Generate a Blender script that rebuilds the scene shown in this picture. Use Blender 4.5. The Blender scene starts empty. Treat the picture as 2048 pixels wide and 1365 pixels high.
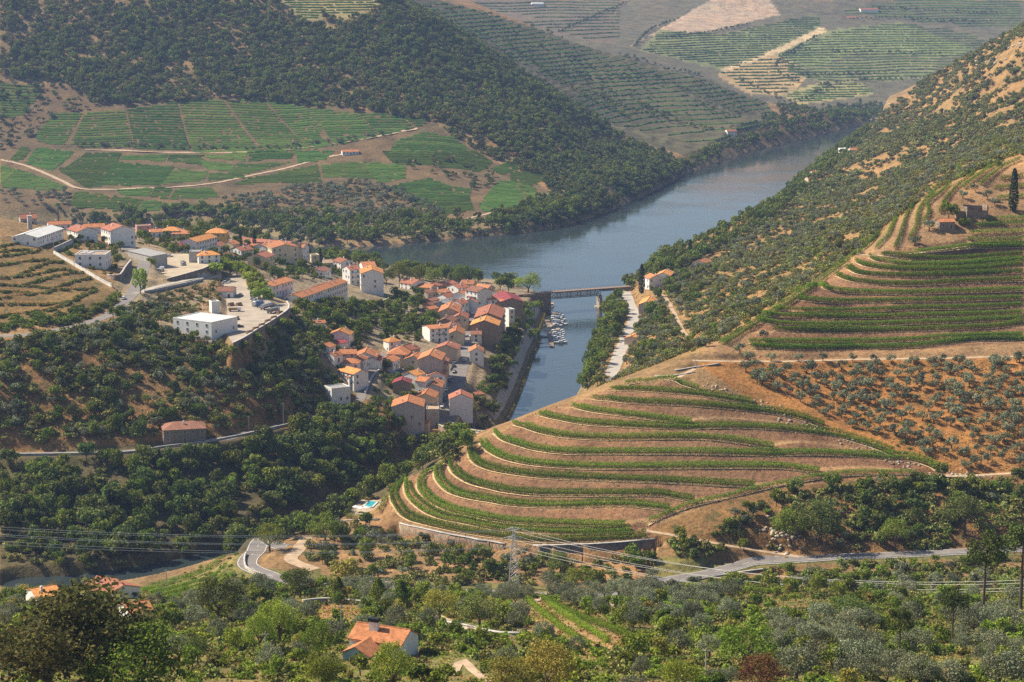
import bpy, math, random
import numpy as np
from mathutils import Vector, Matrix
random.seed(7); RNG = np.random.default_rng(11)
sc = bpy.context.scene
C = sc.collection
# ------------------------------------------------------------------ camera, sky, sun, exposure
CZ = 226.0; FPX = 4000.0; PITCH = math.radians(10.4)
CU, CV = 1024.0, 682.5
cam = bpy.data.cameras.new('camera'); cam.lens = FPX / 2048 * 36; cam.sensor_width = 36
cam.clip_start = 1; cam.clip_end = 20000
camo = bpy.data.objects.new('camera', cam); C.objects.link(camo)
camo.location = (0, 0, CZ); camo.rotation_euler = (math.pi / 2 - PITCH, 0, 0)
sc.camera = camo
SUN_EL = math.radians(45); SUN_AZ = math.atan2(-0.93, 0.36)      # measured from +Y towards +X
w = bpy.data.worlds.new('World'); sc.world = w; w.use_nodes = True
nt = w.node_tree; bg = nt.nodes['Background']
sky = nt.nodes.new('ShaderNodeTexSky'); sky.sky_type = 'NISHITA'; sky.sun_disc = False
sky.sun_elevation = SUN_EL; sky.sun_rotation = SUN_AZ % (2 * math.pi)
sky.air_density = 1.0; sky.dust_density = 1.2; sky.ozone_density = 1.0
nt.links.new(sky.outputs[0], bg.inputs[0]); bg.inputs[1].default_value = 0.078
sl = bpy.data.lights.new('sun', 'SUN'); sl.energy = 5.0; sl.angle = math.radians(0.53); sl.color = (1.0, 0.89, 0.71)
so = bpy.data.objects.new('sun', sl); C.objects.link(so)
sd = Vector((math.sin(SUN_AZ) * math.cos(SUN_EL), math.cos(SUN_AZ) * math.cos(SUN_EL), math.sin(SUN_EL)))
so.rotation_euler = sd.to_track_quat('Z', 'Y').to_euler(); so.location = (-800, 900, 900)
sc.view_settings.view_transform = 'Standard'; sc.view_settings.look = 'None'
sc.view_settings.exposure = 0.72; sc.view_settings.gamma = 1.0; sc.view_settings.use_curve_mapping = False
sc.render.engine = 'CYCLES'
cy = sc.cycles; cy.use_denoising = False; cy.max_bounces = 5; cy.diffuse_bounces = 2; cy.glossy_bounces = 2
cy.transmission_bounces = 2; cy.transparent_max_bounces = 4; cy.volume_bounces = 0; cy.caustics_reflective = False
cy.caustics_refractive = False; cy.use_adaptive_sampling = True; cy.adaptive_threshold = 0.015

# ------------------------------------------------------------------ pixel <-> place (2048 x 1365 photograph pixels)
cp_, sp_ = math.cos(PITCH), math.sin(PITCH)
def ray(u, v):
    rx = (np.asarray(u, float) - CU) / FPX; ry = (CV - np.asarray(v, float)) / FPX
    dy = cp_ + ry * sp_
    return rx / dy, (sp_ - ry * cp_) / dy              # x per metre of depth, drop per metre of depth
def pt(u, v, Y):
    s, a = ray(u, v); return np.array([s * Y, Y, CZ - a * Y])
def on_z(u, v, z=0.0):
    s, a = ray(u, v); Y = (CZ - z) / a; return np.array([s * Y, Y, z])
def px(x, y, z):
    x, y, z = np.asarray(x, float), np.asarray(y, float), np.asarray(z, float) - CZ
    f = y * cp_ - z * sp_; up = y * sp_ + z * cp_
    return CU + FPX * x / f, CV - FPX * up / f
def inpoly(u, v, poly):
    u = np.asarray(u); v = np.asarray(v); r = np.zeros(u.shape, bool); n = len(poly); j = n - 1
    for i in range(n):
        xi, yi = poly[i]; xj, yj = poly[j]
        if yi != yj:
            c = ((yi > v) != (yj > v)) & (u < (xj - xi) * (v - yi) / (yj - yi) + xi); r ^= c
        j = i
    return r
def vnoise(x, y, seed=0):
    xi = np.floor(x).astype(np.int64); yi = np.floor(y).astype(np.int64); fx = x - xi; fy = y - yi
    fx = fx * fx * (3 - 2 * fx); fy = fy * fy * (3 - 2 * fy)
    def h(a, b):
        k = (a * 374761393 + b * 668265263 + seed * 974711) & 0xffffffff
        k = ((k ^ (k >> 13)) * 1274126177) & 0xffffffff
        return ((k ^ (k >> 16)) & 0xffff) / 65535.0
    return (h(xi, yi) * (1 - fx) + h(xi + 1, yi) * fx) * (1 - fy) + (h(xi, yi + 1) * (1 - fx) + h(xi + 1, yi + 1) * fx) * fy
def fbm(x, y, seed=0, o=4):
    r = 0; a = .5
    for k in range(o): r = r + a * (vnoise(x, y, seed + k) - .5) * 2; x = x * 2.03; y = y * 2.03; a *= .5
    return r
def polydist(x, y, P):
    """distance to a polyline, and the parameter (index) of the nearest point"""
    best = np.full(x.shape, 1e9); par = np.zeros(x.shape)
    for i in range(len(P) - 1):
        ax, ay = P[i][0], P[i][1]; bx, by = P[i + 1][0] - ax, P[i + 1][1] - ay
        L = bx * bx + by * by + 1e-9
        t = np.clip(((x - ax) * bx + (y - ay) * by) / L, 0, 1)
        d = np.hypot(x - ax - t * bx, y - ay - t * by); m = d < best
        best = np.where(m, d, best); par = np.where(m, i + t, par)
    return best, par
def resample(P, step):
    P = np.asarray(P, float); d = np.r_[0, np.cumsum(np.linalg.norm(np.diff(P, axis=0), axis=1))]
    n = max(2, int(d[-1] / step) + 1); t = np.linspace(0, d[-1], n)
    return np.stack([np.interp(t, d, P[:, k]) for k in range(P.shape[1])], 1)
def smooth(P, step):
    """Catmull-Rom through P, then even spacing"""
    P = np.asarray(P, float); Q = np.vstack([2 * P[0] - P[1], P, 2 * P[-1] - P[-2]]); out = []
    for i in range(1, len(Q) - 2):
        p0, p1, p2, p3 = Q[i - 1], Q[i], Q[i + 1], Q[i + 2]
        for t in np.linspace(0, 1, 9)[:-1]:
            out.append(.5 * (2 * p1 + (p2 - p0) * t + (2 * p0 - 5 * p1 + 4 * p2 - p3) * t * t + (3 * p1 - p0 - 3 * p2 + p3) * t ** 3))
    out.append(P[-1]); return resample(out, step)

# ------------------------------------------------------------------ relief: heights known at photographed points (u, v, depth)
CP = [(0,905,835),(150,905,832),(300,895,835),(450,875,850),(560,855,885),(640,835,925),(760,835,935),(830,825,945),
 (770,1005,765),(870,925,775),(940,890,782),(1000,862,788),(1060,835,792),(1130,815,795),(1230,781,797),(1300,760,805),
 (735,1012,790),(790,1055,745),(660,1040,775),(1300,1080,700),(1000,1075,712),(800,1060,738),(1000,1000,735),(1000,930,757),
 (1300,900,752),(1300,1000,722),(1500,850,770),(1500,980,728),(1500,1050,705),(1700,900,760),(1840,940,748),(1950,950,742),
 (1215,775,1020),(1240,690,1140),(1260,620,1280),(1250,580,1370),(1300,560,1400),(1290,600,1290),(1330,640,1180),(1370,680,1000),
 (1300,735,930),(1400,640,1050),(1450,580,1180),(1550,560,1120),(1650,540,1080),(1600,480,1350),(1500,500,1420),(1420,530,1420),
 (1700,440,1400),(1700,380,1800),(1800,400,1300),(1800,300,1900),(1800,240,2450),(1790,215,2800),(1850,165,2600),(1900,125,2500),
 (1980,84,2350),(2048,48,2200),(2120,20,2100),(1900,220,2280),(1800,270,2150),(1900,320,1500),(2000,200,2060),(2000,290,1350),(2048,150,1950),(2048,250,1500),
 (1330,735,812),(1430,692,830),(1530,632,860),(1620,572,890),(1720,512,930),(1790,452,960),(1850,402,975),(1950,352,995),(2048,312,1015),(2120,285,1030),
 (1700,700,845),(1700,600,885),(1900,700,842),(1900,600,885),(1900,520,918),(1850,470,940),(2000,450,950),(2000,380,985),(2048,600,890),(2048,700,845),(2048,500,935),
 (1500,722,826),(1700,730,828),(1900,740,822),(2040,725,828),(1700,830,785),(1900,830,785),(2040,830,787),(1560,780,800),(1700,780,808),
 (1500,1130,690),(1700,1115,688),(1900,1108,690),(2040,1105,692),(1900,1020,718),(1700,1020,716),(2040,960,738),(1330,1165,672),(1400,1100,693),
 (1270,1185,660),(1000,1160,672),(740,1170,670),(560,1140,690),(500,1120,700),(530,1095,715),(620,1075,740),(690,1060,755),
 (470,1125,705),(380,1175,660),(300,1195,620),(225,1185,610),(100,1185,610),
 (0,1000,790),(200,1050,775),(400,1080,772),(500,1000,812),(600,930,860),(450,930,838),(0,780,860),(200,780,870),(400,780,885),(550,760,905),
 (600,700,960),(300,700,905),(100,700,890),(50,671,905),(230,620,960),(270,590,1000),(370,690,925),(560,700,960),(620,640,1030),
 (500,600,1035),(415,645,960),(429,612,1000),(545,640,974),(470,665,938),(445,550,1124),(340,520,1127),(340,545,1080),(600,590,1130),(650,600,1110),(560,570,1160),
 (500,540,1200),(560,500,1320),(450,462,1350),(350,465,1380),(230,480,1220),(100,452,1300),(0,440,1150),(0,500,1070),(0,560,1000),(0,640,930),
 (100,480,1120),(150,560,1010),(200,600,970),
 (745,585,1250),(850,560,1400),(700,560,1330),(900,575,1340),(830,600,1250),(800,640,1150),(700,620,1130),(760,660,1090),(850,680,1080),
 (690,700,1010),(620,720,960),(640,660,1030),(660,780,950),(760,740,1000),(720,810,940),(955,600,1250),(930,680,1120),(910,750,1030),(890,840,950),
 (980,720,1060),(1000,760,1030),(990,800,990),(1020,770,1050),(1050,700,1150),(1060,640,1240),(1020,600,1310),(1045,665,1210),(1010,815,1010),
 (1050,735,1110),(1068,690,1180),(950,850,960),(1040,590,1340),(1060,575,1400),
 (0,430,1830),(200,430,1830),(400,430,1825),(600,440,1800),(760,430,1830),(900,440,1800),(1000,425,1840),
 (0,370,1930),(200,370,1930),(400,370,1935),(600,380,1920),(800,360,1960),(950,380,1930),(1050,380,1950),
 (0,300,2070),(200,300,2080),(400,300,2080),(600,290,2090),(780,270,2110),(900,300,2070),(1050,320,2080),(1150,340,2090),(1250,335,2200),
 (0,205,2190),(200,215,2180),(400,205,2190),(600,210,2190),(750,235,2150),(870,235,2150),(0,100,2300),(0,0,2400),(300,100,2310),(300,0,2400),
 (600,100,2320),(600,10,2420),(800,120,2300),(800,20,2430),(950,180,2270),(1000,150,2350),(1100,250,2200),(1200,290,2300),(1120,215,2330),(1280,330,2230),
 (0,-120,2560),(600,-100,2600),(300,-200,2700),(-300,0,2400),(-300,205,2190),(-300,430,1830),
 (1300,270,2500),(1200,250,2520),(1100,170,2600),(1000,110,2680),(900,50,2760),(1400,250,2650),(1500,240,2800),(1560,235,2880),(1520,200,2950),
 (1420,158,2980),(1240,108,3020),(1100,65,3060),(980,20,3100),(900,-10,3120),(1300,200,2750),(1400,200,2780),(1200,170,2780),
 (1640,215,3350),(1740,225,3300),(1640,170,3480),(1800,180,3500),(1500,150,3520),(1700,120,3700),(1900,130,3700),(1550,100,3750),(1350,90,3700),
 (1250,95,3600),(1400,40,4000),(1700,30,4100),(1700,-60,4400),(1400,-60,4400),(2000,50,4100),(2000,-60,4500),(1100,40,3900),(1150,0,4200),(1050,-70,4500),(700,-70,4400)]
W3 = [tuple(pt(*c)) for c in CP]
for X in (-260, -150, -50, 50, 150, 260):                       # the near slope that falls from the viewpoint
    for Y in (120, 200, 300, 400, 500, 590): W3.append((X * (.6 + Y / 700), Y, 185.6 - .246 * Y - (10 if X < -100 and Y > 550 else 4 if X < -100 and Y > 450 else 0)))
W3 += [(-380,1450,40),(-250,1450,35),(-100,1500,10),(-500,1500,40),(-420,1300,66),(-330,1000,80),(-300,900,68),(-330,1150,90),(-420,900,75),(-300,800,20),(-260,720,4),(-330,720,10),
 (620,2650,95),(700,2500,150),(800,2300,195),(650,2850,40),(660,1900,190),(560,1500,160),(430,1200,165),(420,1000,150),(340,880,100),(300,780,60),(290,700,28),
 (327,3300,25),(181,3350,60),(-20,3400,110),(-500,3200,230),(-900,2600,250),(-700,2200,110),(-600,1900,20),(-1100,3200,260),(-1300,4300,260),(1300,3500,60),(1400,4300,200),(1000,3700,60),(1000,2400,200),(1200,3000,150),
 (400,3210,1),(-140,700,4),(-122,694,8),(-165,680,9),(-150,650,19),(-112,708,8),(-185,690,6),(76,880,57),(59,860,52),(157,1000,73),(120,930,64),(360,2000,48),(330,1800,38),(0,5100,300),(1000,5100,300),(-1000,5100,300),(1700,5100,260),(-1800,5100,280)]
W3 = np.array(W3)
def rbf_fit(P, Z, smoothing=0.0):
    n = len(P); D = np.linalg.norm(P[:, None] - P[None], axis=2)
    A = np.zeros((n + 3, n + 3)); A[:n, :n] = (D / 100) ** 1.25 * -1; A[np.arange(n), np.arange(n)] += smoothing
    A[:n, n] = 1; A[:n, n + 1:] = P / 1000; A[n:, :n] = A[:n, n:].T
    return P, np.linalg.solve(A, np.r_[Z, 0, 0, 0])
def rbf_eval(M, x, y):
    P, c = M; n = len(P); sh = x.shape; x = x.ravel(); y = y.ravel(); out = np.empty(x.shape)
    for k in range(0, len(x), 20000):
        xx = x[k:k + 20000]; yy = y[k:k + 20000]
        D = ((xx[:, None] - P[None, :, 0]) ** 2 + (yy[:, None] - P[None, :, 1]) ** 2).astype(np.float32)
        out[k:k + 20000] = -(D * 1e-4) ** np.float32(.625) @ c[:n].astype(np.float32) + c[n] + c[n + 1] * xx / 1000 + c[n + 2] * yy / 1000
    return out.reshape(sh)
BASE = rbf_fit(W3[:, :2], W3[:, 2], 0.0)
SV = np.unique(np.r_[np.arange(-.40, -.272, .004), np.arange(-.272, -.06, .0014), np.arange(-.06, .272, .0010), np.arange(.272, .40, .004)])
YV = np.unique(np.r_[np.arange(90, 330, 5), np.arange(330, 650, 2.6), np.arange(650, 1000, 1.0), np.arange(1000, 1450, 2.2), 1450 * 1.0046 ** np.arange(0, 276)])
SV[:] = np.sort(SV); NS, NY = len(SV), len(YV)
GY, GS = np.meshgrid(YV, SV, indexing='ij'); GX = GS * GY
# evaluate the smooth relief on a coarser lattice, then bilinear
def lattice(M):
    sv = np.linspace(SV[0], SV[-1], 230); yv = 90 * (YV[-1] / 90) ** np.linspace(0, 1, 420)
    gy, gs = np.meshgrid(yv, sv, indexing='ij'); z = rbf_eval(M, gs * gy, gy)
    iy = np.clip(np.interp(YV, yv, np.arange(len(yv))), 0, len(yv) - 1.001); js = np.clip(np.interp(SV, sv, np.arange(len(sv))), 0, len(sv) - 1.001)
    i0 = iy.astype(int); j0 = js.astype(int); fy = (iy - i0)[:, None]; fs = (js - j0)[None]
    return ((z[i0][:, j0] * (1 - fs) + z[i0][:, j0 + 1] * fs) * (1 - fy) + (z[i0 + 1][:, j0] * (1 - fs) + z[i0 + 1][:, j0 + 1] * fs) * fy)
GZ = lattice(BASE)
def pix():
    return px(GX, GY, GZ)
def zat(x, y):
    x = np.asarray(x, float); y = np.asarray(y, float)
    fj = np.clip(np.interp(x / y, SV, np.arange(NS)), 0, NS - 1.001); fi = np.clip(np.interp(y, YV, np.arange(NY)), 0, NY - 1.001)
    i = fi.astype(int); j = fj.astype(int); a = fi - i; b = fj - j
    return (GZ[i, j] * (1 - b) + GZ[i, j + 1] * b) * (1 - a) + (GZ[i + 1, j] * (1 - b) + GZ[i + 1, j + 1] * b) * a
def hit(u, v, ymin=0.0, ymax=9e9):
    """first ground point seen at a photograph pixel, beyond depth ymin"""
    s, a = ray(u, v); fj = float(np.clip(np.interp(s, SV, np.arange(NS)), 0, NS - 1.001)); j = int(fj); b = fj - j
    col = GZ[:, j] * (1 - b) + GZ[:, j + 1] * b - (CZ - a * YV)
    k = np.nonzero((col >= 0) & (YV > ymin))[0]
    if len(k) == 0 or YV[k[0]] > ymax: Y = min(ymax, YV[-1]) if len(k) else YV[-1]
    else:
        k = k[0]; Y = YV[k]
        if k > 0 and col[k - 1] < 0: Y = YV[k - 1] + (YV[k] - YV[k - 1]) * (-col[k - 1]) / (col[k] - col[k - 1])
    return np.array([s * Y, Y, CZ - a * Y])
def hits(P, **k): return np.array([hit(u, v, **k) for u, v in P])
# ------------------------------------------------------------------ water: the Douro and its tributary, one level at z = 0
FAR_SHORE = [(640,492),(700,494),(780,490),(860,482),(950,472),(1050,466),(1130,452),(1200,430),(1240,412),(1300,385),(1360,352),(1430,325),(1500,302),(1560,289),(1620,273),(1680,259),(1740,247)]
NEAR_R = [(1262,573),(1300,545),(1350,522),(1420,490),(1500,452),(1545,415),(1580,382),(1620,345),(1670,308),(1700,290),(1735,266)]
POL_L = [(1000,858),(1018,830),(1034,795),(1047,760),(1056,735),(1062,715),(1073,695),(1077,680),(1074,666),(1080,650),(1090,625)]
POL_R = [(1150,800),(1172,760),(1185,720),(1195,690),(1206,660),(1214,635),(1228,612)]
fs = [tuple(on_z(u, v)[:2]) for u, v in FAR_SHORE]; nr = [tuple(on_z(u, v)[:2]) for u, v in NEAR_R]
pl = [tuple(on_z(u, v)[:2]) for u, v in POL_L]; pr = [tuple(on_z(u, v)[:2]) for u, v in POL_R]
near_l = [(-700,1660),(-420,1630),(-250,1610),(-152,1560),(-100,1510),(-45,1470),(0,1440),(22,1385)]
far_l = [(-700,1860),(-420,1850),(-250,1800)]
river = far_l + fs + [(700,3230),(1400,3330),(1400,3120),(700,3060)] + nr[::-1] + pr[::-1] + [(28,960),(-2,950),(-12,968)] + pl + near_l[::-1]
STREAM = np.array([on_z(u, v)[:2] for u, v in [(60,1172),(160,1166),(260,1152),(350,1138),(430,1120),(520,1092),(640,1042),(760,986),(860,930),(930,896),(985,872)]])
rd, _ = polydist(GX, GY, np.array(river + river[:1])); rin = inpoly(GX, GY, river)
sdist, _ = polydist(GX, GY, STREAM)
GZ += fbm(GX / 26, GY / 26, 3, 4) * np.where(GY > 1600, .9, np.clip((GY - 300) / 900, .35, 1.3)) * np.clip(rd / 30, 0, 1) * .9 + np.where(GY > 1750, fbm(GX / 120, GY / 120, 9, 3) * np.clip((GY - 1750) / 300, 0, 1) * np.where(GY < 2230, 1.2, 6) * np.clip(rd / 120, 0, 1), 0)
bank = np.minimum(.35 + .45 * rd, 3.0)
GZ = np.where(rin, np.minimum(GZ, -.4 - .25 * np.minimum(rd, 20)), np.maximum(GZ, np.minimum(bank, 3)))
GZ = np.where(~rin & (rd < 60), np.minimum(GZ, 1.2 + rd * np.where(GX < 60, 1.1, .75)), GZ)
SW = 11.0
GZ = np.where(~rin, np.where(sdist < SW, np.minimum(GZ, -2.5 * np.clip((SW - sdist) / 4, 0, 1)), np.minimum(np.maximum(GZ, .4), .5 + (sdist - SW) * 1.0 + np.where(sdist > 70, 999, 0))), GZ)

# ------------------------------------------------------------------ terraces traced row by row
SPUR = [
 [(797,964),(778,994),(784,1012),(798,1032),(820,1044),(860,1054),(911,1065),(970,1075),(1006,1079),(1038,1084),(1100,1087),(1190,1084),(1293,1080)],
 [(808,966),(806,982),(813,998),(828,1013),(852,1029),(882,1040),(926,1048),(970,1058),(1002,1063),(1044,1066),(1132,1070),(1261,1068)],
 [(889,927),(860,940),(844,950),(834,964),(832,980),(841,994),(861,1010),(896,1025),(940,1035),(984,1044),(1044,1051),(1146,1055),(1249,1059)],
 [(872,934),(866,944),(867,959),(879,975),(896,988),(933,999),(984,1007),(1000,1011),(1059,1016),(1132,1017),(1205,1014),(1249,1014),(1299,1019),(1338,1024)],
 [(899,920),(895,930),(898,943),(911,956),(940,971),(984,982),(1000,986),(1059,993),(1132,994),(1220,994),(1309,994),(1352,1000),(1385,1007)],
 [(940,893),(934,909),(937,919),(948,931),(970,940),(999,947),(1073,957),(1146,961),(1220,964),(1299,967),(1352,969),(1440,974),(1511,978)],
 [(957,888),(961,895),(974,906),(999,919),(1028,927),(1073,934),(1146,939),(1220,941),(1299,940),(1396,939),(1549,939),(1594,943),(1638,951)],
 [(985,868),(1000,882),(1029,892),(1059,901),(1102,908),(1161,911),(1299,911),(1396,911),(1549,913),(1608,912),(1696,914),(1770,919),(1814,922),(1849,932),(1875,944)],
 [(1022,852),(1044,857),(1073,867),(1117,876),(1161,880),(1220,882),(1299,881),(1382,880),(1440,884),(1499,892),(1547,903)],
 [(1075,832),(1091,837),(1117,842),(1146,848),(1190,853),(1249,856),(1338,859),(1396,859),(1484,858),(1549,861),(1608,866),(1667,874),(1696,882),(1734,894),(1784,912)],
 [(1140,815),(1176,825),(1220,831),(1299,841),(1352,848),(1380,854)],
 [(1183,801),(1220,804),(1264,809),(1338,812),(1396,815),(1470,821),(1549,830),(1594,840),(1645,857)],
 [(1218,782),(1264,783),(1338,788),(1396,793),(1455,803),(1506,813)],
 [(1250,772),(1286,766),(1338,766),(1367,773),(1396,782)]]
DIAG = [(1297,1052),(1338,1032),(1382,1016),(1426,1005),(1470,995),(1549,976),(1608,965),(1667,956),(1726,952),(1835,951)]
UPPER = [
 [(1503,698),(1600,701),(1718,700),(1828,697),(1890,690),(1963,684),(2047,684)],
 [(1498,689),(1600,690),(1718,689),(1841,684),(1880,680),(1963,677),(2047,676)],
 [(1547,663),(1621,666),(1718,667),(1865,663),(1988,658),(2047,651)],
 [(1510,643),(1540,650),(1572,654),(1645,656),(1718,655),(1890,648),(2047,641)],
 [(1523,632),(1560,637),(1645,638),(1718,639),(1890,635),(2047,631)],
 [(1552,622),(1600,626),(1718,627),(1816,622),(1939,620),(2047,614)],
 [(1592,601),(1628,606),(1670,608),(1718,607),(1841,606),(1963,603),(2047,601)],
 [(1636,574),(1658,583),(1694,588),(1730,590),(1841,590),(2047,585)],
 [(1670,554),(1694,563),(1718,567),(1767,572),(1841,573),(1939,567),(2047,565)],
 [(1690,540),(1718,551),(1791,556),(1890,555),(2047,548)],
 [(1708,526),(1730,535),(1791,542),(1890,544),(1963,541),(2047,533)],
 [(1735,518),(1755,525),(1816,533),(1914,533),(2047,523)],
 [(1760,513),(1804,519),(1890,523),(1963,520),(2047,513)],
 [(1828,509),(1890,504),(1951,499),(2047,497)],
 [(1935,487),(1990,487),(2047,485)],[(1938,497),(1990,495),(2047,493)]]
def trace(lines): return [np.array([hit(u, v) for u, v in smooth(np.array(l, float), 9.0)]) for l in lines]
SP3 = trace(SPUR); UP3 = trace(UPPER[:14])
def tfield(L3):
    P = []; T = []
    for i, l in enumerate(L3):
        for q in l[::2]: P.append(q[:2]); T.append(i)
    return rbf_fit(np.array(P), np.array(T, float), .02)
SPZONE = [(770,1000),(800,960),(890,924),(935,905),(960,885),(1000,868),(1060,830),(1180,792),(1250,762),(1340,758),(1420,790),(1520,815),(1660,862),(1790,912),(1880,946),(1835,952),(1726,953),(1549,977),(1426,1006),(1340,1033),(1290,1062),(1300,1081),(1100,1090),(1000,1082),(900,1066),(800,1040)]
UPZONE = [(1495,692),(1500,640),(1590,595),(1690,535),(1730,512),(1830,506),(1950,497),(2047,495),(2090,495),(2090,686),(1963,688),(1828,700),(1600,704)]
def step_terraces(L3, zone, yr, D, flat, feather=6.0):
    global GZ
    U, V = pix(); ii = np.nonzero((YV > yr[0]) & (YV < yr[1]))[0]; sl_ = slice(ii[0], ii[-1] + 1)
    m = inpoly(U[sl_], V[sl_], zone)
    t = rbf_eval(tfield(L3), GX[sl_], GY[sl_]); f = t - np.floor(t)
    g = np.where(f < flat, 0.10 * f / flat, .10 + .90 * (f - flat) / (1 - flat))
    w = m.astype(float)
    for _ in range(3):
        w[1:-1] = (w[:-2] + w[1:-1] * 2 + w[2:]) / 4; w[:, 1:-1] = (w[:, :-2] + w[:, 1:-1] * 2 + w[:, 2:]) / 4
    GZ[sl_] += w * D * (g - f) + 0
    return sl_, t, w
SPs, SPt, SPw = step_terraces(SP3, SPZONE, (655, 830), 3.1, .36)
UPs, UPt, UPw = step_terraces(UP3, UPZONE, (800, 960), 2.2, .50)
# coarse contour terraces: brown hill on the left and the terraced hill across the river
U, V = pix()
def contour_terrace(zone, yr, per, flat, amt=1.0):
    global GZ, ZZ
    m = inpoly(U, V, zone) & (GY > yr[0]) & (GY < yr[1]); w = m.astype(float)
    w[1:-1] = (w[:-2] + w[1:-1] * 2 + w[2:]) / 4; w[:, 1:-1] = (w[:, :-2] + w[:, 1:-1] * 2 + w[:, 2:]) / 4
    zz = GZ + fbm(GX / 55, GY / 55, 21, 2) * per * .45; ZZ = zz; k = zz / per; f = k - np.floor(k)
    g = np.where(f < flat, .06 * f / flat, .06 + .94 * (f - flat) / (1 - flat)); GZ += w * amt * per * (g - f)
LEFT_TERR = [(0,475),(60,470),(110,490),(140,530),(190,560),(232,590),(236,606),(190,626),(120,640),(0,655)]
HILL2 = [(860,0),(1000,30),(1240,112),(1420,162),(1530,205),(1560,240),(1500,262),(1400,300),(1330,290),(1200,240),(1050,150),(900,60),(780,0)]
contour_terrace(HILL2, (2300, 3150), 4.8, .6, .9)

# ------------------------------------------------------------------ roads and level pads pressed into the relief
ROADS = {  # name: (pixels, width, hidden-depth limits)
 'hillside_road': ([(-40,674),(0,673),(50,671),(110,661),(170,648),(215,632),(245,608),(262,592),(274,572),(283,548),(288,528),(277,512),(258,501),(243,494)], 6.5),
 'ramp_road': ([(268,588),(300,578),(340,568),(400,556),(445,546)], 4.0),
 'valley_road': ([(-40,911),(0,910),(120,908),(250,905),(330,893),(400,885),(450,876),(520,862),(580,848),(640,834)], 6.5),
 'sloping_street': ([(716,806),(726,788),(737,765),(748,742),(757,722),(772,706)], 5.0),
 'upper_street': ([(792,752),(806,742),(820,730),(835,715),(846,703)], 7.0),
 'main_street': ([(884,862),(890,842),(900,802),(912,762),(922,722),(932,685),(943,640),(952,610),(958,600)], 9.5),
 'riverside_road': ([(1212,782),(1218,762),(1233,722),(1246,690),(1258,660),(1268,635),(1258,602),(1250,580)], 7.0),
 'country_road': ([(575,1090),(530,1092),(508,1103),(495,1118),(499,1136),(530,1150),(580,1162),(660,1170),(740,1172),(850,1182),(1000,1186),(1150,1190),(1270,1186),(1330,1166),(1400,1149),(1500,1131),(1600,1118),(1700,1112),(1800,1109),(1920,1105),(2100,1098)], 7.4)}
TRACKS = {
 'terrace_track': ([(1385,722),(1430,722),(1500,724),(1600,723),(1700,720),(1850,718),(2080,712)], 3.2),
 'grove_path': ([(1840,951),(1900,953),(1960,951),(2080,944)], 2.6),
 'lower_path': ([(1288,1060),(1340,1070),(1400,1081),(1480,1096),(1560,1110),(1610,1116)], 2.6),
 'ridge_track': ([(1720,510),(1760,512),(1828,507),(1900,498),(1940,492)], 3.0),
 'spur_path': ([(1390,735),(1350,760),(1330,764)], 2.2),
 'hill_path': ([(1300,585),(1325,590),(1345,620),(1362,655),(1378,680)], 2.4),
 'garden_path': ([(872,1238),(905,1246),(950,1258),(1000,1262),(1045,1262)], 3.0), 'orchard_path': ([(1058,1206),(1090,1196),(1130,1192),(1200,1202),(1260,1222)], 2.2), 'slope_path': ([(905,1345),(925,1332),(950,1345),(985,1372)], 1.8), 'house_drive': ([(612,1078),(596,1100),(580,1118),(600,1130),(630,1140)], 5.0),
 'vineyard_track': ([(0,318),(60,335),(120,360),(165,380),(250,378),(330,376),(420,368),(500,352),(580,335),(640,318),(700,305)], 5),
 'upper_track': ([(170,300),(250,302),(350,306),(450,306),(550,302),(640,292),(720,280),(800,265),(835,256)], 5),
 'shore_road': ([(650,466),(760,462),(830,455),(900,445),(985,425),(1060,398),(1130,388)], 4)}
ROAD3 = {}
def press(name, P3, width, blend=5.0):
    global GZ
    P3 = P3.copy(); n = len(P3); k = max(3, n // 14); zz = np.pad(P3[:, 2], k, mode='edge')
    P3[:, 2] = np.convolve(zz, np.ones(2 * k + 1) / (2 * k + 1), 'valid')
    x0, x1, y0, y1 = P3[:, 0].min() - 25, P3[:, 0].max() + 25, P3[:, 1].min() - 25, P3[:, 1].max() + 25
    ii = np.nonzero((YV > y0) & (YV < y1))[0]; s_ = slice(ii[0], ii[-1] + 1)
    X, Y = GX[s_], GY[s_]; m = (X > x0) & (X < x1)
    d, par = polydist(X[m], Y[m], P3); zt = np.interp(par, np.arange(n), P3[:, 2])
    w_ = np.clip((width / 2 + 1.2 + blend - d) / blend, 0, 1); w_ = w_ * w_ * (3 - 2 * w_)
    q = GZ[s_]; q[m] = q[m] * (1 - w_) + zt * w_; GZ[s_] = q
    return P3
def trace3(P, step=4.0, near=None):
    Q = smooth(np.array(P, float), 6.0); R = [hit(u, v) for u, v in Q]
    if near:
        R = [r for r in R if near[0] < r[1] < near[1]]
    return resample(R, step)
for nm, (P, wd) in ROADS.items():
    lim = {'riverside_road': (930, 1420), 'country_road': (560, 800), 'hillside_road': (860, 1260), 'main_street': (930, 1290)}.get(nm)
    ROAD3[nm] = (press(nm, trace3(P, 3.0, lim), wd), wd)
for nm, (P, wd) in TRACKS.items():
    lim = {'terrace_track': (790, 900), 'ridge_track': (900, 990), 'spur_path': (780, 860), 'hill_path': (960, 1420)}.get(nm)
    ROAD3[nm] = (press(nm, trace3(P, 3.0, lim), wd, 2.5 if nm != 'terrace_track' else 3), wd)
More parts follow.
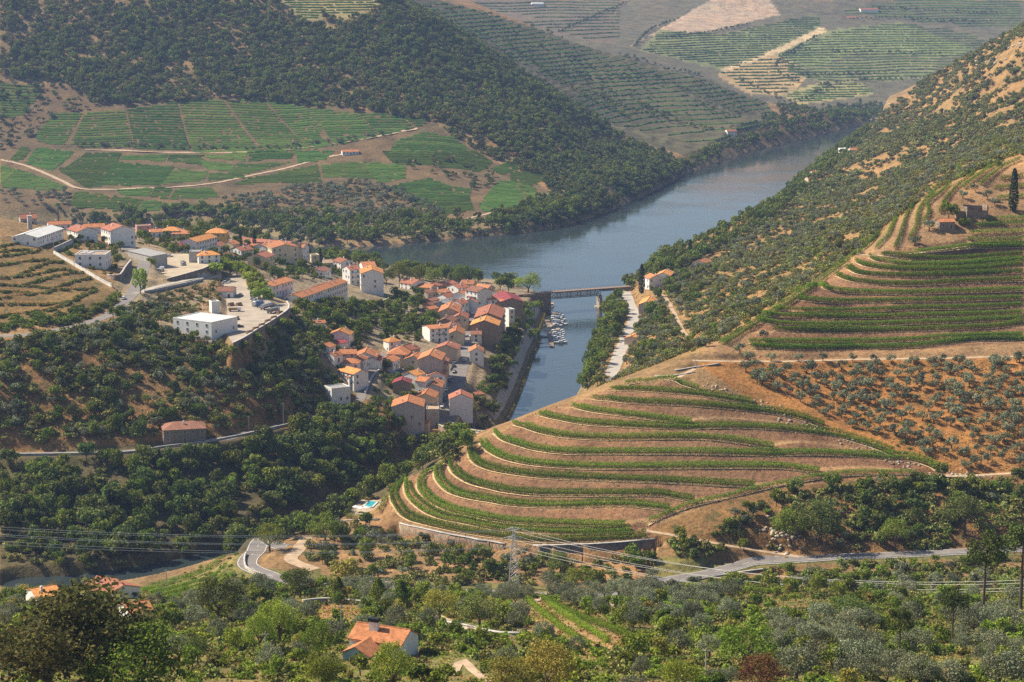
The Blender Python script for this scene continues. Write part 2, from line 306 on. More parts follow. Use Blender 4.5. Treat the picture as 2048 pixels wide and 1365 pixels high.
PADS = {'car_park': ([(447,556),(470,549),(490,552),(512,566),(528,590),(548,610),(574,606),(578,620),(545,644),(515,662),(490,678),(468,690),(452,668),(455,620),(449,585)], 58.0),
        'upper_yard': ([(314,520),(345,508),(400,508),(425,512),(436,530),(400,542),(352,556),(330,552),(318,540)], 66.0),
        'pool_terrace': ([(694,1032),(708,1008),(724,1000),(762,1000),(768,1008),(752,1034)], 14.0)}
PAD3 = {}
for nm, (P, z) in PADS.items():
    W = np.array([on_z(u, v, z)[:2] for u, v in P]); PAD3[nm] = (W, z)
    d, _ = polydist(GX, GY, np.vstack([W, W[:1]])); ins = inpoly(GX, GY, [tuple(q) for q in W])
    w_ = np.where(ins, 1, np.clip(1 - (d - .6) / (2.6), 0, 1)); GZ = GZ * (1 - w_) + z * w_
GZ = np.where(rin, np.minimum(GZ, -.4 - .25 * np.minimum(rd, 20)), GZ)

# ground drops away below the exposed retaining walls
def cut(P, depth, reach, ztop=None, yside=True):
    global GZ
    W = np.array([(on_z(u, v, ztop) if ztop is not None else hit(u, v)) for u, v in smooth(np.array(P, float), 6.0)]); ii = np.nonzero((YV > W[:, 1].min() - 40) & (YV < W[:, 1].max() + 40))[0]; s_ = slice(ii[0], ii[-1] + 1)
    X, Y = GX[s_], GY[s_]; d, par = polydist(X, Y, W); k = np.clip(par.astype(int), 0, len(W) - 2); tx, ty = W[k + 1, 0] - W[k, 0], W[k + 1, 1] - W[k, 1]
    side = (tx * (Y - W[k, 1]) - ty * (X - W[k, 0])) < 0; end = (par <= .01) | (par >= len(W) - 1.01)
    GZ[s_] -= np.where(side & (d > .4), depth * np.clip(1 - (d - .4) / reach, 0, 1) * np.where(end, np.clip(1 - d / 4, 0, 1), 1), 0)
    return W
cut([(800,1049),(840,1057),(900,1070),(960,1081),(1012,1090)], 5.0, 20)
cut([(1066,1093),(1150,1091),(1230,1087),(1312,1079)], 6.0, 22)
cut([(466,690),(490,678),(515,662),(545,644),(578,620)], 5.0, 16, 58)
cut([(334,560),(360,553),(385,546),(410,538),(430,526)], 4.0, 9, 66)
# ------------------------------------------------------------------ materials
def new_mat(name):
    m = bpy.data.materials.new(name); m.use_nodes = True; nt = m.node_tree; nt.nodes.clear()
    out = nt.nodes.new('ShaderNodeOutputMaterial'); return m, nt, out
def N(nt, t, **k):
    n = nt.nodes.new(t)
    for a, b in k.items():
        if a.startswith('i_'): n.inputs[int(a[2:])].default_value = b
        else: setattr(n, a, b)
    return n
def ramp(nt, stops, interp='LINEAR'):
    r = nt.nodes.new('ShaderNodeValToRGB'); r.color_ramp.interpolation = interp; e = r.color_ramp.elements
    while len(e) < len(stops): e.new(.5)
    for q, (p, c) in zip(e, stops): q.position = p; q.color = (*c, 1) if len(c) == 3 else c
    return r
def mixc(nt, a, b, fac, mode='MIX'):
    m = nt.nodes.new('ShaderNodeMix'); m.data_type = 'RGBA'; m.blend_type = mode
    for s, v in ((6, a), (7, b), (0, fac)):
        if hasattr(v, 'is_linked') or hasattr(v, 'links'): nt.links.new(v, m.inputs[s])
        else: m.inputs[s].default_value = (*v, 1) if isinstance(v, tuple) and len(v) == 3 else v
    return m.outputs[2]
def plain(name, col, rough=.8, var=.12, scale=1.5, metal=0.0, bump=0.0, spec=.3):
    m, nt, out = new_mat(name); b = N(nt, 'ShaderNodeBsdfPrincipled'); tc = N(nt, 'ShaderNodeTexCoord')
    nz = N(nt, 'ShaderNodeTexNoise'); nz.inputs['Scale'].default_value = scale; nz.inputs['Detail'].default_value = 5
    nt.links.new(tc.outputs['Object'], nz.inputs['Vector'])
    lo = tuple(c * (1 - var * 1.6) for c in col); hi = tuple(min(1, c * (1 + var)) for c in col)
    r = ramp(nt, [(.3, lo), (.7, hi)]); nt.links.new(nz.outputs[0], r.inputs[0]); nt.links.new(r.outputs[0], b.inputs['Base Color'])
    b.inputs['Roughness'].default_value = rough; b.inputs['Metallic'].default_value = metal; b.inputs['Specular IOR Level'].default_value = spec
    if bump:
        bp = N(nt, 'ShaderNodeBump'); bp.inputs['Strength'].default_value = bump; bp.inputs['Distance'].default_value = .1
        nt.links.new(nz.outputs[0], bp.inputs['Height']); nt.links.new(bp.outputs[0], b.inputs['Normal'])
    nt.links.new(b.outputs[0], out.inputs[0]); return m
def ground_mat():
    m, nt, out = new_mat('ground'); L = nt.links.new
    b = N(nt, 'ShaderNodeBsdfPrincipled'); b.inputs['Roughness'].default_value = .95; b.inputs['Specular IOR Level'].default_value = .1
    at = N(nt, 'ShaderNodeAttribute', attribute_name='cover'); gr = N(nt, 'ShaderNodeAttribute', attribute_name='rough')
    geo = N(nt, 'ShaderNodeNewGeometry')
    def noise(s, d=6, r=.6):
        n = N(nt, 'ShaderNodeTexNoise'); n.inputs['Scale'].default_value = s; n.inputs['Detail'].default_value = d; n.inputs['Roughness'].default_value = r
        L(geo.outputs['Position'], n.inputs['Vector']); return n
    n1 = noise(.05, 6, .65); n2 = noise(.55, 5, .7); n3 = noise(.012, 4)
    r1 = ramp(nt, [(.32, (.62, .60, .58)), (.5, (1, 1, 1)), (.70, (1.35, 1.30, 1.15))]); L(n1.outputs[0], r1.inputs[0])
    r2 = ramp(nt, [(.28, (.50, .50, .52)), (.5, (1, 1, 1)), (.72, (1.45, 1.38, 1.25))]); L(n2.outputs[0], r2.inputs[0])
    r3 = ramp(nt, [(.3, (.86, .92, .92)), (.7, (1.12, 1.03, .95))]); L(n3.outputs[0], r3.inputs[0])
    c = mixc(nt, at.outputs['Color'], r1.outputs[0], 1.0, 'MULTIPLY'); c = mixc(nt, c, r2.outputs[0], 1.0, 'MULTIPLY'); c = mixc(nt, c, r3.outputs[0], 1.0, 'MULTIPLY')
    # tufts of weeds and dry grass where the cover is rough
    n4 = noise(.22, 4, .7); r4 = ramp(nt, [(.53, (0, 0, 0)), (.62, (1, 1, 1))]); L(n4.outputs[0], r4.inputs[0])
    mm = N(nt, 'ShaderNodeMath', operation='MULTIPLY'); L(r4.outputs[0], mm.inputs[0]); L(gr.outputs['Fac'], mm.inputs[1])
    c = mixc(nt, c, (.075, .085, .03), mm.outputs[0])
    L(c, b.inputs['Base Color'])
    bp = N(nt, 'ShaderNodeBump'); bp.inputs['Strength'].default_value = .9; bp.inputs['Distance'].default_value = .8
    L(n2.outputs[0], bp.inputs['Height']); L(bp.outputs[0], b.inputs['Normal']); L(b.outputs[0], out.inputs[0]); return m
def water_mat():
    m, nt, out = new_mat('river_water'); L = nt.links.new
    b = N(nt, 'ShaderNodeBsdfPrincipled'); b.inputs['Base Color'].default_value = (.030, .042, .044, 1); b.inputs['Roughness'].default_value = .07
    b.inputs['IOR'].default_value = 1.333; b.inputs['Specular IOR Level'].default_value = .5
    geo = N(nt, 'ShaderNodeNewGeometry'); mp = N(nt, 'ShaderNodeMapping'); mp.inputs['Scale'].default_value = (.11, .24, .2); mp.inputs['Rotation'].default_value = (0, 0, .25)
    L(geo.outputs['Position'], mp.inputs['Vector'])
    n = N(nt, 'ShaderNodeTexNoise'); n.inputs['Scale'].default_value = 1.0; n.inputs['Detail'].default_value = 4; L(mp.outputs[0], n.inputs['Vector'])
    n2 = N(nt, 'ShaderNodeTexNoise'); n2.inputs['Scale'].default_value = .012; n2.inputs['Detail'].default_value = 2; L(geo.outputs['Position'], n2.inputs['Vector'])
    r = ramp(nt, [(.42, (.05,) * 3), (.60, (1,) * 3)]); L(n2.outputs[0], r.inputs[0])
    ad = N(nt, 'ShaderNodeMath', operation='MULTIPLY'); L(n.outputs[0], ad.inputs[0]); L(r.outputs[0], ad.inputs[1])
    bp = N(nt, 'ShaderNodeBump'); bp.inputs['Strength'].default_value = .24; bp.inputs['Distance'].default_value = .55
    L(ad.outputs[0], bp.inputs['Height']); L(bp.outputs[0], b.inputs['Normal']); L(b.outputs[0], out.inputs[0]); return m
M = {}
M['ground'] = ground_mat(); M['water'] = water_mat()
M['asphalt'] = plain('asphalt', (.20, .178, .165), .85, .14, .25); M['concrete_road'] = plain('pale_road', (.40, .36, .31), .9, .12, .2)
M['dirt'] = plain('dirt_track', (.44, .32, .21), .95, .18, .35); M['white_line'] = plain('road_paint', (.7, .7, .68), .7, .1, 2)
# ------------------------------------------------------------------ helpers for objects
def obj(name, me, mats=None, parent=None, **tags):
    o = bpy.data.objects.new(name, me); C.objects.link(o)
    if mats is not None and me is not None and len(me.materials) == 0:
        for q in (mats if isinstance(mats, (list, tuple)) else [mats]): me.materials.append(q)
    if parent is not None: o.parent = parent
    for k, v in tags.items(): o[k] = v
    return o
def mesh(name, V_, F, mi=None, smooth_=False):
    me = bpy.data.meshes.new(name); V_ = np.asarray(V_, np.float32).reshape(-1, 3); F = np.asarray(F, np.int32)
    if F.ndim == 2:
        n, k = F.shape; me.vertices.add(len(V_)); me.vertices.foreach_set('co', V_.ravel()); me.loops.add(n * k); me.loops.foreach_set('vertex_index', F.ravel())
        me.polygons.add(n); me.polygons.foreach_set('loop_start', np.arange(0, n * k, k, dtype=np.int32)); me.polygons.foreach_set('loop_total', np.full(n, k, np.int32))
        me.update(calc_edges=True)
    else: me.from_pydata(V_.tolist(), [], [list(f) for f in F])
    if mi is not None: me.polygons.foreach_set('material_index', np.asarray(mi, np.int32))
    if smooth_: me.polygons.foreach_set('use_smooth', np.ones(len(me.polygons), bool))
    me.validate(); return me
class MB:
    """collects simple solids, then becomes one mesh"""
    def __init__(s): s.v = []; s.f = []; s.m = []
    def add(s, V_, F, mi=0):
        n = len(s.v); s.v += [tuple(q) for q in V_]; s.f += [[i + n for i in f] for f in F]; s.m += [mi] * len(F); return s
    def box(s, c, d, rz=0, mi=0, taper=1.0):
        cx, cy, cz = c; dx, dy, dz = d[0] / 2, d[1] / 2, d[2] / 2; ca, sa = math.cos(rz), math.sin(rz); V_ = []
        for z, t in ((-dz, 1), (dz, taper)):
            for x, y in ((-dx, -dy), (dx, -dy), (dx, dy), (-dx, dy)): V_.append((cx + (x * ca - y * sa) * t, cy + (x * sa + y * ca) * t, cz + z))
        return s.add(V_, [[3, 2, 1, 0], [4, 5, 6, 7], [0, 1, 5, 4], [1, 2, 6, 5], [2, 3, 7, 6], [3, 0, 4, 7]], mi)
    def tube(s, a, b, r0, r1=None, n=6, mi=0):
        a = Vector(a); b = Vector(b); r1 = r0 if r1 is None else r1; d = (b - a).normalized(); u = d.orthogonal().normalized(); w_ = d.cross(u); V_ = []
        for p, r in ((a, r0), (b, r1)):
            for k in range(n): t = 2 * math.pi * k / n; V_.append(p + u * math.cos(t) * r + w_ * math.sin(t) * r)
        F = [[k, (k + 1) % n, n + (k + 1) % n, n + k] for k in range(n)] + [list(range(n))[::-1], list(range(n, 2 * n))]
        return s.add(V_, F, mi)
    def mesh(s, name):
        me = bpy.data.meshes.new(name); me.from_pydata(s.v, [], s.f)
        if s.m: me.polygons.foreach_set('material_index', s.m)
        me.update(); return me
def empty(name, loc=(0, 0, 0), rz=0, **tags):
    o = bpy.data.objects.new(name, None); C.objects.link(o); o.location = loc; o.rotation_euler = (0, 0, rz); o.empty_display_size = .5
    for k, v in tags.items(): o[k] = v
    return o
# ------------------------------------------------------------------ the ground sheet
U, V = pix(); COV = np.zeros(GZ.shape + (3,)); COV[:] = (.27, .17, .085); ROU = np.full(GZ.shape, .35)
def cover(poly, yr, col, rough=.3):
    m = inpoly(U, V, poly) & (GY > yr[0]) & (GY < yr[1]); COV[m] = col; ROU[m] = rough
FG = (.18, .165, .06)
m = GY < 690; COV[m] = FG; ROU[m] = .6
cover([(0,690),(760,690),(900,860),(780,1010),(500,1120),(0,1200)], (755, 1000), (.235, .135, .06), .7)          # scrub slope above and below the valley road
cover([(0,915),(640,850),(760,850),(900,900),(870,930),(760,1000),(640,1050),(470,1110),(200,1170),(0,1180)], (700, 960), (.10, .085, .045), .5)
cover([(230,700),(240,440),(660,470),(1090,560),(1080,700),(1000,860),(880,860),(640,760)], (935, 1500), (.28, .22, .15), .45)   # town
cover(LEFT_TERR, (880, 1180), (.19, .125, .055), .9)
cover([(0,440),(500,420),(700,430),(1100,380),(1400,320),(1500,300),(1300,390),(1100,460),(640,492),(0,470)], (1700, 2400), (.20, .16, .085), .5)
cover([(0,0),(800,0),(1000,150),(1200,285),(1360,345),(1250,380),(1100,330),(860,240),(560,195),(0,170)], (2000, 2700), (.21, .145, .075), .4)
cover([(0,170),(560,195),(860,240),(1000,330),(1100,380),(1050,430),(900,440),(600,440),(0,432)], (1800, 2280), (.145, .10, .055), .45)
cover([(880,0),(1100,65),(1240,108),(1420,158),(1530,200),(1560,240),(1400,320),(1330,300),(1200,260),(1000,120),(800,0)], (2350, 3200), (.11, .098, .055), .6)
cover([(1180,600),(1260,480),(1500,440),(1740,240),(2048,40),(2100,40),(2100,320),(1850,400),(1720,510),(1430,690),(1230,785),(1150,790)], (820, 3000), (.30, .185, .08), .6)
cover([(1400,700),(1500,640),(1720,508),(1850,400),(2048,310),(2100,310),(2100,720),(1450,725)], (800, 1060), (.31, .19, .10), .12)
cover([(1390,725),(2100,712),(2100,950),(1880,948),(1640,857),(1500,800)], (735, 845), (.34, .165, .058), .3)
cover([(1290,1062),(1430,1006),(1700,953),(1840,952),(2100,945),(2100,1105),(1600,1118),(1310,1080)], (670, 760), (.235, .135, .06), .8)
cover([(770,1000),(1250,1030),(1310,1080),(1290,1180),(640,1150),(640,1050)], (640, 790), (.30, .18, .09), .5)
cover([(606,1210),(732,1212),(728,1250),(640,1252)], (380, 660), (.30, .185, .08), .3)
cover([(1000,1195),(1100,1195),(1310,1300),(1180,1315),(1050,1262)], (330, 640), (.34, .22, .11), .2)
cover([(1320,1190),(1420,1160),(1560,1130),(1900,1118),(2080,1112),(2080,1185),(1700,1195),(1450,1205)], (560, 690), (.25, .155, .07), .8)
cover([(220,1195),(480,1105),(500,1150),(330,1215)], (590, 720), (.20, .175, .065), .8)
# far hills
FH = [([(900,0),(2100,0),(2100,250),(1500,260),(1300,140)], (.135,.12,.078)), ([(1250,100),(1420,0),(1540,0),(1560,30),(1420,62),(1300,72),(1270,85)], (.42,.31,.22)),
 ([(1320,60),(1440,70),(1570,45),(1640,40),(1640,70),(1560,100),(1480,150),(1400,130),(1280,100)], (.19,.20,.085)), ([(1440,140),(1560,95),(1640,55),(1660,62),(1580,100),(1480,158)], (.56,.43,.25)),
 ([(1430,150),(1560,105),(1620,150),(1580,190),(1500,190)], (.42,.30,.15)), ([(1550,110),(1660,60),(1800,45),(1950,100),(1900,115),(1700,110),(1620,140)], (.20,.22,.09)),
 ([(1560,190),(1640,165),(1720,165),(1750,190),(1600,210)], (.33,.29,.13)), ([(1570,140),(1700,120),(1880,115),(1860,160),(1640,165)], (.19,.19,.09)), ([(900,0),(1250,0),(1230,90),(1100,70)], (.15,.12,.085))]
for k, (p, c) in enumerate(FH): cover(p, (3150, 5300), c, .45)
TOPF = [(545,-5),(775,-5),(745,28),(690,40),(640,36),(682,72),(600,40)]; cover(TOPF, (2250, 2750), (.30, .25, .12), .2)
for s_, t, w_ in ((SPs, SPt, SPw), (UPs, UPt, UPw)):                     # tilled banks and trodden platforms
    f = t - np.floor(t); mm = w_ > .5; q = COV[s_]; q[mm] = (.245, .135, .078)
    q[mm & (f < .36)] = (.31, .195, .105); COV[s_] = q; r_ = ROU[s_]; r_[mm] = .05; ROU[s_] = r_
k = np.clip(1.2 - rd / 9, 0, 1)[..., None] * (~rin)[..., None]; COV = COV * (1 - k) + np.array((.22, .18, .10)) * k
idx = np.arange(NS * NY).reshape(NY, NS)
F = np.stack([idx[:-1, :-1], idx[:-1, 1:], idx[1:, 1:], idx[1:, :-1]], -1).reshape(-1, 4)
gm = mesh('ground', np.stack([GX, GY, GZ], -1), F, smooth_=True)
a_ = gm.attributes.new('cover', 'FLOAT_COLOR', 'POINT'); a_.data.foreach_set('color', np.concatenate([COV, np.ones(GZ.shape + (1,))], -1).astype(np.float32).ravel())
a_ = gm.attributes.new('rough', 'FLOAT', 'POINT'); a_.data.foreach_set('value', ROU.astype(np.float32).ravel())
obj('ground', gm, M['ground'], kind='structure', label='valley sides, river banks and hills of dry grass and soil')
WV = [(-1500, 600, 0), (1600, 600, 0), (1600, 3600, 0), (-1500, 3600, 0)]
obj('river', mesh('river', WV, [[0, 1, 2, 3]]), M['water'], kind='structure', label='grey-blue river with a narrow tributary joining it')
# ------------------------------------------------------------------ roads as sheets just above the pressed relief
def ribbon(P3, width, lift, off=0.0, zfun=True):
    P = np.asarray(P3); t = np.gradient(P[:, :2], axis=0); t /= np.linalg.norm(t, axis=1)[:, None] + 1e-9; nrm = np.stack([-t[:, 1], t[:, 0]], 1)
    V_ = []; k = [-.5, -.17, .17, .5]
    for p, n_ in zip(P, nrm):
        for q in k:
            x = p[0] + n_[0] * (q * width + off); y = p[1] + n_[1] * (q * width + off); V_.append((x, y, (max(p[2], float(zat(x, y))) if zfun else p[2]) + lift))
    n = len(P); F = [[4 * i + j, 4 * i + j + 1, 4 * i + 4 + j + 1, 4 * i + 4 + j] for i in range(n - 1) for j in range(3)]
    return mesh('strip', V_, F)
RM = {'hillside_road': 'asphalt', 'ramp_road': 'concrete_road', 'valley_road': 'asphalt', 'sloping_street': 'asphalt', 'upper_street': 'asphalt', 'main_street': 'asphalt', 'riverside_road': 'concrete_road', 'country_road': 'asphalt'}
for nm, (P3, wd) in ROAD3.items():
    o = obj(nm, ribbon(P3, wd, .10), M[RM.get(nm, 'dirt')], kind='structure')
    if nm == 'country_road':
        for off in (-wd / 2 + .35, wd / 2 - .35): obj('edge_line', ribbon(P3, .18, .12, off), M['white_line'], o)
        for i in range(0, len(P3) - 2, 4): obj('centre_dash', ribbon(P3[i:i + 2], .16, .12), M['white_line'], o)
def polysheet(name, W, z, mat):
    me = mesh(name, [(x, y, z) for x, y in W], [list(range(len(W)))]); return obj(name, me, mat, kind='structure')
M['yard'] = plain('sandy_yard', (.42, .34, .24), .9, .12, .15); M['yard2'] = plain('pale_paving', (.37, .31, .245), .9, .12, .15)
polysheet('car_park', PAD3['car_park'][0], PAD3['car_park'][1] + .06, M['yard2']); polysheet('upper_yard', PAD3['upper_yard'][0], PAD3['upper_yard'][1] + .06, M['yard'])
# ------------------------------------------------------------------ foliage
def leaf_mat(name, lo, hi, hue=.03, trans=.22):
    m, nt, out = new_mat(name); L = nt.links.new
    oi = N(nt, 'ShaderNodeObjectInfo'); geo = N(nt, 'ShaderNodeNewGeometry')
    r = ramp(nt, [(0, lo), (1, hi)]); L(geo.outputs['Random Per Island'], r.inputs[0])
    hsv = N(nt, 'ShaderNodeHueSaturation'); L(r.outputs[0], hsv.inputs['Color'])
    mr = N(nt, 'ShaderNodeMapRange'); mr.inputs[3].default_value = .5 - hue; mr.inputs[4].default_value = .5 + hue; L(oi.outputs['Random'], mr.inputs[0]); L(mr.outputs[0], hsv.inputs['Hue'])
    mv = N(nt, 'ShaderNodeMath', operation='MULTIPLY'); mv.inputs[1].default_value = 7.31; L(oi.outputs['Random'], mv.inputs[0])
    fr = N(nt, 'ShaderNodeMath', operation='FRACT'); L(mv.outputs[0], fr.inputs[0])
    mr2 = N(nt, 'ShaderNodeMapRange'); mr2.inputs[3].default_value = .68; mr2.inputs[4].default_value = 1.35; L(fr.outputs[0], mr2.inputs[0]); L(mr2.outputs[0], hsv.inputs['Value'])
    d = N(nt, 'ShaderNodeBsdfDiffuse'); t = N(nt, 'ShaderNodeBsdfTranslucent'); mx = N(nt, 'ShaderNodeMixShader'); mx.inputs[0].default_value = trans
    L(hsv.outputs[0], d.inputs[0]); L(hsv.outputs[0], t.inputs[0]); L(d.outputs[0], mx.inputs[1]); L(t.outputs[0], mx.inputs[2]); L(mx.outputs[0], out.inputs[0]); return m
M['leaf'] = leaf_mat('broad_leaves', (.075, .115, .018), (.25, .285, .048), .025)
M['dark_leaf'] = leaf_mat('dark_leaves', (.066, .098, .026), (.205, .235, .065), .03)
M['bright_leaf'] = leaf_mat('fresh_leaves', (.11, .17, .022), (.33, .39, .06), .02, .3)
M['umber_leaf'] = leaf_mat('brownish_leaves', (.05, .055, .018), (.17, .15, .05), .02)
M['gold_leaf'] = leaf_mat('yellowing_leaves', (.20, .18, .03), (.42, .36, .09), .02, .3)
M['red_leaf'] = leaf_mat('reddish_leaves', (.12, .06, .03), (.25, .13, .06), .04, .25)
M['olive_leaf'] = leaf_mat('olive_leaves', (.12, .14, .075), (.31, .325, .20), .02, .15)
M['scrub_leaf'] = leaf_mat('scrub_leaves', (.115, .135, .038), (.335, .325, .10), .035, .15)
M['vine_leaf'] = leaf_mat('vine_leaves', (.085, .16, .014), (.235, .33, .042), .012, .3)
M['pine_leaf'] = leaf_mat('pine_needles', (.06, .09, .022), (.16, .19, .05), .015, .15)
M['cypress_leaf'] = leaf_mat('cypress_leaves', (.018, .032, .012), (.045, .062, .024), .01, .1)
M['bark'] = plain('bark', (.12, .085, .06), .95, .25, 3, bump=.4)
def leaves(C0, Nrm, size, rng, jit=.75):
    """one small quad per point, roughly facing Nrm"""
    n = len(C0); nr_ = Nrm + rng.normal(0, jit, (n, 3)); nr_ /= np.linalg.norm(nr_, axis=1)[:, None] + 1e-9
    a = np.cross(nr_, rng.normal(0, 1, (n, 3))); a /= np.linalg.norm(a, axis=1)[:, None] + 1e-9; b = np.cross(nr_, a)
    s = size * rng.uniform(.6, 1.25, n)[:, None]; k = rng.uniform(.55, 1, n)[:, None]
    V_ = np.stack([C0 - a * s, C0 + b * s * k - a * s * .1, C0 + a * s, C0 - b * s * k + a * s * .1], 1).reshape(-1, 3)
    return V_, np.arange(4 * n).reshape(n, 4)
def crown_pts(n, centre, rad, nl, lr, rng, low=-.55, hollow=.72):
    """points on the outsides of lumpy lobes"""
    lob = []
    while len(lob) < nl:
        p = rng.normal(0, 1, 3); p /= np.linalg.norm(p) + 1e-9
        if p[2] > low: lob.append(p * rng.uniform(.35, .8) ** .6)
    lob = np.array(lob); lrad = rng.uniform(lr * .75, lr * 1.3, nl)
    k = rng.integers(0, nl, n); d = rng.normal(0, 1, (n, 3)); d /= np.linalg.norm(d, axis=1)[:, None]
    P = lob[k] + d * (lrad[k] * rng.uniform(hollow, 1.08, n))[:, None]
    keep = P[:, 2] > low - .25; P = P[keep]; d = d[keep]
    return np.array(centre) + P * np.array(rad), d
def tree_proto(kind, seed):
    g = np.random.default_rng(seed); tb = MB()
    if kind in ('tree', 'far_tree'):
        n = 820 if kind == 'tree' else 300; P, d = crown_pts(n, (0, 0, 4.9), (3.4 * g.uniform(.75, 1.15), 3.4 * g.uniform(.75, 1.15), 3.1 * g.uniform(.8, 1.3)), int(g.integers(6, 15)), g.uniform(.36, .52), g); V_, F = leaves(P, d, .40 if kind == 'tree' else .58, g)
        tb.tube((0, 0, -.6), (.1, 0, 2.6), .26, .17); 
        for k in range(4): a = k * 1.6 + g.uniform(0, 1); tb.tube((.1, 0, 2.2), (1.6 * math.cos(a), 1.6 * math.sin(a), 4.4), .12, .05, 5)
    elif kind == 'olive':
        P, d = crown_pts(600, (0, 0, 3.0), (2.5, 2.5, 1.9), 12, .42, g, -.5); V_, F = leaves(P, d, .27, g)
        tb.tube((0, 0, -.5), (.1, .1, 1.2), .28, .2)
        for k in range(3): a = k * 2.1 + g.uniform(0, 1); tb.tube((.1, .1, 1.1), (1.1 * math.cos(a), 1.1 * math.sin(a), 2.6), .13, .06, 5)
    elif kind == 'shrub':
        P, d = crown_pts(290, (0, 0, .75), (1.55, 1.55, 1.15), 8, .48, g, -.35); V_, F = leaves(P, d, .27, g)
        tb.tube((0, 0, -.5), (0, 0, .7), .09, .05, 5)
    elif kind == 'big_tree':
        P, d = crown_pts(3600, (0, 0, 7.2), (5.2, 5.2, 4.8), 26, .34, g, -.6, .6); V_, F = leaves(P, d, .21, g)
        tb.tube((0, 0, -1), (.2, 0, 3.6), .42, .28, 8)
        for k in range(7): a = k * .9 + g.uniform(0, 1); tb.tube((.2, 0, 2.8 + .2 * k), (3 * math.cos(a), 3 * math.sin(a), 6 + .4 * k), .18, .06, 5)
    elif kind == 'big_olive':
        P, d = crown_pts(2600, (0, 0, 3.6), (3.2, 3.2, 2.5), 24, .32, g, -.55, .55); V_, F = leaves(P, d, .14, g)
        tb.tube((0, 0, -.6), (.15, .1, 1.4), .34, .26, 7)
        for k in range(5): a = k * 1.3 + g.uniform(0, 1); tb.tube((.15, .1, 1.2), (1.6 * math.cos(a), 1.6 * math.sin(a), 3.4), .14, .05, 5)
    elif kind == 'cone_tree':
        n = 2400; z = g.uniform(0, 1, n) ** .8; a = g.uniform(0, 2 * math.pi, n); r = (1 - z) ** .7 * 2.7 * g.uniform(.65, 1.1, n) * (1 + .18 * np.sin(a * 5 + z * 9)) + .1
        P = np.stack([r * np.cos(a), r * np.sin(a), 1.0 + z * 7.6], 1); d = np.stack([np.cos(a), np.sin(a), np.full(n, .5)], 1); V_, F = leaves(P, d, .20, g)
        tb.tube((0, 0, -.6), (0, 0, 7), .2, .05)
    elif kind == 'cypress':
        n = 1500; z = g.uniform(0, 1, n); a = g.uniform(0, 2 * math.pi, n); r = 1.45 * np.minimum(1, (z + .05) * 4) ** .6 * (1 - z) ** .42 * g.uniform(.75, 1.08, n) + .05
        P = np.stack([r * np.cos(a), r * np.sin(a), .5 + z * 13], 1); d = np.stack([np.cos(a), np.sin(a), np.full(n, .3)], 1); V_, F = leaves(P, d, .24, g, .5)
        tb.tube((0, 0, -.6), (0, 0, 6), .25, .1)
    elif kind == 'pine':
        P, d = crown_pts(3000, (.3, 0, 15.2), (4.3, 4.3, 3.6), 20, .33, g, -.75, .5); V_, F = leaves(P, d, .23, g, .9)
        tb.tube((0, 0, -1), (.25, 0, 9), .34, .25, 8); tb.tube((.25, 0, 9), (.3, 0, 17), .25, .08, 7)
        for k in range(11): a = k * 2.4; z = 8 + k * .75; tb.tube((.27, 0, z), (.27 + 2.6 * math.cos(a), 2.6 * math.sin(a), z + .9), .09, .04, 5)
    elif kind == 'palm':
        V_ = []; F = []
        for k in range(26):
            a = k * 2.4; el = .9 - (k / 26) * 1.5; pts = []
            for q in range(6):
                t = q / 5; pts.append(np.array([math.cos(a) * 2.6 * t, math.sin(a) * 2.6 * t, 8 + math.sin(el) * 2.2 * t - 1.6 * t * t]))
            sd_ = np.array([-math.sin(a), math.cos(a), 0])
            for q in range(5):
                w0 = .28 * (1 - q / 6); i0 = len(V_); V_ += [pts[q] - sd_ * w0, pts[q] + sd_ * w0, pts[q + 1] + sd_ * w0 * .8, pts[q + 1] - sd_ * w0 * .8]; F.append([i0, i0 + 1, i0 + 2, i0 + 3])
        V_ = np.array(V_); F = np.array(F); tb.tube((0, 0, -.5), (0, 0, 8.1), .28, .2, 8)
    return mesh(kind + '_crown', V_, F), tb.mesh(kind + '_trunk')
PROTO = {}
def proto(kind, leaf, n=6):
    k = (kind, leaf)
    if k not in PROTO:
        L_ = []
        for i in range(n):
            c, t = tree_proto(kind, sum(map(ord, kind)) * 10 + i); c.materials.append(M[leaf]); t.materials.append(M['bark']); L_.append((c, t))
        PROTO[k] = L_
    return PROTO[k]
# ------------------------------------------------------------------ vines on the traced terraces
def vine_strip(P, per_m, width, height, leaf, seed, base=.35):
    g = np.random.default_rng(seed); P = np.asarray(P); d = np.r_[0, np.cumsum(np.linalg.norm(np.diff(P, axis=0), axis=1))]; n = int(d[-1] * per_m)
    t = np.sort(g.uniform(0, d[-1], n)); vig = .90 + .22 * vnoise(t / 5, np.full(n, seed * 3.1), seed)
    Q = np.stack([np.interp(t, d, P[:, k]) for k in range(3)], 1); T = np.gradient(P, axis=0); T /= np.linalg.norm(T, axis=1)[:, None] + 1e-9
    tx = np.interp(t, d, T[:, 0]); ty = np.interp(t, d, T[:, 1]); off = g.uniform(-1, 1, n); hz = g.uniform(0, 1, n) ** .7
    Q[:, 0] += -ty * off * width / 2 * vig; Q[:, 1] += tx * off * width / 2 * vig; Q[:, 2] += base + hz * (height - base) * vig
    nr_ = np.stack([-ty * off, tx * off, hz * 1.2], 1); return leaves(Q, nr_, leaf, g, .6)
def shift(P, d):
    P = np.asarray(P).copy(); t = np.gradient(P[:, :2], axis=0); t /= np.linalg.norm(t, axis=1)[:, None] + 1e-9
    P[:, 0] += -t[:, 1] * d; P[:, 1] += t[:, 0] * d; P[:, 2] = zat(P[:, 0], P[:, 1]); return P
M['verge'] = plain('straw_verge', (.55, .40, .21), .95, .2, .8)
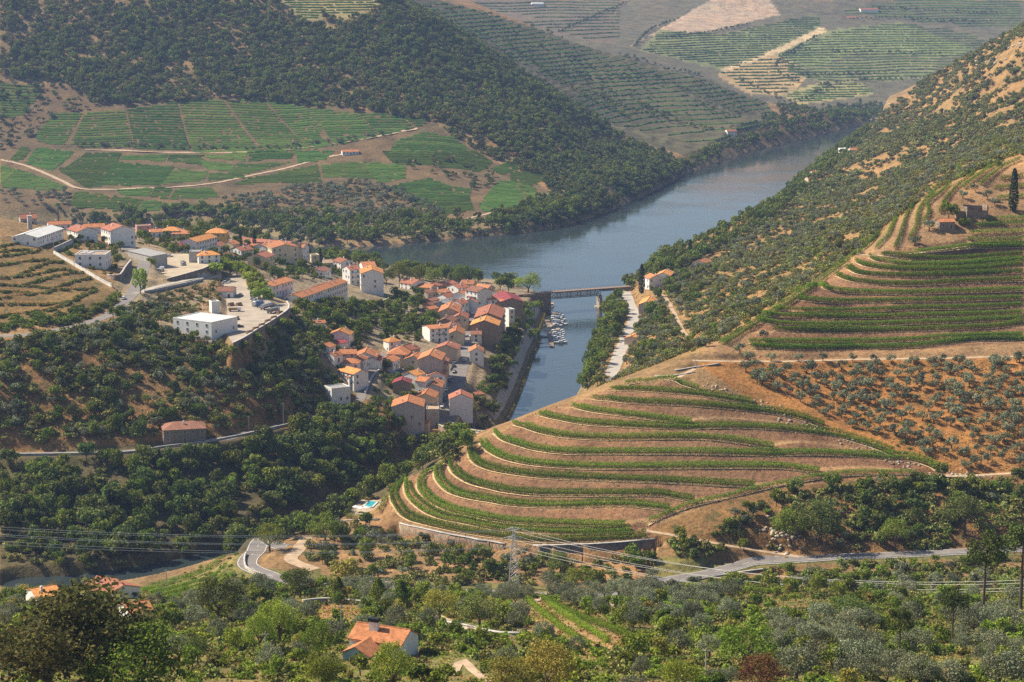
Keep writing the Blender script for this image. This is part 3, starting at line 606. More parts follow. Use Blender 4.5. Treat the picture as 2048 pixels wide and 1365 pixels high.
ORD = ['first', 'second', 'third', 'fourth', 'fifth', 'sixth', 'seventh', 'eighth', 'ninth', 'tenth', 'eleventh', 'twelfth', 'thirteenth', 'fourteenth', 'fifteenth', 'sixteenth', 'seventeenth', 'eighteenth', 'nineteenth', 'twentieth']
def ordw(i): return ORD[i] if i < 20 else ('twenty-' + ORD[i - 20] if i < 29 else ('thirtieth' if i == 29 else 'thirty-' + ORD[i - 30]))
def vine_row(P, label, group, per_m=74, width=1.45, height=2.15, leaf=.19, seed=1, verge=None):
    V_, F = vine_strip(P, per_m, width, height, leaf, seed); r = empty('vine_row', tuple(P[0]), label=label, category='vine row', group=group)
    o = obj('foliage', mesh('foliage', V_ - P[0], F), M['vine_leaf'], r)
    if verge is not None:
        me = ribbon(verge, .75, .16); me.transform(Matrix.Translation(-Vector(P[0]))); obj('grass_verge', me, M['verge'], r)
def uphill(P):          # sign that shifts the line uphill
    a = shift(P, 2.0)[:, 2].mean(); b = shift(P, -2.0)[:, 2].mean(); return 1 if a > b else -1
for i, l in enumerate(SP3):
    l = resample(l, 2.0); l[:, 2] = zat(l[:, 0], l[:, 1]); sg = uphill(l)
    vine_row(shift(l, sg * .9), f'outer vine row on the {ordw(i)} terrace up the near rounded spur', 'vine rows on the near spur', seed=i * 2 + 1, verge=shift(l, sg * .1))
    if len(l) > 24:
        k = (len(l) // 14) if i % 3 else 0; vine_row(shift(l, sg * 2.9)[k:], f'inner vine row on the {ordw(i)} terrace up the near rounded spur', 'vine rows on the near spur', seed=i * 2 + 2)
l = resample(trace([DIAG])[0], 2.0); sg = uphill(l)
vine_row(shift(l, sg * .8), 'slanting vine row cutting across the ends of the spur terraces', 'vine rows on the near spur', seed=77, verge=shift(l, 0))
for i, l in enumerate(trace(UPPER)):
    l = resample(l, 2.0); l[:, 2] = zat(l[:, 0], l[:, 1]); sg = uphill(l)
    vine_row(shift(l, sg * .9), f'outer vine row on the {ordw(i)} terrace up the high right hillside', 'vine rows on the high right hillside', 84, 2.0, 2.3, .2, 100 + i, shift(l, sg * .1))
    if i < 14: vine_row(shift(l, sg * 2.6)[i % 3 * 3:], f'inner vine row on the {ordw(i)} terrace up the high right hillside', 'vine rows on the high right hillside', 64, 1.6, 1.9, .2, 140 + i)
RIDGE = [[(1440,690),(1520,640),(1600,588),(1690,525),(1722,505)],[(1450,692),(1530,642),(1610,590),(1700,524)],[(1725,503),(1750,480),(1768,450)],[(1752,500),(1775,475),(1792,440)],[(1790,500),(1803,470),(1812,440),(1828,410)],[(1820,480),(1833,455),(1836,430),(1850,405),(1870,388)],[(1845,450),(1858,430),(1855,410),(1880,390),(1900,372)],[(1880,430),(1893,400),(1920,372),(1950,350)],[(1925,380),(1950,360),(1978,340),(2000,330)],[(1960,372),(1985,352),(2010,335),(2040,322)],[(1950,455),(2000,452),(2047,450)],[(1960,444),(2000,442),(2047,440)],[(1995,400),(2020,398),(2047,396)],[(1990,380),(2020,378),(2047,376)],[(2000,362),(2025,358),(2047,355)],[(1940,470),(1990,468),(2047,466)]]
for i, l in enumerate(trace(RIDGE)):
    l = np.array([q for q in l if 815 < q[1] < 1060]); l = resample(l, 2.0); l[:, 2] = zat(l[:, 0], l[:, 1])
    vine_row(l, f'{ordw(i)} vine row counting from the left along the ridge crest' if i < 10 else f'short vine row beside the ruin and cypress, {ordw([1, 2, 3, 4, 5, 0][i - 10])} from the bottom', 'vine rows on the ridge crest', 70, 2.0, 2.3, .2, 180 + i)
# ------------------------------------------------------------------ vineyard parcels across the river
PARC = '''108,232 164,232 129,284 76,281 72,266|170,232 249,230 265,287 141,285|255,227 353,215 378,292 272,290|360,212 445,210 524,295 387,294|454,210 527,212 622,290 539,297|532,210 614,224 646,256 638,268 664,285 626,291|617,224 711,232 758,268 670,284 646,256|717,232 796,234 828,256 764,268|802,235 869,238 837,256|0,168 82,174 79,189 0,186|0,190 79,193 50,227 0,234|41,298 64,300 44,323 19,319|72,301 149,307 103,339 50,325|173,309 242,310 231,329 117,341|246,312 337,312 328,322 243,320|340,312 410,310 401,329 334,323|413,312 495,307 489,323 410,317|498,307 589,307 583,317 498,322|591,304 670,304 649,320 597,325|117,341 231,331 182,373 170,372 123,347|234,331 346,339 322,367 188,370|349,341 416,348 407,361 325,367|419,350 480,348 492,356 416,361|395,323 469,332 466,344 416,339|472,332 580,328 498,347 469,345|0,335 35,344 3,373 0,373|38,345 132,373 132,379 6,376|152,389 284,402 270,423 141,414|287,404 325,407 319,421 275,423|328,408 419,413 401,423 322,421|234,382 305,379 296,395 243,391|308,379 346,381 337,397 299,395|352,382 422,379 439,395 340,398|498,358 632,335 641,364 470,367|644,335 717,329 749,356 646,354|720,329 811,335 811,356 758,364|793,285 846,271 907,279 945,303 905,308 780,305|770,308 905,311 948,306 983,326 957,341 881,332 793,329|980,338 1019,326 1045,338 1004,350|1021,347 1086,347 1100,361 1057,373 1021,361|769,376 860,361 895,373 808,391|808,394 895,376 942,382 936,395 831,408|840,414 939,398 948,420 878,430|995,370 1030,370 1054,407 969,421 957,408|1033,370 1074,382 1071,397 1057,404'''
PARC = [[tuple(map(float, q.split(','))) for q in p.split()] for p in PARC.split('|')]
M['far_vine'] = leaf_mat('distant_vines', (.042, .082, .018), (.08, .13, .028), .02, .1)
def strip_rows(rows, width, height, g):
    V_ = []; F = []
    for r in rows:
        r = resample(r, 3.0); n = len(r); z = zat(r[:, 0], r[:, 1]); t = np.gradient(r[:, :2], axis=0); t /= np.linalg.norm(t, axis=1)[:, None] + 1e-9
        h = height * g.uniform(.55, 1.15, n); w_ = width / 2 * g.uniform(.6, 1.15, n); b = len(V_)
        for k in range(n):
            if k % 1 == 0:
                V_ += [(r[k, 0] + t[k, 1] * w_[k], r[k, 1] - t[k, 0] * w_[k], z[k] - .2), (r[k, 0], r[k, 1], z[k] + h[k]), (r[k, 0] - t[k, 1] * w_[k], r[k, 1] + t[k, 0] * w_[k], z[k] - .2)]
        for k in range(n - 1):
            if g.random() < .95: i = b + 3 * k; F += [[i, i + 1, i + 4, i + 3], [i + 1, i + 2, i + 5, i + 4]]
    return mesh('rows', V_, F)
for i, p in enumerate(PARC):
    g = np.random.default_rng(500 + i); W = np.array([hit(u, v, 1700, 2400)[:2] for u, v in [(pu + (pu - np.mean([q[0] for q in p])) * .06, pv + (pv - np.mean([q[1] for q in p])) * .26) for pu, pv in p]]); ang = g.uniform(-.10, .10)
    c = W.mean(0); ca, sa = math.cos(ang), math.sin(ang); Lc = (W - c) @ np.array([[ca, -sa], [sa, ca]]); rows = []
    for q in np.arange(Lc[:, 1].min() + 2, Lc[:, 1].max() - 1, 5.6):
        xs = []
        for k in range(len(Lc)):
            a, b = Lc[k], Lc[(k + 1) % len(Lc)]
            if (a[1] > q) != (b[1] > q): xs.append(a[0] + (b[0] - a[0]) * (q - a[1]) / (b[1] - a[1]))
        xs.sort()
        for a, b in zip(xs[::2], xs[1::2]):
            if b - a > 4: rows.append(np.array([[a + 1, q], [b - 1, q]]) @ np.array([[ca, sa], [-sa, ca]]) + c)
    if rows:
        nm = 'upper' if i < 9 else 'left-hand' if i < 13 or i in (25, 26) else 'middle' if i < 25 else 'lower' if i < 36 else 'right-hand'
        obj('vineyard_rows', strip_rows(rows, 2.9, 1.9, g), M['far_vine'], kind='stuff', label=f'close green vine rows of a {nm} parcel across the river')
def contour_rows(zone, yr, zarr, levels, cols=2, lift=0):
    rows = []; js = np.arange(0, NS, cols); ii = np.nonzero((YV > yr[0]) & (YV < yr[1]))[0]; Uz, Vz = px(GX[ii][:, js], GY[ii][:, js], GZ[ii][:, js]); ins = inpoly(Uz, Vz, zone); zz = zarr[ii][:, js]
    for lv in levels:
        cur = []
        for c_, j in enumerate(js):
            k = np.nonzero((zz[:-1, c_] < lv) & (zz[1:, c_] >= lv) & ins[:-1, c_])[0]
            if len(k):
                k = k[0]; f = (lv - zz[k, c_]) / (zz[k + 1, c_] - zz[k, c_]); Y = YV[ii[k]] + f * (YV[ii[k] + 1] - YV[ii[k]]); q = (SV[j] * Y, Y)
                if cur and abs(q[1] - cur[-1][1]) > 25:
                    if len(cur) > 3: rows.append(np.array(cur))
                    cur = []
                cur.append(q)
            else:
                if len(cur) > 3: rows.append(np.array(cur))
                cur = []
        if len(cur) > 3: rows.append(np.array(cur))
    return rows
g = np.random.default_rng(900)
obj('vineyard_rows', strip_rows(contour_rows(HILL2, (2300, 3150), ZZ, np.arange(4.8, 210, 4.8) + 1.2), 3.4, 2.3, g), M['far_vine'], kind='stuff', label='terraced vine rows on the long slope beyond the wooded ridge')
U, V = pix(); ZF = GZ + fbm(GX / 90, GY / 90, 31, 2) * 3
FARV = [([(1280,105),(1320,62),(1440,70),(1570,45),(1650,30),(1640,55),(1560,98),(1470,142),(1380,125)], 4.2), ([(1555,112),(1660,68),(1800,48),(1960,70),(1980,110),(1860,160),(1640,168),(1575,150)], 5.0), ([(1565,195),(1640,168),(1725,168),(1755,190),(1610,210)], 3.6), ([(900,5),(1250,0),(1235,100),(1100,62)], 6.5), ([(1440,150),(1560,108),(1615,150),(1575,190),(1500,188)], 5.5), ([(1660,30),(1800,0),(2048,0),(2048,60),(1960,60),(1800,42)], 6)]
obj('vineyard_rows', strip_rows(contour_rows(TOPF, (2250, 2750), ZF, np.arange(2, 300, 2.6), 2), 2.6, 1.6, g), M['far_vine'], kind='stuff', label='pale vineyard at the top edge above the wooded hill')
for zn, dz in FARV:
    obj('vineyard_rows', strip_rows(contour_rows(zn, (3200, 5000), ZF, np.arange(2, 300, dz * .8), 3), 4.5, 2.4, g), M['far_vine'], kind='stuff', label='hazy vine rows on the distant hills beyond the river bend')
# ------------------------------------------------------------------ buildings: each from its ridge line in the photograph and its height
def tile_mat(name, col):
    m, nt, out = new_mat(name); L = nt.links.new; b = N(nt, 'ShaderNodeBsdfPrincipled'); b.inputs['Roughness'].default_value = .85; b.inputs['Specular IOR Level'].default_value = .2
    tc = N(nt, 'ShaderNodeTexCoord'); n1 = N(nt, 'ShaderNodeTexNoise'); n1.inputs['Scale'].default_value = .9; n1.inputs['Detail'].default_value = 6; n1.inputs['Roughness'].default_value = .7; L(tc.outputs['Object'], n1.inputs['Vector'])
    wv = N(nt, 'ShaderNodeTexWave'); wv.inputs['Scale'].default_value = 1.6; wv.inputs['Distortion'].default_value = .6; L(tc.outputs['Object'], wv.inputs['Vector'])
    r = ramp(nt, [(.30, tuple(c * .55 for c in col)), (.5, col), (.72, tuple(min(1, c * 1.30 + .03) for c in col))]); L(n1.outputs[0], r.inputs[0])
    r2 = ramp(nt, [(0, (.80,) * 3), (.6, (1.05,) * 3)]); L(wv.outputs[0], r2.inputs[0]); c = mixc(nt, r.outputs[0], r2.outputs[0], 1.0, 'MULTIPLY')
    oi = N(nt, 'ShaderNodeObjectInfo'); hv = N(nt, 'ShaderNodeHueSaturation'); mr = N(nt, 'ShaderNodeMapRange'); mr.inputs[3].default_value = .8; mr.inputs[4].default_value = 1.15; L(oi.outputs['Random'], mr.inputs[0]); L(mr.outputs[0], hv.inputs['Value']); L(c, hv.inputs['Color']); L(hv.outputs[0], b.inputs['Base Color'])
    bp = N(nt, 'ShaderNodeBump'); bp.inputs['Strength'].default_value = .5; bp.inputs['Distance'].default_value = .06; L(wv.outputs[0], bp.inputs['Height']); L(bp.outputs[0], b.inputs['Normal']); L(b.outputs[0], out.inputs[0]); return m
def wall_mat(name, col, stain=.5):
    m, nt, out = new_mat(name); L = nt.links.new; b = N(nt, 'ShaderNodeBsdfPrincipled'); b.inputs['Roughness'].default_value = .9; b.inputs['Specular IOR Level'].default_value = .15
    tc = N(nt, 'ShaderNodeTexCoord'); mp = N(nt, 'ShaderNodeMapping'); mp.inputs['Scale'].default_value = (1, 1, .22); L(tc.outputs['Object'], mp.inputs['Vector'])
    n1 = N(nt, 'ShaderNodeTexNoise'); n1.inputs['Scale'].default_value = .9; n1.inputs['Detail'].default_value = 7; n1.inputs['Roughness'].default_value = .7; L(mp.outputs[0], n1.inputs['Vector'])
    r = ramp(nt, [(.25, tuple(c * (1 - stain) for c in col)), (.52, col), (.8, tuple(min(1, c * 1.06) for c in col))]); L(n1.outputs[0], r.inputs[0]); L(r.outputs[0], b.inputs['Base Color']); L(b.outputs[0], out.inputs[0]); return m
for k, c in {'orange': (.46, .185, .08), 'bright': (.62, .27, .085), 'red': (.35, .135, .08), 'brown': (.27, .125, .08), 'crimson': (.27, .055, .06), 'tan': (.42, .29, .19)}.items(): M['r_' + k] = tile_mat('roof_tiles_' + k, c)
M['r_grey'] = plain('roof_sheet_grey', (.30, .29, .28), .7, .15, .5); M['r_pale'] = plain('roof_sheet_pale', (.62, .61, .58), .6, .08, .3); M['r_flat'] = plain('flat_roof_gravel', (.36, .27, .20), .95, .15, .6)
for k, (c, s) in {'white': ((.78, .765, .73), .22), 'cream': ((.70, .60, .40), .2), 'grey': ((.44, .42, .39), .45), 'beige': ((.56, .46, .33), .35), 'yellow': ((.66, .46, .14), .2), 'stone': ((.27, .21, .155), .5), 'brown': ((.34, .25, .17), .45), 'pink': ((.50, .27, .22), .3)}.items(): M['w_' + k] = wall_mat('wall_' + k, c, s)
M['glass'] = plain('window_glass', (.03, .035, .045), .15, .2, 3, spec=.6); M['frame'] = plain('window_frame', (.62, .60, .56), .6, .1, 3); M['door'] = plain('painted_door', (.13, .075, .045), .6, .2, 3)
wm = MB()
wm.box((0, -.03, 0), (1.0, .05, 1.3), mi=1)
for c, d in (((-.55, -.05, 0), (.12, .10, 1.5)), ((.55, -.05, 0), (.12, .10, 1.5)), ((0, -.05, .72), (1.2, .10, .12)), ((0, -.05, -.72), (1.3, .16, .12)), ((0, -.055, 0), (.06, .08, 1.34))): wm.box(c, d)
WINME = wm.mesh('window'); WINME.materials.append(M['frame']); WINME.materials.append(M['glass'])
dm = MB(); dm.box((0, -.04, 1.05), (1.05, .06, 2.1)); dm.box((0, -.05, 2.18), (1.3, .1, .14), mi=1); dm.box((-.6, -.05, 1.05), (.13, .1, 2.1), mi=1); dm.box((.6, -.05, 1.05), (.13, .1, 2.1), mi=1)
DOORME = dm.mesh('door'); DOORME.materials.append(M['door']); DOORME.materials.append(M['frame'])
cm = MB(); cm.box((0, 0, .45), (.7, .55, 1.5)); cm.box((0, 0, 1.24), (.85, .7, .14)); cm.box((0, 0, 1.42), (.4, .3, .26)); CHIME = cm.mesh('chimney'); CHIME.materials.append(M['w_white'])
AVOID = []
def hit_h(u, v, H, ymin=0, ymax=9e9):
    s, a = ray(u, v); fj = float(np.clip(np.interp(s, SV, np.arange(NS)), 0, NS - 1.001)); j = int(fj); b = fj - j
    col = GZ[:, j] * (1 - b) + GZ[:, j + 1] * b + H - (CZ - a * YV); k = np.nonzero((col >= 0) & (YV > ymin) & (YV < ymax))[0]
    k = k[0] if len(k) else len(YV) - 1; Y = YV[k]; return np.array([s * Y, Y, CZ - a * Y - H])
def house(spec, rng):
    u1, v1, u2, v2, Wd, H, rise, typ, wall, roof, label = spec[:11]; opt = spec[11] if len(spec) > 11 else {}
    ymin = opt.get('ymin', 0); ymax = opt.get('ymax', 9e9)
    g0 = hit_h((u1 + u2) / 2, (v1 + v2) / 2, H, ymin, ymax); zr = g0[2] + H
    if 'z' in opt: zr = opt['z'] + H
    A = on_z(u1, v1, zr); B = on_z(u2, v2, zr); c = (A + B) / 2; d = B - A; L_ = float(np.hypot(d[0], d[1])); th = math.atan2(d[1], d[0])
    mx = opt.get('lmax', 40)
    if 'th' in opt: th = math.radians(opt['th']); L_ = abs(u2 - u1) / FPX * c[1] / max(.5, abs(math.cos(th)))
    L_ = min(max(L_, opt.get('lmin', 6 if typ != 'hip' else .5)), mx)
    if typ == 'hip': rl = max(L_, .4); L_ = rl + Wd * .85
    if 'th' not in opt and c[1] < 1500 and Wd < 12: Wd *= 1.1
    h = H - rise; z0 = zr - H; root = empty(opt.get('name', 'house'), (c[0], c[1], z0), th, label=label, category=opt.get('cat', 'house'))
    if 'group' in opt: root['group'] = opt['group']
    a, b = L_ / 2, Wd / 2; wb = MB()
    if typ in ('gable',):
        V_ = [(-a, -b, -5), (a, -b, -5), (a, b, -5), (-a, b, -5), (-a, -b, h), (a, -b, h), (a, b, h), (-a, b, h), (-a, 0, H - .05), (a, 0, H - .05)]
        wb.add(V_, [[0, 1, 5, 4], [2, 3, 7, 6], [1, 2, 6, 9, 5], [3, 0, 4, 8, 7], [3, 2, 1, 0], [4, 5, 9, 8], [6, 7, 8, 9]])
    else: wb.box((0, 0, (h - 5) / 2), (L_, Wd, h + 5))
    obj('wall', wb.mesh('wall'), M['w_' + wall], root)
    rb = MB(); o_ = .4
    if typ == 'gable':
        e = rise * (b + o_) / b
        for s in (-1, 1):
            x0, x1 = -a - .3, a + .3; top = [(x0, 0, H + .12), (x1, 0, H + .12), (x1, s * (b + o_), H - e + .12), (x0, s * (b + o_), H - e + .12)]; bot = [(x, y, z - .2) for x, y, z in top]
            f = [[0, 1, 2, 3], [7, 6, 5, 4], [0, 4, 5, 1], [1, 5, 6, 2], [2, 6, 7, 3], [3, 7, 4, 0]]
            rb.add(top + bot, f if s < 0 else [q[::-1] for q in f])
        rb.tube((-a - .3, 0, H + .12), (a + .3, 0, H + .12), .16, n=5)
    elif typ == 'hip':
        q = rl / 2; base = [(-a - o_, -b - o_, h), (a + o_, -b - o_, h), (a + o_, b + o_, h), (-a - o_, b + o_, h)]; rd_ = [(-q, 0, H + .1), (q, 0, H + .1)]; lo = [(x, y, z - .18) for x, y, z in base]
        rb.add(base + rd_ + lo, [[0, 1, 5, 4], [1, 2, 5], [2, 3, 4, 5], [3, 0, 4], [9, 8, 7, 6], [0, 6, 7, 1], [1, 7, 8, 2], [2, 8, 9, 3], [3, 9, 6, 0]])
    elif typ == 'flat':
        rb.box((0, 0, h + .08), (L_ - .5, Wd - .5, .16))
        for cx, cy, dx, dy in ((0, -b + .12, L_, .24), (0, b - .12, L_, .24), (-a + .12, 0, .24, Wd - .48), (a - .12, 0, .24, Wd - .48)): rb.box((cx, cy, h + .25), (dx + .06, dy + .06, .5), mi=1)
    elif typ == 'shed':
        top = [(-a - .3, -b - .3, h + .1), (a + .3, -b - .3, h + .1), (a + .3, b + .3, H + .1), (-a - .3, b + .3, H + .1)]; bot = [(x, y, z - .16) for x, y, z in top]
        rb.add(top + bot, [[0, 1, 2, 3], [7, 6, 5, 4], [0, 4, 5, 1], [1, 5, 6, 2], [2, 6, 7, 3], [3, 7, 4, 0]])
        V_ = [(-a, -b, h - .02), (a, -b, h - .02), (a, b, h - .02), (-a, b, h - .02), (a, b, H), (-a, b, H)]; wb2 = MB().add(V_, [[2, 3, 5, 4], [1, 2, 4], [3, 0, 5]]); obj('wall_top', wb2.mesh('wall_top'), M['w_' + wall], root)
    ro = obj('roof', rb.mesh('roof'), [M['r_' + roof], M['w_' + wall]], root)
    if typ in ('gable', 'hip') and opt.get('chim', 1) and c[1] < 2600:
        for k in range(opt.get('chim', 1)):
            o = obj('chimney', CHIME, None, ro); o.location = (a * rng.uniform(-.6, .6) if k == 0 else a * (-.85 + 1.7 * k / opt['chim']), b * .35 * rng.choice([-1, 1]), H - rise * .35)
    # windows, wall by wall
    if opt.get('win', 1) and c[1] < 3000:
        st = max(1, int(round(h / 3.0))); sh = h / st; first = True
        for (wx, wy, ang, ln, pr) in ((0, -b, 0, L_, .9), (a, 0, math.pi / 2, Wd, opt.get('gw', .45)), (0, b, math.pi, L_, .9), (-a, 0, -math.pi / 2, Wd, opt.get('gw', .45))):
            n = max(1, int(ln / opt.get('wsp', 3.3)))
            for r in range(st):
                for q in range(n):
                    t = (q + .5) / n * ln - ln / 2; px_, py_ = wx + math.cos(ang) * t, wy + math.sin(ang) * t
                    if r == 0 and first and q == n // 2: o = obj('door', DOORME, None, root); o.location = (px_, py_, 0); first = False
                    elif rng.random() < pr: o = obj('window', WINME, None, root); o.location = (px_, py_, (r + .55) * sh)
                    else: continue
                    o.rotation_euler = (0, 0, ang)
    if opt.get('balc'):
        for s in (-1, 1):
            for r in range(1, int(h / 3)):
                bm_ = MB().box((0, s * (b + .55), r * h / int(h / 3) - .1), (L_ * .7, 1.1, .15)); bm_.box((0, s * (b + 1.06), r * h / int(h / 3) + .45), (L_ * .7, .06, .9)); obj('balcony', bm_.mesh('balcony'), M['w_' + wall], root)
    AVOID.append((c[0], c[1], L_ / 2, Wd / 2, th)); return root, L_, Wd, h, H
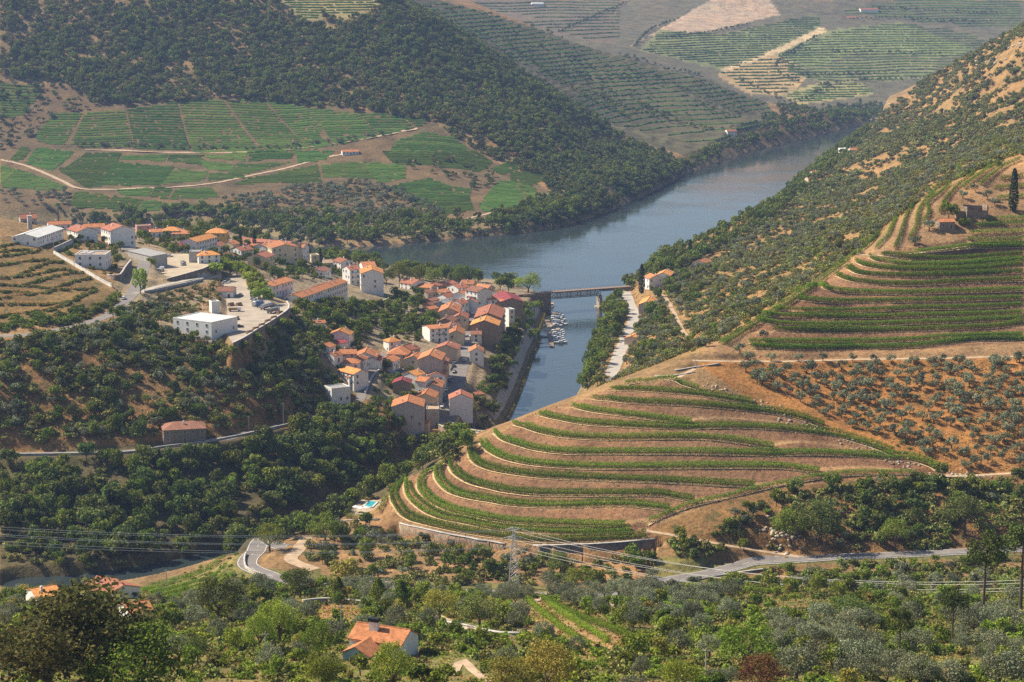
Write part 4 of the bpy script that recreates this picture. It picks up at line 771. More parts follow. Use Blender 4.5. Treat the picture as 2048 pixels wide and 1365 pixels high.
HOUSES = [
 (48,468,101,450,15,6.5,2,'gable','white','pale','long white hall with a pale sheet roof above the brown terraces',{'cat':'hall','name':'hall','chim':0}),
 (40,431,70,427,9,6,2,'gable','grey','red','small red-roofed house behind the square concrete chimney',{'ymin':1180,'th':20}),
 (97,444,139,441,8,5,1.6,'gable','white','orange','low orange-roofed house partly hidden behind the long hall',{'ymin':1180,'th':20}),
 (175,455,153,449,11,7.5,2.2,'gable','white','red','white gabled house with a red roof right of the long hall'),
 (168,449,207,446,8,5.5,1.8,'gable','white','orange','long orange roof just behind the white gabled house',{'ymin':1240,'th':20}),
 (245,452,226,446,15,12,2.5,'gable','white','red','tall white block with a plain gable and red roof on the left of town',{'cat':'apartment block','name':'apartment_block'}),
 (273,453,300,450,7,5,0,'flat','pink','flat','low pinkish flat-roofed house behind the tall white block',{'ymin':1240,'th':20}),
 (300,459,322,457,8,5,1.6,'gable','white','orange','small orange-roofed house below the pinkish flat one',{'ymin':1240,'th':20}),
 (156,507,216,507,16,6.6,0,'flat','white','flat','modern white flat-roofed house behind high garden walls',{'wsp':5,'cat':'villa','name':'villa'}),
 (272,498,318,509,9,4.5,.8,'shed','grey','grey','grey metal-roofed shed beside the bend of the hillside road',{'win':0,'cat':'shed','name':'shed'}),
 (338,454,349,454,9,6.5,2,'hip','white','bright','left one of two small orange hip-roofed houses at the back of town',{'ymin':1280}),
 (356,460,370,460,9,6.5,2,'hip','beige','orange','right one of two small orange hip-roofed houses at the back of town',{'ymin':1280}),
 (428,457,440,457,11,9,2.4,'hip','yellow','bright','yellow-walled house with a bright orange hipped roof'),
 (377,477,418,467,10,10.5,2,'gable','white','bright','long three-storey white block with many windows and orange roof',{'wsp':3.0,'cat':'apartment block','name':'apartment_block','chim':0}),
 (348,490,371,483,9,5,1.5,'gable','white','crimson','low white building with a dull red sheet roof beside the yard',{'chim':0}),
 (380,503,402,503,8,6,0,'flat','grey','grey','grey box-shaped building at the edge of the upper yard',{'win':0,'cat':'shed','name':'shed'}),
 (405,503,424,502,8,6.5,1.8,'hip','white','bright','white house with orange hipped roof right of the grey box',{'balc':1}),
 (443,507,456,504,9,5.5,1.8,'gable','white','red','small white house with dark red roof above the plane trees'),
 (471,494,496,491,10,6.5,2,'gable','white','red','white house with red roof in front of two cypresses',{'lmax':18}),
 (481,475,584,484,20,7,3,'gable','beige','red','very long red tiled roof of the low building by the river',{'lmax':70,'cat':'warehouse','name':'warehouse','chim':3}),
 (513,508,531,502,11,9.5,2.2,'gable','cream','red','pale two-storey house with balcony above the plane-tree row',{'balc':1,'lmax':16}),
 (570,489,559,481,17,12,2.2,'gable','cream','orange','large cream building with a broad gable and orange roof',{'cat':'apartment block','name':'apartment_block','lmax':24,'gw':.5}),
 (592,488,612,489,8,10,1.8,'gable','white','orange','white wing with verandas right of the cream building',{'balc':1,'lmax':12}),
 (622,506,634,514,5,6,0,'flat','cream','flat','narrow cream building between two cypresses by the river',{'lmax':9}),
 (645,520,662,519,9,5,1.6,'gable','grey','tan','small building with a pale weathered tile roof by the river',{'lmax':12}),
 (630,539,647,532,10,5,1.5,'gable','white','brown','low house with a columned porch and brown roof above the terraced row',{'lmax':14}),
 (678,515,694,519,9,7,2,'gable','white','red','white gabled house with red roof at the river edge left of the apartments',{'lmax':14}),
 (692,532,713,530,9,12,2,'gable','white','red','apartment block with open balconies left of the orange-roofed one',{'balc':1,'cat':'apartment block','name':'apartment_block','lmax':14}),
 (722,524,748,523,14,13,2.5,'gable','white','orange','rear apartment block with a broad orange-red roof by the river',{'cat':'apartment block','name':'apartment_block','lmax':18}),
 (745,542,741,528,14,16,2.5,'gable','white','bright','tall white apartment block with the brightest orange roof and blank gable',{'cat':'apartment block','name':'apartment_block','lmax':20,'gw':.2}),
 (529,566,570,554,9,8,1.6,'gable','white','orange','shorter of the two orange-roofed terraced rows',{'cat':'terraced row','name':'terraced_row','chim':4,'lmax':46,'wsp':3}),
 (585,589,678,557,9.5,8,1.6,'gable','white','orange','longer of the two orange-roofed terraced rows',{'cat':'terraced row','name':'terraced_row','chim':8,'lmax':80,'wsp':3}),
 (372,632,449,641,19,6.0,0,'flat','white','pale','big white flat-roofed warehouse at the corner of the car park',{'cat':'warehouse','name':'warehouse','wsp':5,'gw':.2}),
 (436,574,469,574,13,5,1.5,'gable','white','brown','small white office with weathered roof inside the car park',{'z':58,'chim':0}),
 (421,604,436,603,4.5,5.5,0,'flat','white','grey','narrow white cabin stack beside the car park office',{'win':0,'lmin':4,'cat':'cabin','name':'cabin'}),
 (813,556,838,560,12,7,2.4,'gable','white','red','broad red-roofed house with white gable left of the river roofs',{'lmax':18}),
 (838,567,868,569,10,5,1.6,'gable','beige','orange','long low orange-brown roof right of the broad white gable',{'lmax':20}),
 (866,566,905,561,9,5,1.4,'gable','brown','red','long dark red roof running towards the bridge trees',{'lmax':24}),
 (872,580,892,577,8,5,1.4,'gable','beige','orange','low orange roof just below the long dark red one',{'lmax':14}),
 (905,569,926,566,10,8.5,2,'gable','white','red','white house with red roof left of the street end',{'lmax':14}),
 (926,560,950,561,9,7,2,'gable','cream','orange','orange-roofed house at the back by the riverside trees',{'lmax':16}),
 (932,576,950,571,9,9,2,'gable','white','orange','narrow white house with orange roof against the four-storey block',{'lmax':12}),
 (945,572,969,576,11,14,2,'gable','white','brown','white four-storey house with balconies at the head of the main street',{'balc':1,'cat':'apartment block','name':'apartment_block','lmax':14,'gw':.1}),
 (956,568,982,571,8,8,2,'gable','beige','orange','orange roof right behind the four-storey house',{'lmax':16}),
 (968,592,985,590,9,9,2,'gable','white','orange','white house with clear orange roof below the four-storey house',{'lmax':12}),
 (988,597,1008,600,9,9,2,'gable','yellow','orange','ochre-walled house with orange roof above the big street block',{'lmax':13}),
 (1008,582,1024,597,15,11,2.6,'gable','brown','crimson','large building with a wine-red sheet roof next to the bridge',{'cat':'warehouse','name':'warehouse','lmax':28,'chim':0}),
 (984,606,975,628,16,17,3,'gable','brown','red','rear half of the big street block with a brown-red roof',{'cat':'apartment block','name':'apartment_block','lmax':34}),
 (974,630,968,642,16,16.2,3,'gable','brown','bright','front half of the big street block with a bright orange roof and tan gable',{'cat':'apartment block','name':'apartment_block','lmax':16,'gw':.05,'chim':3}),
 (1013,619,1024,618,6,12,0,'flat','white','grey','narrow white tower-like house on the river side of the big block',{'lmin':4}),
 (944,662,961,662,7,6,1.4,'gable','white','brown','small white house with a brown roof at the foot of the tan gable',{'lmax':8,'gw':.3}),
 (966,657,970,657,7,7.5,1.8,'hip','white','orange','little white house with orange pyramid roof at the foot of the tan gable',{'lmax':2}),
 (975,674,984,674,5,4,1.2,'gable','brown','orange','tiny orange-roofed lean-to beside the pyramid roof',{'lmax':6,'win':0}),
 (953,697,952,688,7,8,2,'gable','white','orange','small chapel-like house with a round window on the river side of the street',{'lmax':11,'gw':1,'wsp':6}),
 (892,690,899,682,11,9,2.2,'gable','beige','red','beige gabled house where the main street narrows',{'lmax':14,'gw':.1}),
 (858,711,868,696,11,15,2.6,'gable','grey','orange','tallest grey gable house with an orange roof between the two streets',{'lmax':18,'gw':.08,'cat':'apartment block','name':'apartment_block'}),
 (797,697,803,692,10,9,2.4,'hip','beige','orange','hip-roofed corner house with beige front beside the high stone wall'),
 (808,691,826,687,9,9,2,'gable','beige','red','long red-roofed house lining the upper street',{'lmax':16}),
 (817,743,836,738,8,7,1.8,'gable','white','bright','small house with clean orange roof under the tall grey gable',{'lmax':11}),
 (806,752,803,761,8,8,1.6,'gable','stone','crimson','stone house with a dull pink-red roof above the gorge',{'lmax':9,'gw':0}),
 (840,753,858,755,8,8,1.4,'gable','white','orange','white house with a small window and orange roof beside the street',{'lmax':11}),
 (849,788,858,776,9,7,2,'gable','beige','orange','orange-roofed house low down between street and gorge',{'lmax':13}),
 (815,803,818,789,15,13,2.6,'gable','grey','orange','big stained grey gable building hanging over the gorge',{'lmax':18,'gw':.12,'cat':'apartment block','name':'apartment_block'}),
 (858,816,873,816,9,9,0,'flat','grey','tan','flat-roofed grey annex joined to the big stained gable',{'win':0}),
 (828,840,858,841,5,3,.8,'gable','beige','orange','low outbuilding with orange roof below the stained gable',{'win':0,'lmax':9,'chim':0}),
 (922,788,921,779,10.5,10,2.6,'gable','white','red','white house with a blank gable alone on the river side of the street',{'gw':0,'lmax':15}),
 (945,785,958,783,6,3,.8,'gable','brown','red','little red-roofed shed behind the lone white house',{'win':0,'lmax':8,'chim':0,'cat':'shed','name':'shed'}),
 (678,661,686,655,10,8,2.2,'gable','white','bright','white house with an orange roof alone on the slope below the terraced rows',{'lmax':12}),
 (668,681,686,679,8,4,1,'gable','white','crimson','flat crimson-roofed garage below the lone white hillside house',{'win':0,'lmax':10,'chim':0,'cat':'garage','name':'garage'}),
 (660,705,676,702,6,5,1.4,'gable','white','orange','leftmost small white house of the hillside cluster',{'lmax':9}),
 (680,699,713,699,6,7,1.6,'gable','grey','orange','long grey-walled house with orange roof in the hillside cluster',{'lmax':14}),
 (691,717,706,717,8,5,1.6,'hip','white','orange','small hip-roofed house in the middle of the hillside cluster',{'lmax':6}),
 (728,707,737,693,11,8,2.4,'gable','white','orange','white gabled house with orange roof beside the walled terrace',{'lmax':14,'gw':.4}),
 (690,732,722,740,8,8,1.6,'gable','white','bright','narrow white house with two long orange roof strips',{'lmax':14,'chim':0}),
 (667,771,682,777,9,7,0,'flat','white','grey','white house with a flat grey-brown roof lowest on the slope',{'lmax':10}),
 (779,676,789,675,6,7,1.6,'hip','white','bright','tiny white house with a vivid orange roof among the garden terraces',{'lmax':2}),
 (628,641,647,640,6,4,1,'gable','white','orange','little garden house with pale orange roof left of the curved wall',{'lmax':8,'win':0}),
 (852,651,890,648,10,9,1.2,'gable','white','orange','white building with dark lettering on its side wall',{'gw':.2,'lmax':15}),
 (895,619,905,600,11,10,2.6,'gable','beige','orange','beige gabled house with orange roof on the left of the main street',{'lmax':24,'gw':.1,'chim':3}),
 (910,600,925,597,9,9,2,'gable','white','red','red-roofed house between the beige gable and the street head',{'lmax':14}),
 (880,603,893,598,7,6,1.4,'gable','grey','grey','small grey sheet-roofed building beside the beige gable',{'lmax':12,'win':0}),
 (890,637,901,630,8,9,2,'gable','brown','brown','brown-roofed house behind the lettered white building',{'lmax':12}),
 (906,641,899,655,8,9,2,'gable','beige','brown','narrow brown-roofed house lining the street by the lettered building',{'lmax':18}),
 (855,598,870,594,6,4,1.2,'gable','brown','brown','uppermost of the three rusty-roofed sheds in the gardens',{'win':0,'lmax':9,'chim':0,'cat':'shed','name':'shed'}),
 (853,606,870,602,6,4,1.2,'gable','brown','brown','middle one of the three rusty-roofed sheds in the gardens',{'win':0,'lmax':9,'chim':0,'cat':'shed','name':'shed'}),
 (852,614,869,611,6,4,1.2,'gable','brown','orange','lowest of the three rusty-roofed sheds in the gardens',{'win':0,'lmax':9,'chim':0,'cat':'shed','name':'shed'}),
 (1300,547,1312,551,9,9,2,'gable','white','orange','white house with orange roof beside the tall cypress at the bridge end',{'lmax':12}),
 (1322,548,1338,536,9,7,2,'gable','white','bright','orange-roofed white house right of the cypress house',{'lmax':18}),
 (1303,590,1291,606,9,6,2,'gable','grey','bright','orange-roofed building above the riverside road',{'lmax':22,'ymin':1150}),
 (1262,673,1280,664,8,4.5,1.4,'gable','beige','bright','low orange-roofed house beside the riverside road bend',{'lmax':14,'ymin':1050}),
 (1216,769,1232,764,5,4,1,'gable','beige','orange','small orange-roofed store just behind the spur crest',{'lmax':7,'ymin':960,'win':0,'chim':0}),
 (1395,522,1414,515,9,5,1.8,'gable','white','orange','small orange roof on the slope right of the bridge houses',{'lmax':14,'ymin':1200}),
 (1680,298,1692,297,11,8,0,'flat','white','pale','white flat-roofed house on the far right river bank',{'ymin':2000,'lmax':14,'th':12}),
 (1699,297,1712,295,10,7,1.8,'gable','white','orange','orange-roofed house beside the white flat-roofed one on the right bank',{'ymin':2000,'lmax':14,'th':12}),
 (1622,343,1640,341,9,6,2,'gable','white','orange','upper one of two orange roofs low on the right bank',{'ymin':1900,'lmax':14,'th':15}),
 (1613,354,1630,352,9,5,2,'gable','beige','orange','lower one of two orange roofs low on the right bank',{'ymin':1900,'lmax':14,'th':15}),
 (1875,438,1907,437,6,4.5,1.2,'gable','stone','orange','low stone farm building with orange roof among the high terraces',{'ymin':880,'ymax':1000,'th':8,'lmax':9,'chim':0}),
 (684,301,716,298,10,5,1.8,'gable','white','orange','white farmhouse with orange roof among the vineyards across the river',{'ymin':1900,'lmax':20,'th':12}),
 (1452,260,1471,258,13,9,2.2,'gable','white','red','white riverside house on the far bank below the terraces',{'ymin':2500,'lmax':16,'th':10}),
 (1719,17,1755,16,18,9,3,'gable','white','red','large white estate with red roofs high on the distant hills',{'ymin':3300,'lmax':40,'th':8}),
 (1680,34,1714,33,12,6,2,'gable','white','red','lower long building of the distant red-roofed estate',{'ymin':3300,'lmax':36,'th':8}),
 (1063,6,1086,5,14,8,2,'gable','white','pale','white estate building at the very top on the distant hill',{'ymin':3300,'lmax':26,'th':10}),
 (348,844,385,842,12,8,2.2,'hip','stone','brown','grey stone house with a brown hipped roof on the valley road',{'lmax':8}),
 (194,1153,247,1170,12,6,2,'gable','white','red','white house with dark red roof behind the big dark tree',{'lmax':16,'ymin':560}),
 (262,1206,280,1203,7,4.5,1.2,'gable','white','orange','small orange-roofed outbuilding near the dark tree',{'lmax':8,'win':0,'chim':0}),
 (62,1178,110,1170,9,5,1.6,'gable','white','bright','orange-roofed house half hidden behind the big dark tree',{'lmax':13}),
 (924, 613, 916, 638, 9, 10, 2.2, 'gable', 'beige', 'red', 'second house up on the left side of the main street', {'lmax': 16, 'gw': 0.3}),
 (916, 645, 910, 668, 8, 9.5, 2, 'gable', 'cream', 'orange', 'street house between the lettered building and the main street', {'lmax': 16, 'gw': 0.3}),
 (918, 584, 932, 580, 9, 8, 2, 'gable', 'white', 'orange', 'orange-roofed house squeezed in behind the beige gable', {'lmax': 16, 'gw': 0.3}),
 (884, 588, 902, 585, 8, 6, 1.8, 'gable', 'white', 'red', 'low red-roofed house left of the street head', {'lmax': 16, 'gw': 0.3}),
 (845, 580, 862, 577, 8, 5, 1.6, 'gable', 'beige', 'brown', 'brown-roofed house below the broad white gable', {'lmax': 16, 'gw': 0.3}),
 (960, 582, 975, 586, 8, 9, 2, 'gable', 'beige', 'red', 'red-roofed house tucked between four-storey house and wine-red roof', {'lmax': 16, 'gw': 0.3}),
 (990, 582, 1003, 579, 8, 7, 1.8, 'gable', 'white', 'orange', 'small orange-roofed house left of the wine-red roof', {'lmax': 16, 'gw': 0.3}),
 (770, 716, 784, 709, 8, 6, 1.8, 'gable', 'white', 'orange', 'small white house at the top of the sloping street', {'lmax': 16, 'gw': 0.3}),
 (744, 716, 752, 708, 7, 6, 1.6, 'gable', 'white', 'red', 'little red-roofed house behind the white gabled house', {'lmax': 16, 'gw': 0.3}),
 (712, 714, 722, 708, 7, 6, 1.6, 'gable', 'white', 'orange', 'little orange-roofed house left of the white gabled house', {'lmax': 16, 'gw': 0.3}),
 (826, 712, 838, 704, 9, 8, 2, 'gable', 'beige', 'orange', 'orange-roofed house opposite the tall grey gable', {'lmax': 16, 'gw': 0.3}),
 (874, 722, 880, 708, 9, 11, 2.2, 'gable', 'beige', 'red', 'red-roofed house between tall grey gable and main street', {'lmax': 16, 'gw': 0.3}),
 (872, 745, 877, 732, 8, 9, 1.8, 'gable', 'white', 'orange', 'slim white street house below the tall grey gable', {'lmax': 16, 'gw': 0.3}),
 (866, 768, 871, 756, 8, 8, 1.8, 'gable', 'grey', 'orange', 'grey street house with orange roof low on the main street', {'lmax': 16, 'gw': 0.3}),
 (700, 742, 713, 748, 7, 6, 1.4, 'gable', 'white', 'red', 'small red roof below the two long orange strips', {'lmax': 16, 'gw': 0.3}),
 (645, 688, 658, 684, 7, 5, 1.4, 'gable', 'white', 'orange', 'small white house at the left end of the hillside cluster', {'lmax': 16, 'gw': 0.3}),
 (940, 598, 950, 594, 8, 9, 2, 'gable', 'white', 'orange', 'white house with orange roof at the very head of the street', {'lmax': 16, 'gw': 0.3}),
 (520, 488, 536, 485, 9, 6, 1.8, 'gable', 'white', 'orange', 'small white house between the cypress pair and cream building', {'lmax': 16, 'gw': 0.3}),
 (425, 486, 440, 483, 9, 6, 1.8, 'gable', 'white', 'red', 'white house with red roof below the yellow one', {'lmax': 16, 'gw': 0.3}),
 (455, 482, 468, 480, 9, 6, 1.8, 'gable', 'beige', 'orange', 'beige house right of the yellow one', {'lmax': 16, 'gw': 0.3})
]
hr = random.Random(5); HR = {}
for sp in HOUSES:
    HR[sp[10]] = house(sp, hr)
# the foreground house: a main range, a wing towards the viewer and a white chimney with a black cap
fgm = house((735,1248,800,1258,7.6,6.2,1.9,'gable','white','orange','white single-storey house with orange roof and big chimney in the foreground',{'chim':0,'th':-24,'lmin':11.6,'lmax':12,'wsp':4}), hr)[0]
M['black'] = plain('black_metal', (.015, .015, .016), .5, .2, 3); M['blue_wall'] = wall_mat('pale_blue_wall', (.52, .70, .72), .1)
wb = MB(); wb.add([(-4.2, -9.5, -4), (1.6, -9.5, -4), (1.6, -4.9, -4), (-4.2, -4.9, -4), (-4.2, -9.5, 3.2), (1.6, -9.5, 3.2), (1.6, -4.9, 3.2), (-4.2, -4.9, 3.2), (-1.3, -9.5, 4.7), (-1.3, -4.9, 4.7)], [[0, 1, 5, 8, 4], [1, 2, 6, 5], [3, 0, 4, 7], [4, 8, 9, 7], [8, 5, 6, 9]])
obj('wing_wall', wb.mesh('wing_wall'), M['blue_wall'], fgm)
rb = MB()
for s in (-1, 1):
    top = [(-1.3, -9.9, 4.85), (-1.3, -2.5, 4.85), (-1.3 + s * 3.4, -2.5, 3.1), (-1.3 + s * 3.4, -9.9, 3.1)]; rb.add(top + [(x, y, z - .2) for x, y, z in top], [[0, 1, 2, 3], [7, 6, 5, 4], [0, 4, 5, 1], [1, 5, 6, 2], [2, 6, 7, 3], [3, 7, 4, 0]])
obj('wing_roof', rb.mesh('wing_roof'), M['r_orange'], fgm)
cb = MB(); cb.box((-1.5, -1.2, 5.9), (1.9, .9, 3.0)); ch = obj('chimney_stack', cb.mesh('chimney_stack'), M['w_white'], fgm); cb = MB(); cb.box((-1.5, -1.2, 7.75), (2.2, 1.2, .7)); obj('chimney_cap', cb.mesh('chimney_cap'), M['black'], ch)
# lettering and emblem on the white side wall
sg = HR['white building with dark lettering on its side wall']; r_, L_, Wd, h, H = sg
eb = MB()
for k in range(14): a = k * .449; eb.box((math.cos(a) * .5, 0, math.sin(a) * .7), (.35, .04, .45))
eb.box((0, 0, -1.3), (.14, .05, 1.6)); e_ = obj('tree_emblem', eb.mesh('tree_emblem'), M['black'], r_); e_.location = (L_ * .22, -Wd / 2 - .05, h * .62)
for q, (dx, wdt) in enumerate(((-.22, 2.6), (-.12, 4.2))):
    lb = MB()
    for k in range(int(wdt / .34)): lb.box((-wdt / 2 + k * .34, 0, .05 * (k % 3)), (.22, .04, .42 if k % 4 else .55))
    o = obj('lettering', lb.mesh('lettering'), M['black'], r_); o.location = (L_ * (.02 if q else -.05), -Wd / 2 - .05, h * (.55 if q else .66))
# ------------------------------------------------------------------ walls
def stone_mat(name, col, sc_=1.2):
    m, nt, out = new_mat(name); L = nt.links.new; b = N(nt, 'ShaderNodeBsdfPrincipled'); b.inputs['Roughness'].default_value = .95; b.inputs['Specular IOR Level'].default_value = .1
    geo = N(nt, 'ShaderNodeNewGeometry'); v_ = N(nt, 'ShaderNodeTexVoronoi'); v_.inputs['Scale'].default_value = sc_; L(geo.outputs['Position'], v_.inputs['Vector'])
    n1 = N(nt, 'ShaderNodeTexNoise'); n1.inputs['Scale'].default_value = .35; n1.inputs['Detail'].default_value = 6; L(geo.outputs['Position'], n1.inputs['Vector'])
    r = ramp(nt, [(.25, tuple(c * .55 for c in col)), (.5, col), (.8, tuple(c * 1.35 for c in col))]); L(n1.outputs[0], r.inputs[0])
    c = mixc(nt, r.outputs[0], v_.outputs['Color'], .22, 'OVERLAY'); L(c, b.inputs['Base Color'])
    bp = N(nt, 'ShaderNodeBump'); bp.inputs['Strength'].default_value = .9; bp.inputs['Distance'].default_value = .25; L(v_.outputs['Distance'], bp.inputs['Height']); L(bp.outputs[0], b.inputs['Normal']); L(b.outputs[0], out.inputs[0]); return m
M['stone'] = stone_mat('rubble_stone', (.26, .19, .14)); M['stone_pale'] = stone_mat('pale_stone', (.42, .35, .27)); M['concrete'] = plain('concrete', (.46, .43, .39), .9, .15, .4)
def wall(name, P, up, down, thick, mat, label, ztop=None, cope=True, cat='wall', lim=None):
    Q = smooth(np.array(P, float), 8.0); W = []
    for u, v in Q:
        if ztop is not None: q = on_z(u, v, ztop); W.append((q[0], q[1], ztop + up))
        else:
            q = hit(u, v, *(lim or ())); W.append((q[0], q[1], q[2] + up))
    W = resample(W, 2.5); n = len(W)
    if ztop is None:
        k = max(1, n // 10); W[:, 2] = np.convolve(np.pad(W[:, 2], k, mode='edge'), np.ones(2 * k + 1) / (2 * k + 1), 'valid')
    t = np.gradient(W[:, :2], axis=0); t /= np.linalg.norm(t, axis=1)[:, None] + 1e-9; nn = np.stack([-t[:, 1], t[:, 0]], 1); o = W[0].copy()
    def slab(th, zt, zb):
        V_ = []; F = []
        for p, q in zip(W, nn):
            for s in (-.5, .5):
                x, y = p[0] + q[0] * s * th, p[1] + q[1] * s * th; V_ += [(x - o[0], y - o[1], p[2] - zb - o[2]), (x - o[0], y - o[1], p[2] + zt - o[2])]
        for i in range(n - 1):
            a = 4 * i; b = a + 4; F += [[a, b, b + 1, a + 1], [a + 2, a + 3, b + 3, b + 2], [a + 1, b + 1, b + 3, a + 3]]
        F += [[0, 1, 3, 2], [4 * n - 4, 4 * n - 2, 4 * n - 1, 4 * n - 3]]; return mesh(name, V_, F)
    r = empty(name, tuple(o), label=label, category=cat); obj('masonry', slab(thick, 0, down), mat, r)
    if cope: obj('coping', slab(thick + .25, .18, .003), M['concrete'], r)
    return W
wall('retaining_wall', [(466,690),(490,678),(515,662),(545,644),(578,620),(574,606)], .9, 13, .8, M['stone'], 'tall rubble retaining wall holding up the car park', ztop=58)
wall('retaining_wall', [(334,560),(360,553),(385,546),(410,538),(430,526),(438,516)], .6, 8, .7, M['stone'], 'curved dark retaining wall below the upper yard', ztop=66)
wall('retaining_wall', [(288,586),(330,578),(380,567),(442,552)], .9, 6, .5, M['concrete'], 'concrete wall along the outer edge of the ramp road')
wall('garden_wall', [(109,505),(135,493),(159,481)], 2.6, 3, .5, M['concrete'], 'pale garden wall closing the top of the villa plot')
wall('garden_wall', [(108,508),(150,533),(190,557),(226,577)], 1.6, 3, .5, M['concrete'], 'long slanting wall between the brown terraces and the villa')
wall('retaining_wall', [(214,552),(239,552),(250,537),(262,522)], .5, 9, .7, M['stone'], 'high stone wall on the inner side of the road bend', ztop=72)
wall('retaining_wall', [(731,789),(741,763),(750,750),(772,732),(786,714)], .9, 8, .8, M['stone_pale'], 'long pale stone wall beside the sloping street')
wall('garden_wall', [(672,636),(709,627),(741,618),(762,606),(778,600)], .9, 5, .6, M['stone'], 'curved dark garden wall sweeping below the apartments')
wall('retaining_wall', [(800,1049),(840,1057),(900,1070),(960,1081),(1012,1090)], .3, 6.5, .9, M['stone'], 'broad sunlit dry-stone wall at the foot of the spur')
wall('retaining_wall', [(1066,1093),(1150,1091),(1230,1087),(1312,1079)], .3, 7, .9, M['stone'], 'dark shaded dry-stone wall at the foot of the spur')
wall('retaining_wall', [(662,1044),(700,1042),(758,1040)], .3, 4, .7, M['stone_pale'], 'low stone wall under the swimming pool terrace')
wall('parapet', [(0,913),(120,911),(250,908),(330,896),(400,888),(450,879),(520,865),(580,851),(636,838)], .9, 2.5, .4, M['stone_pale'], 'low parapet along the outer side of the valley road')
wall('parapet', [(492,1110),(489,1122),(494,1140),(530,1155)], .9, 2.0, .4, M['stone_pale'], 'low parapet around the hairpin bend of the country road')
wall('garden_wall', [(606,1209),(660,1207),(728,1211)], 1.3, 2, .5, M['stone_pale'], 'pale garden wall behind the brown field above the foreground house')
wall('garden_wall', [(880,1250),(930,1258),(990,1272),(1050,1275)], 1.0, 2, .6, M['stone_pale'], 'dry-stone wall below the flowering bush in the foreground')
wall('retaining_wall', [(1340,1175),(1400,1160),(1470,1147),(1560,1136)], .2, 3.5, .6, M['stone'], 'stone wall carrying the country road on the right')
wall('retaining_wall', [(1350,742),(1400,734),(1440,728)], .2, 3.5, .6, M['stone'], 'upper of two dark dry-stone walls at the top of the spur')
wall('retaining_wall', [(1310,754),(1350,752),(1390,745)], .2, 3.5, .6, M['stone'], 'lower of two dark dry-stone walls at the top of the spur')
quay = [(q[0] - 1.2, q[1]) for q in pl]
QW = resample([(x, y, 2.4) for x, y in quay], 3.0)
def wall3(name, W, down, thick, mat, label, cat='wall'):
    n = len(W); t = np.gradient(W[:, :2], axis=0); t /= np.linalg.norm(t, axis=1)[:, None] + 1e-9; nn = np.stack([-t[:, 1], t[:, 0]], 1); V_ = []; F = []
    for p, q in zip(W, nn):
        for s in (-.5, .5): V_ += [(p[0] + q[0] * s * thick, p[1] + q[1] * s * thick, p[2] - down), (p[0] + q[0] * s * thick, p[1] + q[1] * s * thick, p[2])]
    for i in range(n - 1): a = 4 * i; b = a + 4; F += [[a, b, b + 1, a + 1], [a + 2, a + 3, b + 3, b + 2], [a + 1, b + 1, b + 3, a + 3]]
    F += [[0, 1, 3, 2], [4 * n - 4, 4 * n - 2, 4 * n - 1, 4 * n - 3]]; return obj(name, mesh(name, V_, F), mat, label=label, category=cat)
wall3('quay_wall', QW, 4, .9, M['stone'], 'low stone quay wall along the town side of the tributary')
pw = QW.copy(); pw[:, 0] -= 3.4; pw[:, 2] = 2.55
obj('promenade', ribbon(pw, 4.2, .05), M['concrete_road'], kind='structure')
# ------------------------------------------------------------------ iron railway bridge
M['iron'] = plain('painted_iron', (.13, .125, .12), .6, .2, 1.0, metal=.3); M['timber'] = plain('weathered_deck', (.25, .18, .14), .9, .15, .8)
DZ = 13.2; A = Vector(on_z(1097, 585, DZ)); B = Vector(on_z(1198, 577.6, DZ)); ax = (B - A); SPAN = ax.length; ax.normalize(); nx = Vector((-ax.y, ax.x, 0)); TH = 4.4
br = empty('railway_bridge', tuple(A), label='iron lattice railway bridge across the mouth of the tributary', category='bridge')
def BP(t, off, z): return tuple(ax * t + nx * off + Vector((0, 0, z)))
ang = math.atan2(ax.y, ax.x); Ll, Lr = -24.0, SPAN + 24
mb = MB(); c = ax * ((Ll + Lr) / 2); mb.box((c.x, c.y, .15), (Lr - Ll, 6.0, .45), ang); obj('deck', mb.mesh('deck'), M['timber'], br)
for s in (-1, 1):
    mb = MB()
    for z in (-.25, -TH): a_, b_ = BP(0, s * 2.4, z), BP(SPAN, s * 2.4, z); cc = (Vector(a_) + Vector(b_)) / 2; mb.box(tuple(cc), (SPAN, .4, .4), ang)
    ch = obj('truss', mb.mesh('truss'), M['iron'], br); mb = MB(); n = 15
    for k in range(n):
        for dz in (0, 1):
            t0, t1 = SPAN * k / n, SPAN * min(n, k + 2) / n
            mb.tube(BP(t0, s * 2.4, -.3 if dz else -TH), BP(t1, s * 2.4, -TH if dz else -.3), .17, n=4)
    obj('lattice', mb.mesh('lattice'), M['iron'], ch); mb = MB()
    for k in range(0, n + 1, 3): mb.box(BP(SPAN * k / n, s * 2.4, -TH / 2), (.3, .3, TH), ang)
    obj('uprights', mb.mesh('uprights'), M['iron'], ch)
    mb = MB(); mb.tube(BP(Ll, s * 2.9, 1.35), BP(Lr, s * 2.9, 1.35), .05, n=4)
    for k in np.arange(Ll, Lr, 2.5): mb.tube(BP(k, s * 2.9, .35), BP(k, s * 2.9, 1.35), .04, n=4)
    obj('railing', mb.mesh('railing'), M['iron'], br)
    mb = MB(); cc = Vector(BP((SPAN + Lr) / 2 + .4, s * 2.2, -.9)); mb.box(tuple(cc), (Lr - SPAN - .8, .3, 1.5), ang); obj('side_girder', mb.mesh('side_girder'), M['iron'], br)
mb = MB(); cc = BP(SPAN + .4, 0, -(DZ + 4) / 2 - TH / 2); mb.box(cc, (2.2, 5.5, DZ + 4 - TH), ang, taper=.85); mb.box(BP(SPAN + .4, 0, -DZ - .2), (4, 7.5, 2.4), ang); obj('pier', mb.mesh('pier'), M['stone_pale'], br)
